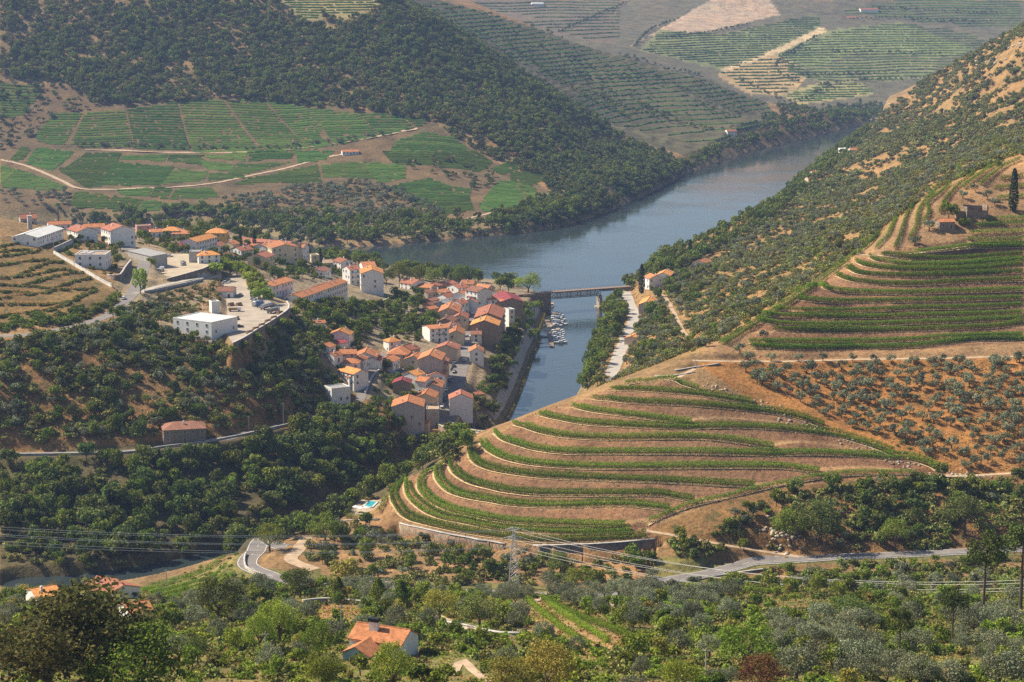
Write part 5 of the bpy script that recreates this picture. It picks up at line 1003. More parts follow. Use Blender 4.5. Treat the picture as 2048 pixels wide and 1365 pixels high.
mb = MB(); mb.box(BP(-10.4, 0, -(DZ + 5) / 2 - .15), (20.8, 8, DZ + 5), ang); obj('abutment', mb.mesh('abutment'), M['stone'], br)
# ------------------------------------------------------------------ stone road bridge at the head of the tributary
SB = np.array([on_z(u, v, 9.0) for u, v in smooth(np.array([(880,846),(897,853),(916,861),(947,867),(985,870),(1000,871)], float), 5.0)]); SB = resample(SB, 2.0)
sb = empty('stone_bridge', tuple(SB[0]), label='stone road bridge with pale parapets at the head of the tributary', category='bridge')
me = ribbon(SB, 6.5, .1, zfun=False); me.transform(Matrix.Translation(-Vector(SB[0]))); obj('roadway', me, M['concrete_road'], sb)
t = np.gradient(SB[:, :2], axis=0); t /= np.linalg.norm(t, axis=1)[:, None]; nn = np.stack([-t[:, 1], t[:, 0]], 1); Ls = np.r_[0, np.cumsum(np.linalg.norm(np.diff(SB[:, :2], axis=0), axis=1))]
for s in (-1, 1):
    V_ = []; F = []; PV = []; PF = []
    for i, (p, q) in enumerate(zip(SB, nn)):
        f = (Ls[i] - Ls[-1] * .74) / 8.0; zb = -11.0 if abs(f) >= 1 else -9.0 + 7.2 * math.sqrt(1 - f * f)
        for e in (0, .7):
            x, y = p[0] + q[0] * s * (3.3 + e) - SB[0, 0], p[1] + q[1] * s * (3.3 + e) - SB[0, 1]; V_ += [(x, y, zb), (x, y, .05)]; PV += [(x, y, .053), (x, y, .95)]
    for i in range(len(SB) - 1):
        a = 4 * i; b = a + 4
        for Fx in (F, PF): Fx += [[a, b, b + 1, a + 1], [a + 2, a + 3, b + 3, b + 2], [a + 1, b + 1, b + 3, a + 3], [a, a + 2, b + 2, b]]
    obj('spandrel', mesh('spandrel', V_, F), M['stone'], sb); obj('parapet', mesh('parapet', PV, PF), M['stone_pale'], sb)
# ------------------------------------------------------------------ cars, vans, trucks
CARC = {'white': (.75, .75, .74), 'silver': (.42, .43, .44), 'grey': (.14, .145, .15), 'black': (.02, .02, .022), 'blue': (.05, .10, .26), 'red': (.36, .03, .03), 'yellow': (.62, .40, .04), 'brown': (.30, .19, .08), 'green': (.05, .20, .09)}
for k, c in CARC.items(): M['car_' + k] = plain('car_paint_' + k, c, .28, .04, 1.0, spec=.5)
M['tyre'] = plain('tyre_rubber', (.02, .02, .02), .9, .1, 3); M['lamp'] = plain('headlight', (.75, .75, .72), .2, .05, 3, spec=.6)
def loft(secs, cap=True):
    n = len(secs[0]); V_ = [p for s in secs for p in s]; F = []
    for i in range(len(secs) - 1):
        for k in range(n): F.append([i * n + k, i * n + (k + 1) % n, (i + 1) * n + (k + 1) % n, (i + 1) * n + k])
    F += [list(range(n))[::-1], [(len(secs) - 1) * n + k for k in range(n)]]; return V_, F
def sec(x, w, z0, z1, b=.12): return [(x, -w, z0 + b), (x, -w + b, z0), (x, w - b, z0), (x, w, z0 + b), (x, w, z1 - b), (x, w - b, z1), (x, -w + b, z1), (x, -w, z1 - b)]
CARME = {}
def car_mesh(kind):
    if kind in CARME: return CARME[kind]
    if kind == 'car':
        body = loft([sec(-2.1, .75, .35, .80), sec(-1.9, .86, .25, .92), sec(.9, .88, .22, .95), sec(1.8, .84, .25, .82), sec(2.1, .70, .35, .68)])
        glass = loft([sec(-1.85, .70, .90, .95, .02), sec(-1.3, .68, .90, 1.36, .1), sec(.1, .68, .90, 1.40, .1), sec(.95, .72, .90, .96, .02)]); top = loft([sec(-1.35, .62, 1.37, 1.45, .03), sec(.1, .62, 1.40, 1.48, .03)]); wx = (-1.3, 1.3); wr = .32; lx = 2.06
    else:
        body = loft([sec(-2.5, .92, .35, 2.25), sec(1.2, .95, .3, 2.3), sec(1.9, .92, .3, 1.35), sec(2.5, .85, .35, 1.05)]); glass = loft([sec(1.15, .86, 1.35, 2.2, .05), sec(1.95, .8, 1.33, 1.42, .03)]); top = loft([sec(-2.4, .8, 2.27, 2.36, .03), sec(1.1, .8, 2.27, 2.36, .03)]); wx = (-1.6, 1.6); wr = .36; lx = 2.44
    wl = MB(); wl.tube((0, -.1, 0), (0, .1, 0), wr, n=10); lm = MB(); lm.box((0, 0, 0), (.1, .32, .16))
    def mm(d, nm): m_ = bpy.data.meshes.new(nm); m_.from_pydata(*[d[0], [], d[1]]); m_.update(); return m_
    r = dict(body=mm(body, 'body'), glass=mm(glass, 'windows'), top=mm(top, 'roof'), wheel=wl.mesh('wheel'), lamp=lm.mesh('headlight'), wx=wx, wr=wr, lx=lx)
    r['glass'].materials.append(M['glass']); r['wheel'].materials.append(M['tyre']); r['lamp'].materials.append(M['lamp']); CARME[kind] = r; return r
BODY = {}
def tinted(me, mat):
    k = (me.name, mat)
    if k not in BODY: m_ = me.copy(); m_.materials.clear(); m_.materials.append(M[mat]); BODY[k] = m_
    return BODY[k]
def car(p, rz, col, label, kind='car', group=None):
    d = car_mesh(kind); r = empty('parked_car' if kind == 'car' else 'parked_van', tuple(p), rz, label=label, category='car' if kind == 'car' else 'van')
    if group: r['group'] = group
    obj('body', tinted(d['body'], 'car_' + col), None, r); obj('windows', d['glass'], None, r); obj('roof', tinted(d['top'], 'car_' + col), None, r)
    for x in d['wx']:
        for s in (-1, 1): o = obj('wheel', d['wheel'], None, r); o.location = (x, s * .8, d['wr'])
    for s in (-1, 1): o = obj('headlight', d['lamp'], None, r); o.location = (d['lx'], s * .55, .68)
    AVOID.append((p[0], p[1], 2, 1, rz)); return r
def along(name, u, v, off=None):
    P3, wd = ROAD3[name]; h = hit(u, v, 900); k = int(np.argmin(np.hypot(P3[:, 0] - h[0], P3[:, 1] - h[1]))); k = min(max(k, 1), len(P3) - 2); t = P3[k + 1] - P3[k - 1]; a = math.atan2(t[1], t[0]); n_ = np.array([-math.sin(a), math.cos(a), 0])
    p = P3[k] + n_ * (off if off is not None else float(np.clip((h - P3[k]) @ n_, -wd / 2 + 1.1, wd / 2 - 1.1))); p[2] = max(P3[k][2], float(zat(p[0], p[1]))) + .12; return p, a
ST = [(942,626,'white'),(940,631,'grey'),(937,634,'silver'),(935,638,'white'),(933,643,'white'),(929,652,'black'),(926,657,'silver'),(921,666,'white'),(918,674,'white'),(917,680,'grey'),(921,712,'white'),(916,726,'white'),(929,724,'silver'),(914,734,'grey'),(910,741,'black'),(907,747,'silver'),(903,756,'white'),(898,766,'blue'),(892,780,'white'),(887,792,'silver'),(879,803,'grey'),(873,812,'white')]
ST.sort(key=lambda q: -q[1])
for i, (u, v, c) in enumerate(ST):
    p, a = along('main_street', u, v, 3.4 if c != 'silver' or i % 2 else None); car(p, a + (math.pi if i % 3 == 0 else 0), c, f'{c} car, {ordw(i)} along the main street counting from the stone bridge', group='cars parked along the main street')
p, a = along('main_street', 927, 679, -2.5); car(p, a, 'white', 'white van standing on the right side of the main street', 'van')
for i, (u, v, c) in enumerate([(783,758,'white'),(790,754,'silver'),(797,746,'grey'),(802,742,'blue'),(813,736,'silver'),(821,730,'white'),(829,722,'black')]):
    p, a = along('upper_street', u, v); car(p, a, c, f'{c} car, {ordw(i)} from the bottom in the upper street', group='cars parked in the upper street')
p, a = along('hillside_road', 247, 600); car(p, a, 'white', 'white car driving down the hillside road below the bend')
p, a = along('valley_road', 620, 838); car(p, a, 'grey', 'dark car on the valley road where trees close in')
def padcar(pad, u, v, deg, c, label, kind='car', group=None):
    z = PADS[pad][1] + .07; p = on_z(u, v, z); car(p, math.radians(deg), c, label, kind, group)
for i, (u, v, dg, c, kd) in enumerate([(448,564,5,'grey','car'),(452,567,5,'white','car'),(496,561,80,'white','car'),(498,570,85,'yellow','van'),(501,578,80,'white','car'),(507,589,10,'grey','car'),(508,594,10,'black','car'),(508,600,10,'silver','car'),(510,604,8,'white','car'),(509,612,85,'white','van'),(481,592,80,'silver','car'),(479,655,20,'black','car')]):
    padcar('car_park', u, v, dg, c, f'{c} {kd}, {ordw(i)} vehicle from the top of the big car park', kd, 'vehicles in the big car park')
for i, (u, v, dg, c, kd) in enumerate([(323,513,20,'white','car'),(331,513,20,'silver','car'),(339,514,20,'white','car'),(366,526,70,'white','car'),(367,531,70,'silver','car')]):
    padcar('upper_yard', u, v, dg, c, f'{c} car, {ordw(i)} from the left in the upper yard', kd, 'cars in the upper yard')
def truck(p, rz, cabc, boxc, label, Lb=5.0, h=2.5, tank=False):
    r = empty('parked_truck', tuple(p), rz, label=label, category='truck'); mb = MB(); mb.box((Lb / 2 + .9, 0, 1.35), (1.6, 2.1, 1.9)); obj('cab', mb.mesh('cab'), M['car_' + cabc], r); mb = MB(); mb.box((Lb / 2 + 1.72, 0, 1.75), (.06, 1.8, .7)); obj('windscreen', mb.mesh('windscreen'), M['glass'], r)
    mb = MB(); mb.box((0, 0, .75), (Lb, 1.1, .3)); obj('chassis', mb.mesh('chassis'), M['car_black'], r); mb = MB()
    if tank: mb.tube((-Lb / 2, 0, 1.9), (Lb / 2, 0, 1.9), 1.05, n=12)
    else: mb.box((0, 0, .9 + h / 2), (Lb, 2.3, h))
    obj('load_box', mb.mesh('load_box'), M['car_' + boxc], r)
    wl = car_mesh('van')['wheel']
    for x in (-Lb / 2 + .8, Lb / 2 + .8):
        for s in (-1, 1): o = obj('wheel', wl, None, r); o.location = (x, s * .95, .36); o.scale = (1.25, 1.6, 1.25)
zc = 58.07
truck(on_z(520, 615, zc), 1.3, 'white', 'blue', 'truck with a bright blue box in the car park', 4.2, 2.4); truck(on_z(533, 618, zc), 1.15, 'grey', 'silver', 'long grey tanker truck beside the car park wall', 9, tank=True)
truck(on_z(466, 623, zc), .1, 'white', 'brown', 'flatbed truck with brown load next to the warehouse', 4.5, 1.0); truck(on_z(545, 626, zc), 1.1, 'silver', 'grey', 'dark trailer truck at the far corner of the car park wall', 7, 1.6)
truck(on_z(322, 531, 66.07), 1.35, 'white', 'white', 'white box truck at the left edge of the upper yard', 4.5, 2.4); truck(on_z(320, 543, 66.07), 1.3, 'white', 'silver', 'small open truck below the white box truck', 3.5, .8)
# ------------------------------------------------------------------ marina
M['hull'] = plain('boat_hull', (.80, .79, .77), .3, .05, 1, spec=.5); M['canvas_blue'] = plain('blue_canvas', (.06, .09, .18), .8, .1, 2); M['canvas_tan'] = plain('tan_canvas', (.45, .30, .17), .8, .1, 2)
def boat(p, rz, Lb, Wb, label, cover='hull', cabin=True, group='boats moored at the pontoons', name='moored_boat'):
    r = empty(name, tuple(p), rz, label=label, category='boat', group=group); S = []
    for t, w_, z0 in ((-1, .82, -.1), (-.4, 1, -.25), (.3, .95, -.25), (.75, .58, -.1), (1, .06, .35)):
        x = t * Lb / 2; w2 = w_ * Wb / 2; zt = .75 + .35 * max(0, t) ** 2; S.append([(x, -w2, zt), (x, -w2 * .75, z0 + .1), (x, 0, z0 - .1), (x, w2 * .75, z0 + .1), (x, w2, zt)])
    d = loft(S); me = bpy.data.meshes.new('hull'); me.from_pydata(d[0], [], d[1]); obj('hull', me, M['hull'], r)
    mb = MB(); mb.box((-.05 * Lb, 0, .62), (Lb * .62, Wb * .7, .06)); obj('deck', mb.mesh('deck'), M['timber'], r)
    if cabin:
        mb = MB(); mb.box((.02 * Lb, 0, 1.15), (Lb * .36, Wb * .66, .9), taper=.85); cb = obj('cabin', mb.mesh('cabin'), M['hull'], r); mb = MB(); mb.box((.02 * Lb, 0, 1.25), (Lb * .345, Wb * .655, .34)); obj('window_band', mb.mesh('window_band'), M['glass'], cb)
    if cover != 'hull':
        mb = MB(); mb.box((-.2 * Lb, 0, 2.15), (Lb * .42, Wb * .85, .12)); 
        for x in (-.38, -.02):
            for s in (-.38, .38): mb.tube((x * Lb, s * Wb, .7), (x * Lb, s * Wb, 2.1), .04, n=4)
        obj('canopy', mb.mesh('canopy'), M[cover], r)
BT = [(1113,628,7.5,'hull'),(1116,633,9,'canvas_tan'),(1114,637,8,'hull'),(1119,641,9,'canvas_blue'),(1116,645,8,'hull'),(1121,650,10,'canvas_blue'),(1113,653,8,'canvas_tan'),(1116,662,8,'hull'),(1118,666,8,'canvas_tan'),(1119,670,7.5,'hull'),(1117,674,8,'canvas_blue'),(1118,678,8,'hull'),(1119,682,8.5,'canvas_blue'),(1121,686,9,'hull')]
for i, (u, v, L_, cv) in enumerate(BT):
    boat(on_z(u, v, .15), .06 + .05 * ((i * 7) % 3 - 1), L_, 2.6, f'{ {"hull": "white motorboat", "canvas_tan": "white boat with tan canopy", "canvas_blue": "white boat with dark blue canopy"}[cv] }, {ordw(i)} from the bridge at the pontoons', cv)
boat(on_z(1102, 612, .15), 1.5, 13, 4.2, 'larger pale tour boat moored by the bridge abutment', 'canvas_tan', group='tour boats'); boat(on_z(1082, 674, .15), .15, 9, 2.2, 'long wooden rowing boat lying at the quay', 'hull', False, group='rowing boats')
def pontoon(a, b, w_, label):
    A_ = Vector(on_z(*a, .45)); B_ = Vector(on_z(*b, .45)); d = B_ - A_; r = empty('pontoon', tuple(A_), math.atan2(d.y, d.x), label=label, category='pontoon'); Lp = d.length
    mb = MB()
    for k in range(int(Lp / 1.0)): mb.box((k + .5, 0, .12), (.94, w_, .1))
    obj('deck_boards', mb.mesh('deck_boards'), M['timber'], r)['kind'] = 'stuff'
    mb = MB(); mb.box((Lp / 2, 0, -.1), (Lp, w_ * .9, .3)); obj('floats', mb.mesh('floats'), M['concrete'], r)
    for k in (.1, .5, .9): mb = MB(); mb.tube((Lp * k, -w_ / 2 - .2, -2), (Lp * k, -w_ / 2 - .2, 2), .14, n=6); obj('mooring_post', mb.mesh('mooring_post'), M['iron'], r)
pontoon((1104.5,694), (1097,663), 2.6, 'longer reddish pontoon nearer the viewer'); pontoon((1100,655), (1094,640), 3.2, 'shorter pontoon nearer the bridge')
for i, (a, b) in enumerate([((1076,672),(1098,671)),((1074,680),(1100,681)),((1076,688),(1102,689)),((1078,652),(1095,650))]):
    A_ = Vector(on_z(*a, 1.2)); B_ = Vector(on_z(*b, .7)); mb = MB(); 
    for s in (-.5, .5): mb.tube(A_ + Vector((0, s, 0)), B_ + Vector((0, s, 0)), .08, n=4)
    c_ = (A_ + B_) / 2; d = B_ - A_; mb.box(tuple(c_), (d.length, 1.0, .08), math.atan2(d.y, d.x)); obj('gangway', mb.mesh('gangway'), M['iron'], label=f'{ordw(i)} narrow gangway from the quay to the pontoons', category='gangway', group='gangways at the pontoons')
# ------------------------------------------------------------------ pylon and power lines
M['steel'] = plain('galvanised_steel', (.66, .65, .63), .5, .1, 1.0, metal=.2); M['wire'] = plain('power_cable', (.68, .66, .62), .6, .05, 1); M['insul'] = plain('insulator_glass', (.55, .56, .55), .3, .05, 3)
pb = hit(1028, 1176); PH = (1176 - 1049) / FPX * pb[1] * 1.04; py = empty('power_pylon', tuple(pb), label='grey lattice power pylon in front of the spur', category='pylon')
lg = lambda z: 1.55 * (1 - z / PH) + .32
for sx in (-1, 1):
    for sy in (-1, 1): mb = MB(); mb.tube((sx * lg(0), sy * lg(0), -.5), (sx * lg(PH * .98), sy * lg(PH * .98), PH * .98), .17, .13, 4); obj('leg', mb.mesh('leg'), M['steel'], py)
mb = MB(); zs = [0]
while zs[-1] < PH * .95: zs.append(zs[-1] + lg(zs[-1]) * 1.7)
for z0, z1 in zip(zs[:-1], zs[1:]):
    for k in range(4):
        c0 = [(-1, -1), (1, -1), (1, 1), (-1, 1)]; a, b = c0[k], c0[(k + 1) % 4]
        mb.tube((a[0] * lg(z0), a[1] * lg(z0), z0), (b[0] * lg(z1), b[1] * lg(z1), z1), .09, n=4); mb.tube((b[0] * lg(z0), b[1] * lg(z0), z0), (a[0] * lg(z1), a[1] * lg(z1), z1), .09, n=4); mb.tube((a[0] * lg(z1), a[1] * lg(z1), z1), (b[0] * lg(z1), b[1] * lg(z1), z1), .05, n=4)
obj('bracing', mb.mesh('bracing'), M['steel'], py); ARMS = []
for k, (zz, w_) in enumerate(((PH * .97, 1.9), (PH * .83, 2.5), (PH * .69, 2.1))):
    mb = MB()
    for s in (-1, 1):
        for sy in (-.3, .3): mb.tube((s * .3, sy, zz + .35), (s * w_, 0, zz - .1), .07, n=4); mb.tube((s * .3, sy, zz - .5), (s * w_, 0, zz - .1), .06, n=4)
        ARMS.append((s, Vector(pb) + Vector((s * w_, 0, zz - .1))))
    am = obj('crossarm', mb.mesh('crossarm'), M['steel'], py)
    for s in (-1, 1): mb = MB(); mb.tube((s * w_, 0, zz - .1), (s * (w_ + 1.0), .1, zz - .45), .10, n=6); mb.tube((s * w_, 0, zz - .1), (s * (w_ - .1), -.1, zz - .95), .10, n=6); obj('insulator', mb.mesh('insulator'), M['insul'], am)
k = 0
for side, uE, vE, YE, sag in ((-1, -420, [1020, 1034, 1046, 1028, 1040, 1056], 560, 4.6), (1, 2420, [1128, 1142, 1158, 1136, 1150, 1164], 540, 11.0)):
    for i, (s, a) in enumerate(ARMS):
        E = Vector(pt(uE, vE[i // 2 + (3 if s > 0 else 0)], YE)); st = a + Vector((side * .9 if s == side else 0, 0, -.4)); mb = MB(); n = 26; pv = None
        for q in range(n + 1):
            t = q / n; p = st.lerp(E, t) - Vector((0, 0, 4 * sag * t * (1 - t)))
            if pv is not None: mb.tube(pv, p, .06, n=3)
            pv = p
        obj('power_line', mb.mesh('power_line'), M['wire'], label=f'{ordw(i)} cable of the span running {"left" if side < 0 else "right"} from the pylon', category='power line', group=f'cables {"left" if side < 0 else "right"} of the pylon')
M['pole'] = plain('concrete_pole', (.48, .44, .39), .9, .1, 1)
POLES = [(532,1330,1260,'in the bushes left of the foreground house'),(683,1283,1206,'behind the foreground house'),(1411,1372,1292,'at the bottom edge right of centre'),(1715,512,492,'highest of those lining the ridge track'),(1768,503,473,'at the foot of the ridge vines'),(1802,496,474,'beside the round olive on the ridge'),(1640,566,541,'second down the ridge edge'),(1555,614,590,'third down the ridge edge'),(1442,658,634,'lowest along the ridge edge'),(1258,755,726,'beside the olive trees behind the spur crest'),(1391,733,712,'on top of the dry-stone walls'),(948,862,845,'beside the stone bridge'),(108,505,477,'below the long hall'),(150,575,517,'slender and tall on the brown terraces'),(290,586,551,'at the turning of the ramp road'),(540,556,534,'above the shorter terraced row'),(621,559,534,'by the porch house'),(1420,505,487,'on the slope near the river right of the bridge'),(498,862,832,'on the valley road'),(567,850,806,'near the trees on the valley road'),(174,446,427,'behind the white gabled house'),(334,1190,1137,'by the vineyard above the pool of the stream')]
for u, vb, vt, tx in POLES:
    b_ = hit(u, vb); hgt = (vb - vt) / FPX * b_[1] * 1.03; r = empty('utility_pole', tuple(b_), label=f'thin utility pole {tx}', category='pole', group='utility poles'); mb = MB(); mb.tube((0, 0, -.5), (0, 0, hgt), .17, .10, 6); obj('shaft', mb.mesh('shaft'), M['pole'], r); mb = MB(); mb.box((0, 0, hgt - .5), (1.5, .1, .12)); 
    for s in (-.6, 0, .6): mb.tube((s, 0, hgt - .45), (s, 0, hgt - .2), .05, n=4)
    obj('crossarm', mb.mesh('crossarm'), M['pole'], r)
# ------------------------------------------------------------------ swimming pool terrace, chimney stack, ruin
M['pool'] = plain('pool_water', (.05, .42, .50), .06, .06, .8, spec=.6); M['pool_tile'] = plain('pool_coping', (.62, .58, .52), .8, .08, 1)
zp = 14.07; W = [on_z(u, v, zp) for u, v in ((726,1014.5),(737,1003.5),(756,1004.5),(744,1016))]; cx = np.mean(W, axis=0)
sp = empty('swimming_pool', tuple(cx), label='small turquoise swimming pool on a terrace left of the spur', category='swimming pool')
obj('water', mesh('water', [tuple(q - cx + np.array([0, 0, .22])) for q in W], [[0, 1, 2, 3]]), M['pool'], sp); mb = MB()
for k in range(4):
    a, b = Vector(W[k] - cx), Vector(W[(k + 1) % 4] - cx); c_ = (a + b) / 2; d = b - a; mb.box((c_.x, c_.y, .16), (d.length + .6, .7, .34), math.atan2(d.y, d.x))
obj('coping', mb.mesh('coping'), M['pool_tile'], sp)
polysheet('pool_deck', PAD3['pool_terrace'][0], 14.05, M['yard'])
for i, (u, v) in enumerate(((712,1024),(722,1026),(733,1025))):
    p = on_z(u, v, 14.06); r = empty('sunshade', tuple(p), label=f'{ordw(i)} white sunshade from the left beside the swimming pool', category='sunshade', group='sunshades by the pool'); mb = MB(); mb.tube((0, 0, 0), (0, 0, 2.4), .05, n=5); obj('post', mb.mesh('post'), M['pole'], r); mb = MB(); mb.tube((0, 0, 2.1), (0, 0, 2.7), 1.5, .05, 8); obj('canopy', mb.mesh('canopy'), M['hull'], r)
for i, l in enumerate(([(692,1036),(700,1018),(712,1002),(724,996)], [(694,1040),(720,1040),(748,1040)], [(756,1030),(766,1012),(774,998)])):
    P = resample([hit(u, v) for u, v in smooth(np.array(l, float), 4)], 2.0); V_, F = vine_strip(P, 60, 2.2, 2.4, .2, 300 + i); obj('hedge', mesh('hedge', V_, F), M['leaf'], label=['hedge on the left side of the swimming pool', 'hedge below the swimming pool towards the viewer', 'hedge between the swimming pool and the spur'][i], category='hedge', group='hedges round the pool')
b_ = hit(60, 458); r = empty('chimney_stack', tuple(b_), label='square concrete chimney stack left of the long hall', category='chimney'); mb = MB(); mb.box((0, 0, 3.4), (2.4, 2.4, 7.8), .4); obj('shaft', mb.mesh('shaft'), M['concrete'], r); mb = MB(); mb.box((0, 0, 7.45), (2.7, 2.7, .3), .4); obj('cap', mb.mesh('cap'), M['concrete'], r)
b_ = hit(1945, 428, 880, 1010); r = empty('stone_ruin', tuple(b_), .15, label='roofless stone ruin with broken walls on the high terraces', category='ruin')
for (x, y, dx, dy, hh) in ((-5, -3, .7, 7, 4.2), (0, -6.2, 10, .7, 2.8), (5, -3, .7, 7, 5.0), (0, .4, 10, .7, 4.6), (-9, -2, .6, 5, 2.6), (-7, -4.4, 4, .6, 2.2)):
    mb = MB(); n = 6
    V_ = [(x - dx / 2, y - dy / 2, -2), (x + dx / 2, y - dy / 2, -2), (x + dx / 2, y + dy / 2, -2), (x - dx / 2, y + dy / 2, -2), (x - dx / 2, y - dy / 2, hh), (x + dx / 2, y - dy / 2, hh * .8), (x + dx / 2, y + dy / 2, hh * .65), (x - dx / 2, y + dy / 2, hh * .95)]
    mb.add(V_, [[3, 2, 1, 0], [4, 5, 6, 7], [0, 1, 5, 4], [1, 2, 6, 5], [2, 3, 7, 6], [3, 0, 4, 7]]); obj('broken_wall', mb.mesh('broken_wall'), M['stone'], r)
AVOID.append((b_[0], b_[1] - 2, 9, 7, 0))
# skylights on the villa roof
vr = HR['modern white flat-roofed house behind high garden walls']
for x, y, dx, dy in ((-4, 1, 2.4, 1.4), (-4.5, -2.5, 2.2, 1.6), (-1, 2, 2.2, 2.2), (-1.2, -3.5, 2.6, 1.8), (-5, 4.5, 3, 1.2), (2.5, 5.5, 7, .5)): mb = MB(); mb.box((x, y, vr[4] + .45), (dx, dy, .6)); obj('skylight', mb.mesh('skylight'), M['hull'], vr[0])

# guard rail along the country road
P3, wd = ROAD3['country_road']; gp = [shift(P3, -wd / 2 - .3)]; P = gp[0][len(P3) // 2:]; P[:, 2] = np.maximum(P[:, 2], P3[len(P3) // 2:, 2]); r = empty('guard_rail', tuple(P[0]), label='metal guard rail along the right part of the country road', category='guard rail'); mb = MB(); o = Vector(P[0])
for a, b in zip(P[:-1], P[1:]): mb.tube(Vector(a) - o + Vector((0, 0, .75)), Vector(b) - o + Vector((0, 0, .75)), .16, n=4)
obj('rail', mb.mesh('rail'), M['steel'], r); mb = MB()
for a in P: mb.tube(Vector(a) - o, Vector(a) - o + Vector((0, 0, .8)), .07, n=4)
obj('posts', mb.mesh('posts'), M['steel'], r)['kind'] = 'stuff'

M['log'] = plain('stacked_timber', (.36, .22, .12), .9, .25, 1.5)
for i, (u, v) in enumerate([(500,668),(512,661),(524,654),(536,646),(548,639),(560,629),(472,640),(478,612),(462,612)]):
    p = on_z(u, v, 58.07); r = empty('timber_stack', tuple(p), .9, label=f'{ordw(i)} stack of timber and pallets in the car park', category='timber stack', group='timber stacks in the car park')
    for q in range(3):
        mb = MB()
        for k in range(4 - q): mb.tube((-1.6, (k - (3 - q) / 2) * .62, .32 + q * .55), (1.6, (k - (3 - q) / 2) * .62, .32 + q * .55), .3, n=6)
        obj('layer', mb.mesh('layer'), M['log'], r)
# ------------------------------------------------------------------ trees and shrubs
HGT = {'tree': 8.4, 'far_tree': 8.4, 'olive': 5.2, 'shrub': 2.1, 'big_tree': 12.4, 'big_olive': 6.3, 'cone_tree': 8.8, 'cypress': 13.6, 'pine': 18.9, 'palm': 9.2}
RADS = {'tree': 3.6, 'far_tree': 3.6, 'olive': 2.7, 'shrub': 1.7, 'big_tree': 5.6, 'big_olive': 3.4, 'cone_tree': 2.8, 'cypress': 1.5, 'pine': 4.4, 'palm': 2.6}
NAME = {'tree': 'broadleaf_tree', 'far_tree': 'broadleaf_tree', 'olive': 'olive_tree', 'shrub': 'shrub', 'big_tree': 'broadleaf_tree', 'big_olive': 'olive_tree', 'cone_tree': 'conical_tree', 'cypress': 'cypress_tree', 'pine': 'pine_tree', 'palm': 'palm_tree'}
CATG = {'shrub': 'shrub', 'olive': 'olive tree', 'big_olive': 'olive tree', 'cypress': 'cypress', 'pine': 'pine tree', 'palm': 'palm tree'}
def plant(kind, leaf, p, s, rz, label, group=None, sx=1.0, var=0):
    c, t = proto(kind, leaf)[var % len(proto(kind, leaf))]; r = bpy.data.objects.new(NAME[kind], None); r.empty_display_size = .3; r.location = p; r.rotation_euler = (0, 0, rz); r.scale = (s * sx, s * sx, s); C.objects.link(r)
    r['label'] = label; r['category'] = CATG.get(kind, 'tree')
    if group: r['group'] = group
    for nm, me in (('crown', c), ('trunk', t)): o = bpy.data.objects.new(nm, me); o.parent = r; C.objects.link(o)
    return r
def place(kind, leaf, u, vb, vt, label, sx=1.0, var=0, ymin=0, group=None):
    b = hit(u, vb, ymin); s = (vb - vt) / FPX * b[1] / HGT[kind] * 1.02; AVOID.append((b[0], b[1], RADS[kind] * s * .6, RADS[kind] * s * .6, 0)); return plant(kind, leaf, tuple(b), s, var * 1.7 + u, label, group, sx, var)
for i, (u, vb, vt, tx) in enumerate([(481,491,460,'left one of the cypress pair before the long red roof'),(509,494,459,'right one of the cypress pair before the long red roof'),(618,523,488,'cypress beside the white veranda wing'),(641,530,497,'cypress nearest the river left of the weathered roof'),(1283,588,528,'tall dark cypress at the right end of the railway bridge'),(1380,522,479,'cypress alone on the slope beyond the bridge houses'),(2026,424,338,'tall cypress standing by the ruin at the right edge')]):
    place('cypress', 'cypress_leaf', u, vb, vt, tx, 1.15, i, ymin=880 if u > 2000 else 0)
place('palm', 'dark_leaf', 117, 446, 402, 'lone palm rising behind the long hall', ymin=1180)
for i, (u, vb, vt) in enumerate([(772,572,534),(800,575,522),(834,571,528),(868,576,533),(918,572,530),(938,572,529)]): place('big_tree', 'leaf', u, vb, vt, f'{ordw(i)} riverside tree from the left behind the town roofs', 1.0, i, group='riverside trees behind the town')
place('tree', 'leaf', 1000, 584, 550, 'smaller round tree by the bridge approach'); place('tree', 'leaf', 1017, 585, 554, 'second small round tree by the bridge approach', var=1); place('big_tree', 'bright_leaf', 1056, 590, 543, 'broad pale-green tree at the town end of the bridge', 1.35)
for i, (u, vb, vt) in enumerate([(432,552,522),(446,549,519),(460,549,519),(474,552,522),(487,557,526),(497,563,531),(505,572,539),(512,584,550),(518,597,562),(524,610,574)]): place('tree', 'bright_leaf', u, vb, vt, f'{ordw(i)} plane tree of the row curving round the car park', 1.5, i, group='plane trees round the car park')
place('tree', 'bright_leaf', 281, 588, 535, 'bright green tree on the inside of the hillside road bend', .75, 2); place('tree', 'bright_leaf', 302, 536, 513, 'round tree at the corner of the upper yard', 1, 1)
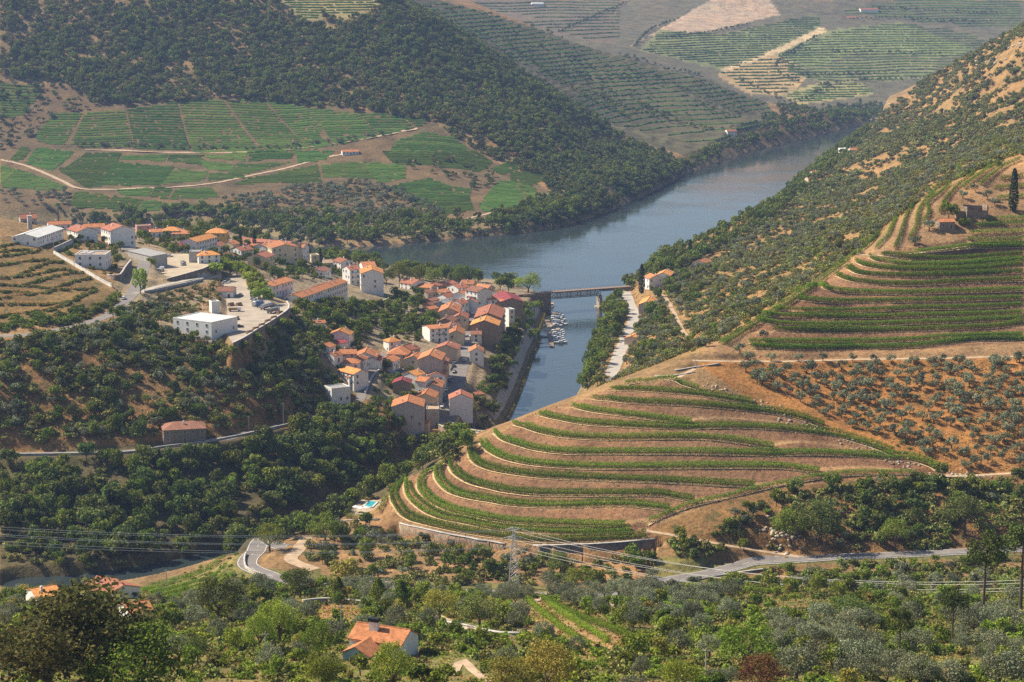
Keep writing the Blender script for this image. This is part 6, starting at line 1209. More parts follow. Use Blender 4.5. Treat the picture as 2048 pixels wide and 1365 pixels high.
FGT = [('big_tree','umber_leaf',95,1430,1165,'left half of the big dark tree clump at the lower left',1.3),('big_tree','umber_leaf',185,1420,1132,'tallest brownish crown of the big dark clump at the lower left',1.25),('big_tree','leaf',275,1430,1225,'deep green glossy tree in front of the dark clump',1.25),('big_tree','dark_leaf',438,1248,1146,'round grey-green oak above the stream vineyard',1.15),('big_tree','dark_leaf',395,1330,1270,'low dark round bush right of the dark clump',1.2),
 ('big_tree','dark_leaf',600,1196,1130,'dark spreading tree below the hairpin bend',1.3),('big_tree','bright_leaf',560,1296,1185,'bright green ivy-covered tree left of the brown field',.95),('big_tree','bright_leaf',520,1310,1215,'yellow-green tree at the left edge of the ivy-covered one',.8),('big_tree','bright_leaf',635,1320,1235,'fresh green tree just left of the foreground house',1.0),('big_tree','bright_leaf',650,1385,1295,'fresh green bushy tree at the bottom left of the foreground house',1.2),('big_tree','bright_leaf',785,1385,1278,'bright leafy tree hiding the right end of the foreground house',1.0),
 ('cone_tree','leaf',677,1207,1150,'leftmost of three pointed green trees',1.2),('cone_tree','leaf',757,1217,1151,'middle one of three pointed green trees',1.2),('cone_tree','leaf',804,1220,1157,'rightmost of three pointed green trees',1.15),('tree','gold_leaf',692,1172,1113,'yellow-green feathery tree above the pointed trees',1.2),('tree','dark_leaf',746,1243,1205,'dense round dark bush behind the foreground house',1.4),('tree','gold_leaf',796,1240,1195,'small yellowing tree beside the rightmost pointed tree',.9),
 ('big_tree','gold_leaf',880,1246,1172,'left part of the large bush covered in tan blossom',1.3),('big_tree','dark_leaf',960,1258,1185,'right darker part of the large blossoming bush',1.5),('big_tree','gold_leaf',1095,1400,1268,'speckled yellow-green tree at the bottom centre',1.1),('big_tree','gold_leaf',1020,1410,1300,'lower speckled yellowish tree left of the bottom centre',1.2),('big_tree','bright_leaf',1495,1345,1240,'vivid yellow-green tree at the lower right',1.45),('big_tree','red_leaf',1525,1395,1305,'reddish bush in front of the vivid yellow-green tree',1.4),('big_tree','bright_leaf',1360,1400,1310,'yellow-green bush at the bottom right of centre',1.3),
 ('pine','pine_leaf',1963,1256,1045,'tall umbrella pine with bare trunk at the right',.95),('pine','pine_leaf',1797,1345,1205,'thin half-bare pine with reddish needles at the lower right',.95),('pine','pine_leaf',2040,1230,1030,'pine cut by the right edge beside the tall one',1.2),('pine','pine_leaf',1905,1300,1165,'smaller pine in front of the tall umbrella pine',1.0),
 ('big_tree','leaf',1790,1100,1035,'light green tree above the country road on the right',1.2),('big_tree','dark_leaf',1640,1085,990,'dark clump of trees below the slanting vine row',1.4),('big_tree','leaf',1580,1090,1005,'tall leafy tree left of the dark clump above the road',1.0),('big_tree','dark_leaf',1930,1070,985,'dense dark tree near the right edge above the road',1.3),('big_tree','dark_leaf',1450,1150,1090,'dark tree beside the country road under the spur',.9) if False else ('big_tree','dark_leaf',1120,1150,1098,'grey-green round tree in front of the dark dry-stone wall',1.2),('big_tree','leaf',1160,1185,1133,'dark green tree right of the pylon foot',1.5),('big_tree','dark_leaf',1700,1250,1190,'dense dark thicket below the country road on the right',1.8),('big_tree','leaf',540,1105,1045,'leafy tree over the hairpin bend',1.4),('big_tree','leaf',650,1090,1020,'large tree between hairpin bend and pool terrace',1.2)]
for i, (k, lf, u, vb, vt, tx, sx) in enumerate(FGT): place(k, lf, u, vb, vt, tx, sx, i)
for i, (u, vb, vt, sx) in enumerate([(562,662,632,1.2),(540,676,648,1.3),(512,694,664,1.2),(486,708,680,1.3),(590,640,612,1.2),(465,712,690,1.4)]): place('tree', 'leaf' if i % 2 else 'bright_leaf', u, vb, vt, f'{ordw(i)} tree growing against the foot of the car park wall', sx, i, group='trees under the car park wall')
place('tree', 'bright_leaf', 1897, 440, 400, 'bright green tree between farm building and ruin', 1.1, 1, 880); place('tree', 'bright_leaf', 1928, 452, 436, 'low bright bush right of the stone farm building', 1.8, 2, 880)
# scatter by land cover -------------------------------------------------
ROADPTS = np.vstack([np.c_[P3[:, :2], np.full(len(P3), wd / 2)] for P3, wd in ROAD3.values()])
VINEP = np.vstack([np.asarray(l)[:, :2] for l in SP3 + UP3])
def blocked(x, y, r):
    b = np.zeros(len(x), bool)
    for ax_, ay_, la, lb, th in AVOID:
        dx, dy = x - ax_, y - ay_; m = (np.abs(dx) < 45) & (np.abs(dy) < 45)
        if m.any(): c_, s_ = math.cos(th), math.sin(th); b |= m & (np.abs(dx * c_ + dy * s_) < la + r * .55) & (np.abs(-dx * s_ + dy * c_) < lb + r * .55)
    for k in range(0, len(x), 4000):
        q = slice(k, k + 4000); D = np.hypot(x[q, None] - ROADPTS[None, :, 0], y[q, None] - ROADPTS[None, :, 1]) - ROADPTS[None, :, 2]; b[q] |= D.min(1) < r[q] * .55 + .3
    for W, z in PAD3.values(): b |= inpoly(x, y, [tuple(q) for q in W])
    j = np.clip(np.searchsorted(SV, x / y), 0, NS - 1); i = np.clip(np.searchsorted(YV, y), 0, NY - 1); b |= rin[i, j] | (GZ[i, j] < .3); return b
PL = []          # kind, leaf, x, y, z, s, rot, label, group, apparent size
def scatter(poly, yr, kinds, label, group, seed, clump=None, excl=()):
    g = np.random.default_rng(seed); poly = [(float(a), float(b)) for a, b in poly]; us = [p[0] for p in poly]; s0, s1 = (min(us) - CU) / FPX - .004, (max(us) - CU) / FPX + .004
    for (kind, leaf, dens, smin, smax) in kinds:
        n = int(dens * (s1 - s0) * (yr[1] ** 2 - yr[0] ** 2) / 2); s = g.uniform(s0, s1, n); Y = np.sqrt(g.uniform(yr[0] ** 2, yr[1] ** 2, n)); x = s * Y; z = zat(x, Y); u, v = px(x, Y, z)
        m = inpoly(u, v, poly)
        for e in excl: m &= ~inpoly(u, v, e)
        if clump: m &= (vnoise(x / clump[0], Y / clump[0], seed) + .25 * g.uniform(-1, 1, n)) > clump[1]
        x, Y, z = x[m], Y[m], z[m]; sc_ = g.uniform(smin, smax, len(x)) ** 1.0; b = blocked(x, Y, RADS[kind] * sc_); x, Y, z, sc_ = x[~b], Y[~b], z[~b], sc_[~b]
        lab = label if isinstance(label, str) else label[kind]
        for q in range(len(x)): PL.append((kind, leaf, x[q], Y[q], z[q], sc_[q], g.uniform(0, 6.28), lab, group, sc_[q] * RADS[kind] / Y[q]))
FOREST = [(0,0),(800,0),(900,50),(1030,140),(1130,205),(1250,280),(1385,338),(1330,372),(1300,388),(1240,412),(1170,400),(1110,345),(1040,315),(960,275),(880,246),(830,240),(760,228),(700,224),(620,214),(540,205),(440,202),(330,206),(250,212),(180,205),(130,165),(0,160)]
scatter(FOREST, (2020, 2680), [('far_tree', 'dark_leaf', .011, .75, 1.4)], 'tree', 'x', 1, (60, .30), (TOPF,))
scatter(FOREST, (2020, 2680), [('far_tree', 'leaf', .017, .55, 1.25)], 'tree', 'x', 101, (48, .42), (TOPF,))
scatter(FOREST, (2020, 2680), [('olive', 'scrub_leaf', .024, .8, 1.6), ('shrub', 'scrub_leaf', .012, 1, 2)], 'tree', 'x', 102, (40, .36), (TOPF,))
scatter([(-60,160),(180,160),(250,205),(120,232),(60,290),(0,300),(-60,300)], (2000, 2300), [('far_tree', 'dark_leaf', .004, .6, 1.1), ('olive', 'olive_leaf', .004, .8, 1.2)], 'tree', 'x', 2)
scatter([(140,428),(420,424),(620,436),(900,440),(1000,430),(1060,412),(1240,402),(1200,434),(1130,455),(1050,468),(640,492),(420,475),(140,455)], (1640, 2120), [('far_tree', 'leaf', .018, .7, 1.35), ('olive', 'olive_leaf', .008, .7, 1.2), ('shrub', 'scrub_leaf', .02, .8, 1.6)], 'tree', 'x', 3, (26, .20))
scatter([(440,398),(560,380),(650,366),(760,366),(860,410),(900,440),(760,440),(620,436),(440,425)], (1800, 2050), [('olive', 'olive_leaf', .013, .8, 1.3), ('shrub', 'scrub_leaf', .012, .8, 1.5)], 'olive', 'x', 4)
scatter([(0,385),(140,385),(140,425),(0,425)], (1800, 2000), [('olive', 'olive_leaf', .009, .8, 1.2)], 'olive', 'x', 41)
scatter([(780,300),(960,330),(1010,360),(960,385),(900,370),(780,330)], (1900, 2200), [('olive', 'dark_leaf', .004, .8, 1.3)], 'olive', 'x', 5)
scatter([(1080,352),(1130,345),(1245,400),(1205,432),(1130,455),(1060,462),(1000,455),(1060,410),(1100,388)], (1750, 2250), [('far_tree', 'dark_leaf', .02, .6, 1.15), ('shrub', 'scrub_leaf', .02, 1, 2)], 'tree', 'x', 61)
scatter([(880,250),(960,275),(1040,315),(1110,345),(1060,350),(1000,326),(950,300),(905,275)], (1950, 2350), [('far_tree', 'dark_leaf', .014, .6, 1.1), ('shrub', 'scrub_leaf', .02, 1, 2)], 'tree', 'x', 62)
scatter([(1060,330),(1240,405),(1360,345),(1210,292)], (2000, 2400), [('far_tree', 'dark_leaf', .012, .6, 1.1)], 'tree', 'x', 6)
scatter([(1240,412),(1300,386),(1360,350),(1430,324),(1500,300),(1560,287),(1620,272),(1740,245),(1740,225),(1640,232),(1540,255),(1430,300),(1350,330)], (2150, 3400), [('far_tree', 'leaf', .012, .8, 1.4)], 'tree', 'x', 7)
scatter([(1430,300),(1500,262),(1560,215),(1640,215),(1760,205),(1780,235),(1640,240),(1540,262)], (2600, 3600), [('far_tree', 'dark_leaf', .0055, .7, 1.2), ('shrub', 'scrub_leaf', .01, 1, 2)], 'tree', 'x', 8)
scatter(HILL2, (2350, 3150), [('olive', 'dark_leaf', .0012, .8, 1.3)], 'tree', 'x', 9, (60, .55))
def treeline(P, sp_m, kind, leaf, smin, smax, ymin, seed):
    g = np.random.default_rng(seed); Q = resample([hit(u, v, ymin) for u, v in smooth(np.array(P, float), 6)], sp_m)
    for q in Q: PL.append((kind, leaf, q[0] + g.normal(0, 2), q[1] + g.normal(0, 2), float(zat(q[0], q[1])), g.uniform(smin, smax), g.uniform(0, 6), 'x', 'x', 0))
for i, l in enumerate([[(1640,172),(1720,163),(1800,160),(1880,158)],[(1560,112),(1620,104),(1700,106),(1790,108),(1880,112)],[(1640,72),(1590,100),(1552,128),(1560,150),(1600,165)],[(1560,208),(1610,200),(1640,185),(1660,172)],[(1600,152),(1700,150),(1790,146)],[(1480,160),(1520,182),(1560,200)],[(1270,95),(1300,62),(1360,40)],[(1330,78),(1420,66),(1500,50)],[(1120,66),(1200,30),(1250,8)],[(1700,40),(1790,38),(1880,44),(1990,46)],[(1745,18),(1850,22),(2000,30)],[(1240,110),(1290,125),(1340,140),(1400,152)]]): treeline(l, 9.0, 'far_tree', 'dark_leaf', .5, .95, 3160, 800 + i)
for i, l in enumerate([[(1015,90),(1100,150),(1180,200),(1260,238)],[(1180,185),(1240,215),(1310,235)],[(1290,215),(1350,245),(1420,262)]]): treeline(l, 7.0, 'far_tree', 'leaf', .5, .9, 2350, 830 + i)
for i, l in enumerate([[(150,292),(260,294),(380,297),(520,300),(640,290),(760,272)]]): treeline(l, 8.5, 'olive', 'olive_leaf', .9, 1.2, 1900, 840 + i)
RIGHT = [(1180,630),(1255,575),(1290,545),(1400,500),(1510,450),(1590,380),(1680,300),(1738,246),(1850,163),(1980,86),(2048,48),(2110,30),(2110,300),(1950,343),(1850,393),(1720,503),(1600,580),(1430,686),(1330,735),(1240,775),(1200,785)]
scatter(RIGHT, (830, 1650), [('shrub', 'scrub_leaf', .055, .4, 1.7), ('shrub', 'bright_leaf', .010, .4, 1.3), ('olive', 'olive_leaf', .013, .45, 1.05), ('olive', 'scrub_leaf', .008, .45, 1.1), ('tree', 'bright_leaf', .0022, .3, .6)], {'shrub': 'shrub on the right hillside', 'olive': 'olive on the right hillside', 'tree': 'tree on the right hillside'}, 'plants on the right hillside', 10, (15, .43), ([(1266,515),(1302,515),(1302,612),(1266,618)],))
scatter(RIGHT, (1650, 2980), [('shrub', 'scrub_leaf', .040, .6, 2.6), ('far_tree', 'leaf', .004, .35, .9), ('olive', 'scrub_leaf', .007, .7, 1.2), ('olive', 'olive_leaf', .004, .7, 1.1)], 'x', 'x', 11, (22, .42))
scatter([(1235,590),(1290,540),(1345,512),(1415,478),(1490,440),(1535,402),(1572,370),(1612,335),(1662,298),(1730,258),(1745,262),(1690,318),(1630,368),(1580,410),(1530,450),(1440,505),(1360,545)], (1380, 2960), [('far_tree', 'leaf', .012, .6, 1.2)], 'x', 'x', 111)
scatter([(1165,790),(1160,755),(1178,715),(1205,650),(1225,605),(1258,590),(1248,640),(1238,690),(1222,725),(1205,775)], (930, 1420), [('tree', 'leaf', .020, .8, 1.35), ('shrub', 'scrub_leaf', .02, .8, 1.6)], {'tree': 'tree on the right bank of the tributary', 'shrub': 'shrub on the right bank of the tributary'}, 'plants on the right bank of the tributary', 12, None, ([(1266,515),(1302,515),(1302,612),(1266,618)],))
scatter([(1235,745),(1262,640),(1300,600),(1360,560),(1420,520),(1400,600),(1330,680),(1300,735)], (880, 1430), [('tree', 'leaf', .006, .6, 1.1), ('olive', 'olive_leaf', .007, .8, 1.2)], {'tree': 'tree beside the riverside road', 'olive': 'olive above the riverside road'}, 'trees above the riverside road', 13, None, ([(1266,515),(1302,515),(1302,612),(1266,618)],))
scatter([(1255,570),(1290,530),(1350,515),(1400,500),(1420,520),(1330,560),(1290,570)], (1350, 1650), [('tree', 'leaf', .007, .8, 1.4)], 'tree at the right end of the railway bridge', 'trees at the right bridge end', 131, None, ([(1266,515),(1302,515),(1302,612),(1266,618)],))
LSLOPE = [(-40,690),(60,680),(200,645),(280,605),(350,620),(365,670),(470,700),(560,655),(600,650),(640,690),(650,760),(700,800),(640,826),(520,852),(400,868),(-40,897)]
scatter(LSLOPE, (832, 1020), [('shrub', 'scrub_leaf', .085, .5, 1.8), ('shrub', 'leaf', .02, .5, 1.5), ('olive', 'olive_leaf', .016, .6, 1.1), ('tree', 'dark_leaf', .009, .45, .95), ('tree', 'leaf', .008, .45, .9)], {'shrub': 'shrub on the dry left slope', 'olive': 'olive on the dry left slope', 'tree': 'tree on the dry left slope'}, 'plants on the dry left slope', 14, (15, .24))
WOOD = [(-40,922),(300,918),(640,848),(700,830),(780,850),(890,885),(960,885),(935,905),(860,935),(800,968),(765,1000),(700,1020),(640,1060),(560,1085),(480,1112),(330,1135),(200,1160),(-40,1180)]
scatter(WOOD, (735, 985), [('tree', 'dark_leaf', .016, .55, 1.4), ('tree', 'leaf', .014, .5, 1.25), ('tree', 'bright_leaf', .002, .5, .9), ('shrub', 'scrub_leaf', .03, .6, 1.8)], {'tree': 'tree in the wood above the stream', 'shrub': 'shrub in the wood above the stream'}, 'trees of the wood above the stream', 15, (18, .18))
GROVE = [(1480,738),(1600,732),(1750,728),(2080,722),(2080,940),(1980,945),(1880,935),(1780,885),(1650,835),(1560,790),(1500,765)]
def grove():
    g = np.random.default_rng(16); k = 0
    for Y in np.arange(742, 836, 5.0):
        for x in np.arange(85, 225, 6.6):
            X = x + g.normal(0, 1.1) + (3.3 if k % 2 else 0); Yy = Y + g.normal(0, .9); z = float(zat(X, Yy)); u, v = px(X, Yy, z)
            if inpoly(np.array([u]), np.array([v]), GROVE)[0] and g.random() < .88: PL.append(('olive', 'olive_leaf', X, Yy, z, g.uniform(.68, 1.08), g.uniform(0, 6), 'olive tree in the orange-soiled grove', 'olive trees of the grove', 1))
        k += 1
grove()
scatter(GROVE, (735, 840), [('shrub', 'scrub_leaf', .012, .3, .9), ('shrub', 'bright_leaf', .004, .3, .7)], 'shrub between the grove olives', 'shrubs in the grove', 17)
for i, u in enumerate([1500,1541,1595,1644,1703,1746,1781,1826,1861,1990,2030]):
    b = hit(u, 721, 780); PL.append(('olive', 'olive_leaf', b[0], b[1] - 2.5, float(zat(b[0], b[1] - 2.5)), .8, i * 1.1, f'{ordw(i)} olive from the left in the row along the terrace track', 'olives along the terrace track', 2))
for i, (u, v, s) in enumerate([(1529,682,1.0),(1480,708,.95),(1497,722,.9),(1830,492,1.05),(1858,462,1.1),(1925,398,.9),(1950,385,.9),(1975,400,1.0),(1990,412,.9)]):
    b = hit(u, v, 780); PL.append(('olive', 'olive_leaf', b[0], b[1], b[2], s, i, f'{ordw(i)} lone olive going up along the ridge beside the high terraces', 'lone olives along the ridge', 2))
scatter([(1320,1085),(1400,1075),(1480,1030),(1560,985),(1700,960),(1850,958),(2060,955),(2060,1098),(1800,1102),(1620,1108),(1480,1120),(1380,1125)], (675, 750), [('tree', 'dark_leaf', .012, .5, 1.0), ('tree', 'leaf', .009, .45, .9), ('shrub', 'scrub_leaf', .09, .5, 1.7), ('shrub', 'leaf', .03, .5, 1.4), ('olive', 'olive_leaf', .004, .6, .9)], {'tree': 'tree above the country road', 'shrub': 'bush above the country road', 'olive': 'olive above the country road'}, 'plants above the country road', 18, (13, .28))
scatter([(640,1060),(700,1050),(780,1065),(900,1090),(1010,1105),(1300,1115),(1320,1150),(1270,1178),(1000,1178),(740,1162),(640,1130),(600,1110)], (662, 770), [('tree', 'leaf', .008, .5, .95), ('olive', 'olive_leaf', .004, .7, 1.0), ('shrub', 'scrub_leaf', .03, .7, 1.6)], {'tree': 'tree on the bank below the spur wall', 'olive': 'olive on the bank below the spur wall', 'shrub': 'bush on the bank below the spur wall'}, 'plants below the spur', 19, (15, .28))
TOWNG = [(560,660),(600,610),(690,600),(760,600),(840,590),(880,640),(850,690),(790,680),(720,690),(650,700),(600,680)]
scatter(TOWNG, (960, 1330), [('tree', 'leaf', .016, .5, 1.0), ('shrub', 'leaf', .024, .7, 1.6)], {'tree': 'tree in the town gardens', 'shrub': 'bush in the town gardens'}, 'plants in the town gardens', 20, (20, .22))
scatter([(600,700),(700,690),(800,720),(840,770),(800,860),(700,850),(640,800)], (920, 1060), [('tree', 'leaf', .011, .45, .85), ('shrub', 'leaf', .02, .6, 1.4)], {'tree': 'tree in the hillside cluster', 'shrub': 'bush in the hillside cluster'}, 'plants in the hillside cluster', 21)
scatter([(925,850),(945,800),(985,740),(1000,700),(1020,650),(1036,640),(1046,690),(1036,720),(1014,780),(990,835),(970,860)], (940, 1290), [('tree', 'leaf', .015, .55, 1.0), ('tree', 'dark_leaf', .008, .6, 1.0), ('shrub', 'scrub_leaf', .03, .7, 1.5)], {'tree': 'tree on the bank above the promenade', 'shrub': 'bush on the bank above the promenade'}, 'plants above the promenade', 22)
scatter([(1040,660),(1048,615),(1092,610),(1084,660),(1070,690)], (1180, 1330), [('tree', 'bright_leaf', .012, .7, 1.1)], 'tree beside the bridge abutment', 'trees beside the abutment', 23)
scatter([(240,480),(420,462),(560,500),(650,520),(700,560),(560,560),(430,540),(330,500)], (1080, 1400), [('tree', 'leaf', .008, .45, .9), ('shrub', 'leaf', .014, .7, 1.5)], {'tree': 'tree among the upper houses', 'shrub': 'bush among the upper houses'}, 'plants among the upper houses', 24)
scatter([(640,508),(700,520),(800,540),(950,550),(1040,575),(1000,592),(800,580),(690,560),(640,530)], (1380, 1560), [('tree', 'leaf', .009, .7, 1.2)], 'tree along the river edge behind the town', 'trees on the river edge', 25)
scatter([(-60,420),(60,425),(300,440),(640,480),(640,500),(300,462),(100,450),(-60,450)], (1330, 1720), [('tree', 'leaf', .005, .7, 1.1)], 'tree at the back of the town towards the river', 'trees at the back of the town', 26)
LT = [[(0,632),(20,629),(82,621),(129,609),(160,593),(192,581)],[(0,608),(20,607),(98,607),(129,605)],[(0,595),(20,592),(82,586),(121,579),(192,578)],[(0,581),(20,582),(75,586)],[(0,568),(20,569),(59,571),(107,577)],[(59,568),(98,556),(137,547),(168,545)],[(0,556),(20,554),(67,549),(114,539),(145,540)],[(114,575),(145,564),(184,556)],[(43,549),(75,534),(107,523),(129,526)],[(0,530),(20,527),(59,522),(98,520)],[(0,514),(20,511),(67,504),(82,498)],[(0,503),(20,501),(59,500)],[(0,494),(20,490),(51,482)]]
LT3 = [resample([hit(u, v, 860, 1200) for u, v in smooth(np.array(l, float), 6)], 2.0) for l in LT]
gl = np.random.default_rng(27)
for l in LT3:
    for q in resample(l, 1.05):
        if gl.random() < .75: X, Y_ = q[0] + gl.normal(0, .6), q[1] - gl.uniform(2.2, 5.0); PL.append(('shrub', 'leaf' if gl.random() < .4 else 'scrub_leaf', X, Y_, float(zat(X, Y_)), gl.uniform(.5, .95), gl.uniform(0, 6), 'shrub on the banks of the brown terraces', 'shrubs on the brown terraces', .0008))
scatter([(0,640),(120,628),(200,610),(235,592),(240,612),(200,640),(110,655),(0,668)], (880, 1000), [('shrub', 'leaf', .10, .8, 1.5)], 'bush on the lowest brown terrace', 'bushes on the lowest brown terrace', 28)
scatter([(110,492),(160,470),(262,492),(250,530),(228,566),(150,522)], (980, 1180), [('tree', 'dark_leaf', .006, .35, .7), ('shrub', 'leaf', .02, .5, 1.3)], {'tree': 'tree in the villa garden', 'shrub': 'bush in the villa garden'}, 'plants in the villa garden', 281)
scatter([(300,592),(440,562),(440,605),(420,622),(365,632),(320,612)], (930, 1120), [('shrub', 'scrub_leaf', .05, .4, 1.2)], 'shrub on the bank under the ramp road', 'shrubs under the ramp road', 282)
scatter([(1330,1188),(1420,1162),(1560,1134),(1900,1120),(2070,1114),(2070,1182),(1700,1195),(1450,1205)], (570, 690), [('tree', 'leaf', .006, .4, .8), ('shrub', 'scrub_leaf', .05, .5, 1.5), ('shrub', 'bright_leaf', .03, .5, 1.2), ('olive', 'olive_leaf', .005, .7, 1)], {'tree': 'tree just below the country road', 'shrub': 'bush just below the country road', 'olive': 'olive just below the country road'}, 'plants just below the country road', 283, (12, .25))
scatter([(220,1195),(480,1105),(500,1150),(330,1215)], (590, 725), [('shrub', 'bright_leaf', .03, .3, .7)], 'bush on the stream bank vineyard', 'bushes on the stream bank', 284)
FGZ = [(-60,1190),(150,1195),(500,1168),(700,1185),(1000,1195),(1270,1200),(1400,1165),(1600,1130),(2110,1110),(2110,1420),(-60,1420)]
FIELD = [(610,1212),(730,1212),(728,1248),(640,1250)]; POOLV = [(150,1120),(480,1095),(500,1150),(470,1185),(320,1215),(180,1195)]; VINES = [(1000,1200),(1090,1200),(1250,1270),(1310,1300),(1180,1310),(1060,1260)]
scatter(FGZ, (310, 672), [('big_olive', 'olive_leaf', .0026, .6, 1.0), ('shrub', 'scrub_leaf', .020, .5, 1.3), ('shrub', 'bright_leaf', .028, .4, 1.2), ('tree', 'bright_leaf', .0030, .35, .65), ('tree', 'gold_leaf', .0008, .35, .6), ('tree', 'leaf', .0022, .4, .7)], {'big_olive': 'olive on the near slope', 'shrub': 'bush on the near slope', 'tree': 'tree on the near slope'}, 'plants on the near slope', 29, (13, .30), (FIELD, VINES, POOLV, [(690,1262),(775,1270),(770,1335),(680,1330)]))
scatter([(1540,1240),(1720,1260),(2060,1230),(2060,1380),(1560,1380)], (310, 600), [('big_olive', 'olive_leaf', .0055, .8, 1.2)], 'olive in the lower right thicket', 'olives in the lower right thicket', 30)
scatter([(1010,1180),(1270,1175),(1430,1200),(1420,1280),(1300,1290),(1230,1240),(1010,1205)], (380, 660), [('big_olive', 'olive_leaf', .008, .75, 1.05)], 'olive in the orchard right of the pylon', 'olives right of the pylon', 31)
# the 300 that show largest of each kind are things of their own, the rest is stuff
def gn_group():
    ng = bpy.data.node_groups.new('scatter', 'GeometryNodeTree'); ng.interface.new_socket('Geometry', in_out='INPUT', socket_type='NodeSocketGeometry'); ng.interface.new_socket('Geometry', in_out='OUTPUT', socket_type='NodeSocketGeometry'); ng.interface.new_socket('Protos', in_out='INPUT', socket_type='NodeSocketCollection')
    I = ng.nodes.new('NodeGroupInput'); O = ng.nodes.new('NodeGroupOutput'); ci = ng.nodes.new('GeometryNodeCollectionInfo'); ip = ng.nodes.new('GeometryNodeInstanceOnPoints'); ci.inputs['Separate Children'].default_value = True; ci.inputs['Reset Children'].default_value = True
    def at(nm, ty): n = ng.nodes.new('GeometryNodeInputNamedAttribute'); n.data_type = ty; n.inputs[0].default_value = nm; return n.outputs[0]
    L = ng.links.new; L(I.outputs[0], ip.inputs['Points']); L(I.outputs[1], ci.inputs[0]); L(ci.outputs[0], ip.inputs['Instance']); ip.inputs['Pick Instance'].default_value = True; L(at('pid', 'INT'), ip.inputs['Instance Index']); L(at('scl', 'FLOAT_VECTOR'), ip.inputs['Scale'])
    rv = ng.nodes.new('ShaderNodeCombineXYZ'); L(at('rot', 'FLOAT'), rv.inputs[2]); L(rv.outputs[0], ip.inputs['Rotation']); L(ip.outputs[0], O.inputs[0]); return ng
GN = gn_group()
def stuff(name, items, label):
    by = {}
    for it in items: by.setdefault((it[0], it[1]), []).append(it)
    for (kind, leaf), L_ in by.items():
        col = bpy.data.collections.new('protos_' + kind + leaf)
        for i, (c, t) in enumerate(proto(kind, leaf)):
            me = c.copy(); nv = len(c.vertices); vc = np.empty(nv * 3, np.float32); c.vertices.foreach_get('co', vc); vt = np.empty(len(t.vertices) * 3, np.float32); t.vertices.foreach_get('co', vt)
            F = [list(p.vertices) for p in c.polygons] + [[q + nv for q in p.vertices] for p in t.polygons]; me = bpy.data.meshes.new('joined'); me.from_pydata(np.concatenate([vc, vt]).reshape(-1, 3).tolist(), [], F); me.materials.append(M[leaf]); me.materials.append(M['bark'])
            me.polygons.foreach_set('material_index', [0] * len(c.polygons) + [1] * len(t.polygons)); o = bpy.data.objects.new(f'{i}_{kind}', me); col.objects.link(o)
        g = np.random.default_rng(len(L_)); n = len(L_); me = mesh(name, [(it[2], it[3], it[4] - .15) for it in L_], np.zeros((0, 4), np.int32)) if False else bpy.data.meshes.new(name)
        me.from_pydata([(it[2], it[3], it[4] - .15) for it in L_], [], [])
        for nm, ty, dat, fld in (('pid', 'INT', g.integers(0, len(proto(kind, leaf)), n), 'value'), ('rot', 'FLOAT', np.array([it[6] for it in L_], np.float32), 'value'), ('scl', 'FLOAT_VECTOR', np.array([(it[5] * g.uniform(.85, 1.2), it[5] * g.uniform(.85, 1.2), it[5] * g.uniform(.85, 1.15)) for it in L_], np.float32).ravel(), 'vector')):
            a = me.attributes.new(nm, ty, 'POINT'); a.data.foreach_set(fld, dat)
        o = obj(name, me, None, kind='stuff', label=label); md = o.modifiers.new('scatter', 'NODES'); md.node_group = GN; md[[s.identifier for s in GN.interface.items_tree if s.name == 'Protos'][0]] = col
KEEP = {'tree': 235, 'olive': 165, 'shrub': 120, 'big_olive': 110}
rest = []; byk = {}
CW = {'dark_leaf': 'dark green', 'leaf': 'green', 'bright_leaf': 'bright green', 'scrub_leaf': 'dull green', 'olive_leaf': 'grey-green', 'gold_leaf': 'yellowish', 'red_leaf': 'reddish', 'umber_leaf': 'brownish'}
STAT = {}
def relabel(it, pool):
    if it[9] >= 2: return it
    key = (it[0], it[7])
    if key not in STAT:
        Q = [q for q in pool if q[7] == it[7]]; uv = [px(q[2], q[3], q[4]) for q in Q]; STAT[key] = (np.sort([float(a) for a, b in uv]), np.sort([float(b) for a, b in uv]), np.sort([q[5] for q in Q]))
    us, vs, ss = STAT[key]; u, v = px(it[2], it[3], it[4]); n = len(us); rk = lambda arr, q, k: min(k - 1, int(np.searchsorted(arr, q) * k / max(1, n)))
    kh = max(1, min(9, n // 4)); hw = ['at the far left', 'well to the left', 'left of its middle', 'just left of centre', 'at its centre', 'just right of centre', 'right of its middle', 'well to the right', 'at the far right']
    hp = hw[int(round((rk(us, u, kh) + .5) / kh * 9 - .5))] if kh > 1 else ''
    vp = ['upper ', 'middle ', 'lower '][rk(vs, v, 3)] if n > 8 else ''; sz = ['small ', 'middling ', 'large '][rk(ss, it[5], 3)] if n > 20 else ''
    base = it[7]
    for wd_ in ('grey-green ', 'silvery ', 'small ', 'low ', 'little ', 'green ', 'leafy ', 'pale ', 'weedy '):
        if base.startswith(wd_): base = base[len(wd_):]
    lab = f"{vp}{sz}{CW[it[1]]} {base}" + (f", {hp}" if hp else ''); w_ = lab.split()
    return it[:7] + (' '.join(w_[:16]) if len(w_) <= 16 else f"{vp}{sz}{CW[it[1]]} {base}",) + it[8:]
for it in PL: byk.setdefault(it[0], []).append(it)
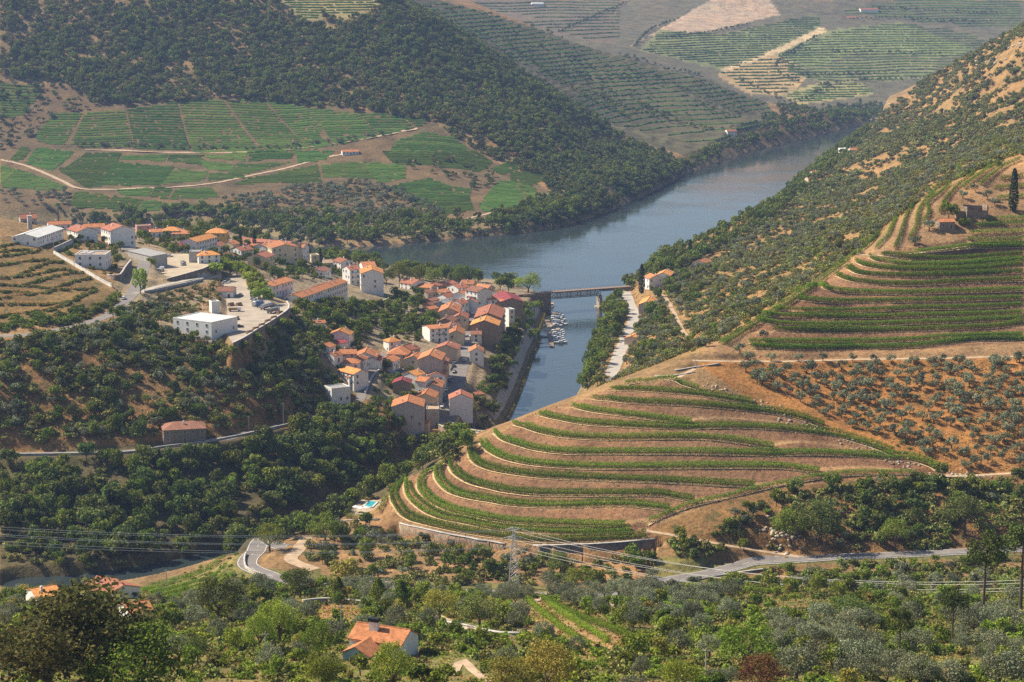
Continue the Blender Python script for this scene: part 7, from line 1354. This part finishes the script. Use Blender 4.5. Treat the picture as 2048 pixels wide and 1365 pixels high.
for kind, L_ in byk.items():
    fr = []
    for it in L_:
        u, v = px(it[2], it[3], it[4]); fr.append(-10 < u < 2058 and -10 < v < 1400 and it[8] != 'x')
    L_ = [q for _, q in sorted(zip([-(it[9] + (0 if f else -9)) for it, f in zip(L_, fr)], L_), key=lambda e: e[0])]; n = KEEP.get(kind, 0); n = min(n, sum(fr))
    its = [relabel(it, L_[:n]) for it in L_[:n]]; same = {}
    for k_, it in enumerate(its): same.setdefault(it[7], []).append(k_)
    for lb, ks in same.items():
        if len(ks) > 1:
            ks.sort(key=lambda q: float(px(its[q][2], its[q][3], its[q][4])[0]))
            for r_, q in enumerate(ks): its[q] = its[q][:7] + (('leftmost ' if r_ == 0 else 'rightmost ' if r_ == len(ks) - 1 else ordw(r_) + '-from-left ') + lb,) + its[q][8:]
    for i, it in enumerate(its): plant(kind, it[1], (it[2], it[3], it[4] - .15), it[5], it[6], it[7], it[8], 1.0 + .15 * math.sin(i), i)
    rest += L_[n:]
SN = {'tree': ('woodland_trees', 'mass of further small green trees on the slopes'), 'far_tree': ('distant_woodland', 'dense dark woodland on the hills across the river'), 'olive': ('distant_olives', 'scattered further olive trees and grey scrub'), 'shrub': ('scrub', 'mass of further low scrub on the slopes'), 'big_olive': ('near_olives', 'further olives of the near thicket')}
for kind in SN:
    L_ = [it for it in rest if it[0] == kind]
    if L_: stuff(SN[kind][0], L_, SN[kind][1])
print('PLANTS', len(PL), {k: len(v) for k, v in byk.items()})
# near vineyard rows, reeds and grass -----------------------------------------
for i, l in enumerate([[(1017,1213),(1035,1232),(1058,1252)],[(1052,1204),(1085,1232),(1130,1268),(1180,1302)],[(1084,1201),(1150,1236),(1220,1264),(1290,1292)],[(1098,1214),(1160,1254),(1217,1290)],[(1240,1190),(1300,1206),(1370,1228),(1420,1250)],[(1260,1184),(1340,1204),(1420,1232)],[(300,1192),(360,1178),(420,1160),(455,1135)],[(330,1205),(380,1192),(430,1176),(470,1150)],[(285,1186),(340,1172),(400,1152),(440,1128)],[(310,1199),(370,1185),(425,1168),(465,1143)],[(300,1178),(350,1165),(410,1142),(450,1118)],[(1440,1165),(1520,1168),(1600,1178)],[(1430,1180),(1500,1186),(1590,1192)]]):
    P = resample([hit(u, v) for u, v in smooth(np.array(l, float), 8)], 2.0); vine_row(P, f'{ordw(i)} of the short vine rows on the near slope below the road', 'short vine rows on the near slope', 60, 1.5, 1.9, .16, 400 + i)
rv = QW.copy(); rv[:, 0] += 1.6; rv[:, 2] = .1; V_, F = vine_strip(rv, 40, 2.2, 1.6, .2, 600, 0); obj('reeds', mesh('reeds', V_, F), M['gold_leaf'], kind='stuff', label='yellowish reeds along the foot of the quay wall')
def tufts(poly, yr, dens, mat, h, seed, name, label):
    g = np.random.default_rng(seed); us = [p[0] for p in poly]; s0, s1 = (min(us) - CU) / FPX, (max(us) - CU) / FPX; n = int(dens * (s1 - s0) * (yr[1] ** 2 - yr[0] ** 2) / 2); s = g.uniform(s0, s1, n); Y = np.sqrt(g.uniform(yr[0] ** 2, yr[1] ** 2, n)); x = s * Y; z = zat(x, Y); u, v = px(x, Y, z); m = inpoly(u, v, poly) & (vnoise(x / 7, Y / 7, seed) > .38); x, Y, z = x[m], Y[m], z[m]; b = blocked(x, Y, np.full(len(x), .8)); x, Y, z = x[~b], Y[~b], z[~b]
    P = np.stack([x, Y, z + h * .35], 1); V_, F = leaves(P, np.tile([0, -.6, .6], (len(P), 1)), h * .55, g, .7); obj(name, mesh(name, V_, F), M[mat], kind='stuff', label=label)
M['dry_grass'] = leaf_mat('dry_grass', (.30, .17, .06), (.55, .36, .14), .02, .2)
tufts(FGZ, (320, 670), .55, 'dry_grass', .55, 700, 'dry_grass', 'dry grass on the near slope'); tufts(FGZ, (320, 670), .9, 'bright_leaf', .5, 701, 'green_grass', 'weeds and green grass on the near slope')
LV = [vine_strip(np.c_[l[:, :2], zat(l[:, 0], l[:, 1])], 26, 2.0, .9, .26, 610 + i, 0) for i, l in enumerate(LT3)]; o_ = 0; LF = []
for v_, f_ in LV: LF.append(f_ + o_); o_ += len(v_)
obj('dry_grass', mesh('dry_grass', np.vstack([v_ for v_, f_ in LV]), np.vstack(LF)), M['dry_grass'], kind='stuff', label='golden dry grass along the edges of the brown terraces')
tufts(LSLOPE, (832, 1020), .35, 'dry_grass', .7, 702, 'dry_grass', 'dry grass on the slope below the warehouse'); tufts(RIGHT, (830, 1500), .16, 'dry_grass', .8, 703, 'dry_grass', 'dry grass on the right hillside'); tufts(GROVE, (735, 840), 1.3, 'dry_grass', .55, 704, 'dry_grass', 'orange dry grass under the olives')

tufts(SPZONE, (690, 815), .5, 'dry_grass', .4, 705, 'dry_grass', 'dry weeds on the banks of the spur terraces'); tufts(SPZONE, (690, 815), .10, 'scrub_leaf', .6, 706, 'weeds', 'green weeds on the banks of the spur terraces')
tufts([(300,592),(440,562),(440,605),(420,622),(365,632),(320,612)], (930, 1120), .6, 'dry_grass', .8, 707, 'dry_grass', 'golden grass on the bank under the ramp road')
tufts(UPZONE, (820, 950), .3, 'dry_grass', .45, 708, 'dry_grass', 'dry weeds on the high terraces'); tufts([(1320,1085),(1480,1030),(1560,985),(1850,958),(2060,955),(2060,1098),(1620,1108)], (675, 750), .9, 'dry_grass', .6, 709, 'dry_grass', 'dry grass on the slope above the country road')
# rock outcrops along the foot of the grove and on the right hillside
def rock_mesh(seed):
    g = np.random.default_rng(seed); import bmesh; bm = bmesh.new(); bmesh.ops.create_icosphere(bm, subdivisions=1, radius=1); 
    for v_ in bm.verts: v_.co = Vector((v_.co.x * 1.2, v_.co.y * .9, v_.co.z * .65)) * float(g.uniform(.7, 1.25))
    me = bpy.data.meshes.new('rock'); bm.to_mesh(me); bm.free(); me.materials.append(M['stone_pale']); return me
RV = []; RF = []; base = [rock_mesh(k) for k in range(5)]; g = np.random.default_rng(44); nb = 0
def rocks(P, n, spread, smin, smax):
    global nb
    Q = resample([hit(u, v, 690) for u, v in smooth(np.array(P, float), 6)], .5)
    for k in range(n):
        q = Q[g.integers(0, len(Q))]; x, y = q[0] + g.normal(0, spread), q[1] + g.normal(0, spread); z = float(zat(x, y)); me = base[g.integers(0, 5)]; s_ = g.uniform(smin, smax); a = g.uniform(0, 6.3)
        co = np.array([v_.co for v_ in me.vertices]) * s_; co = np.c_[co[:, 0] * math.cos(a) - co[:, 1] * math.sin(a) + x, co[:, 0] * math.sin(a) + co[:, 1] * math.cos(a) + y, co[:, 2] + z]; RV.append(co); RF.append(np.array([list(p.vertices) for p in me.polygons]) + nb); nb += len(co)
rocks([(1420,775),(1500,805),(1580,835),(1660,865),(1740,900),(1830,935)], 260, 2.4, .25, .8); rocks([(1880,945),(1920,950),(1980,955)], 60, 2, .3, .8); rocks([(1540,1050),(1560,1070),(1600,1080)], 60, 3, .4, 1.1); rocks([(1960,120),(2000,110),(2040,90)], 40, 10, 1, 3.5); rocks([(1740,250),(1760,238),(1790,222)], 40, 9, 1, 3.5)
obj('rocks', mesh('rocks', np.vstack(RV), np.vstack(RF)), M['stone_pale'], kind='stuff', label='loose rocks and outcrops on the right-hand slopes')
# ------------------------------------------------------------------ haze: one closed box of even air round camera and scene
hm, nt, out = new_mat('haze'); pv = N(nt, 'ShaderNodeVolumePrincipled'); pv.inputs['Density'].default_value = .000058
pv.inputs['Color'].default_value = (.40, .58, 1.0, 1); pv.inputs['Anisotropy'].default_value = .15; nt.links.new(pv.outputs[0], out.inputs['Volume'])
try: hm.cycles.homogeneous_volume = True
except Exception: pass
zt = max(float(GZ.max()) + 15, CZ + 15); hb = MB(); hb.box((0, 2600, (zt - 14) / 2), (4900, 5700, zt + 14))
obj('haze', hb.mesh('haze'), hm, kind='stuff', label='thin blue haze filling the valley')
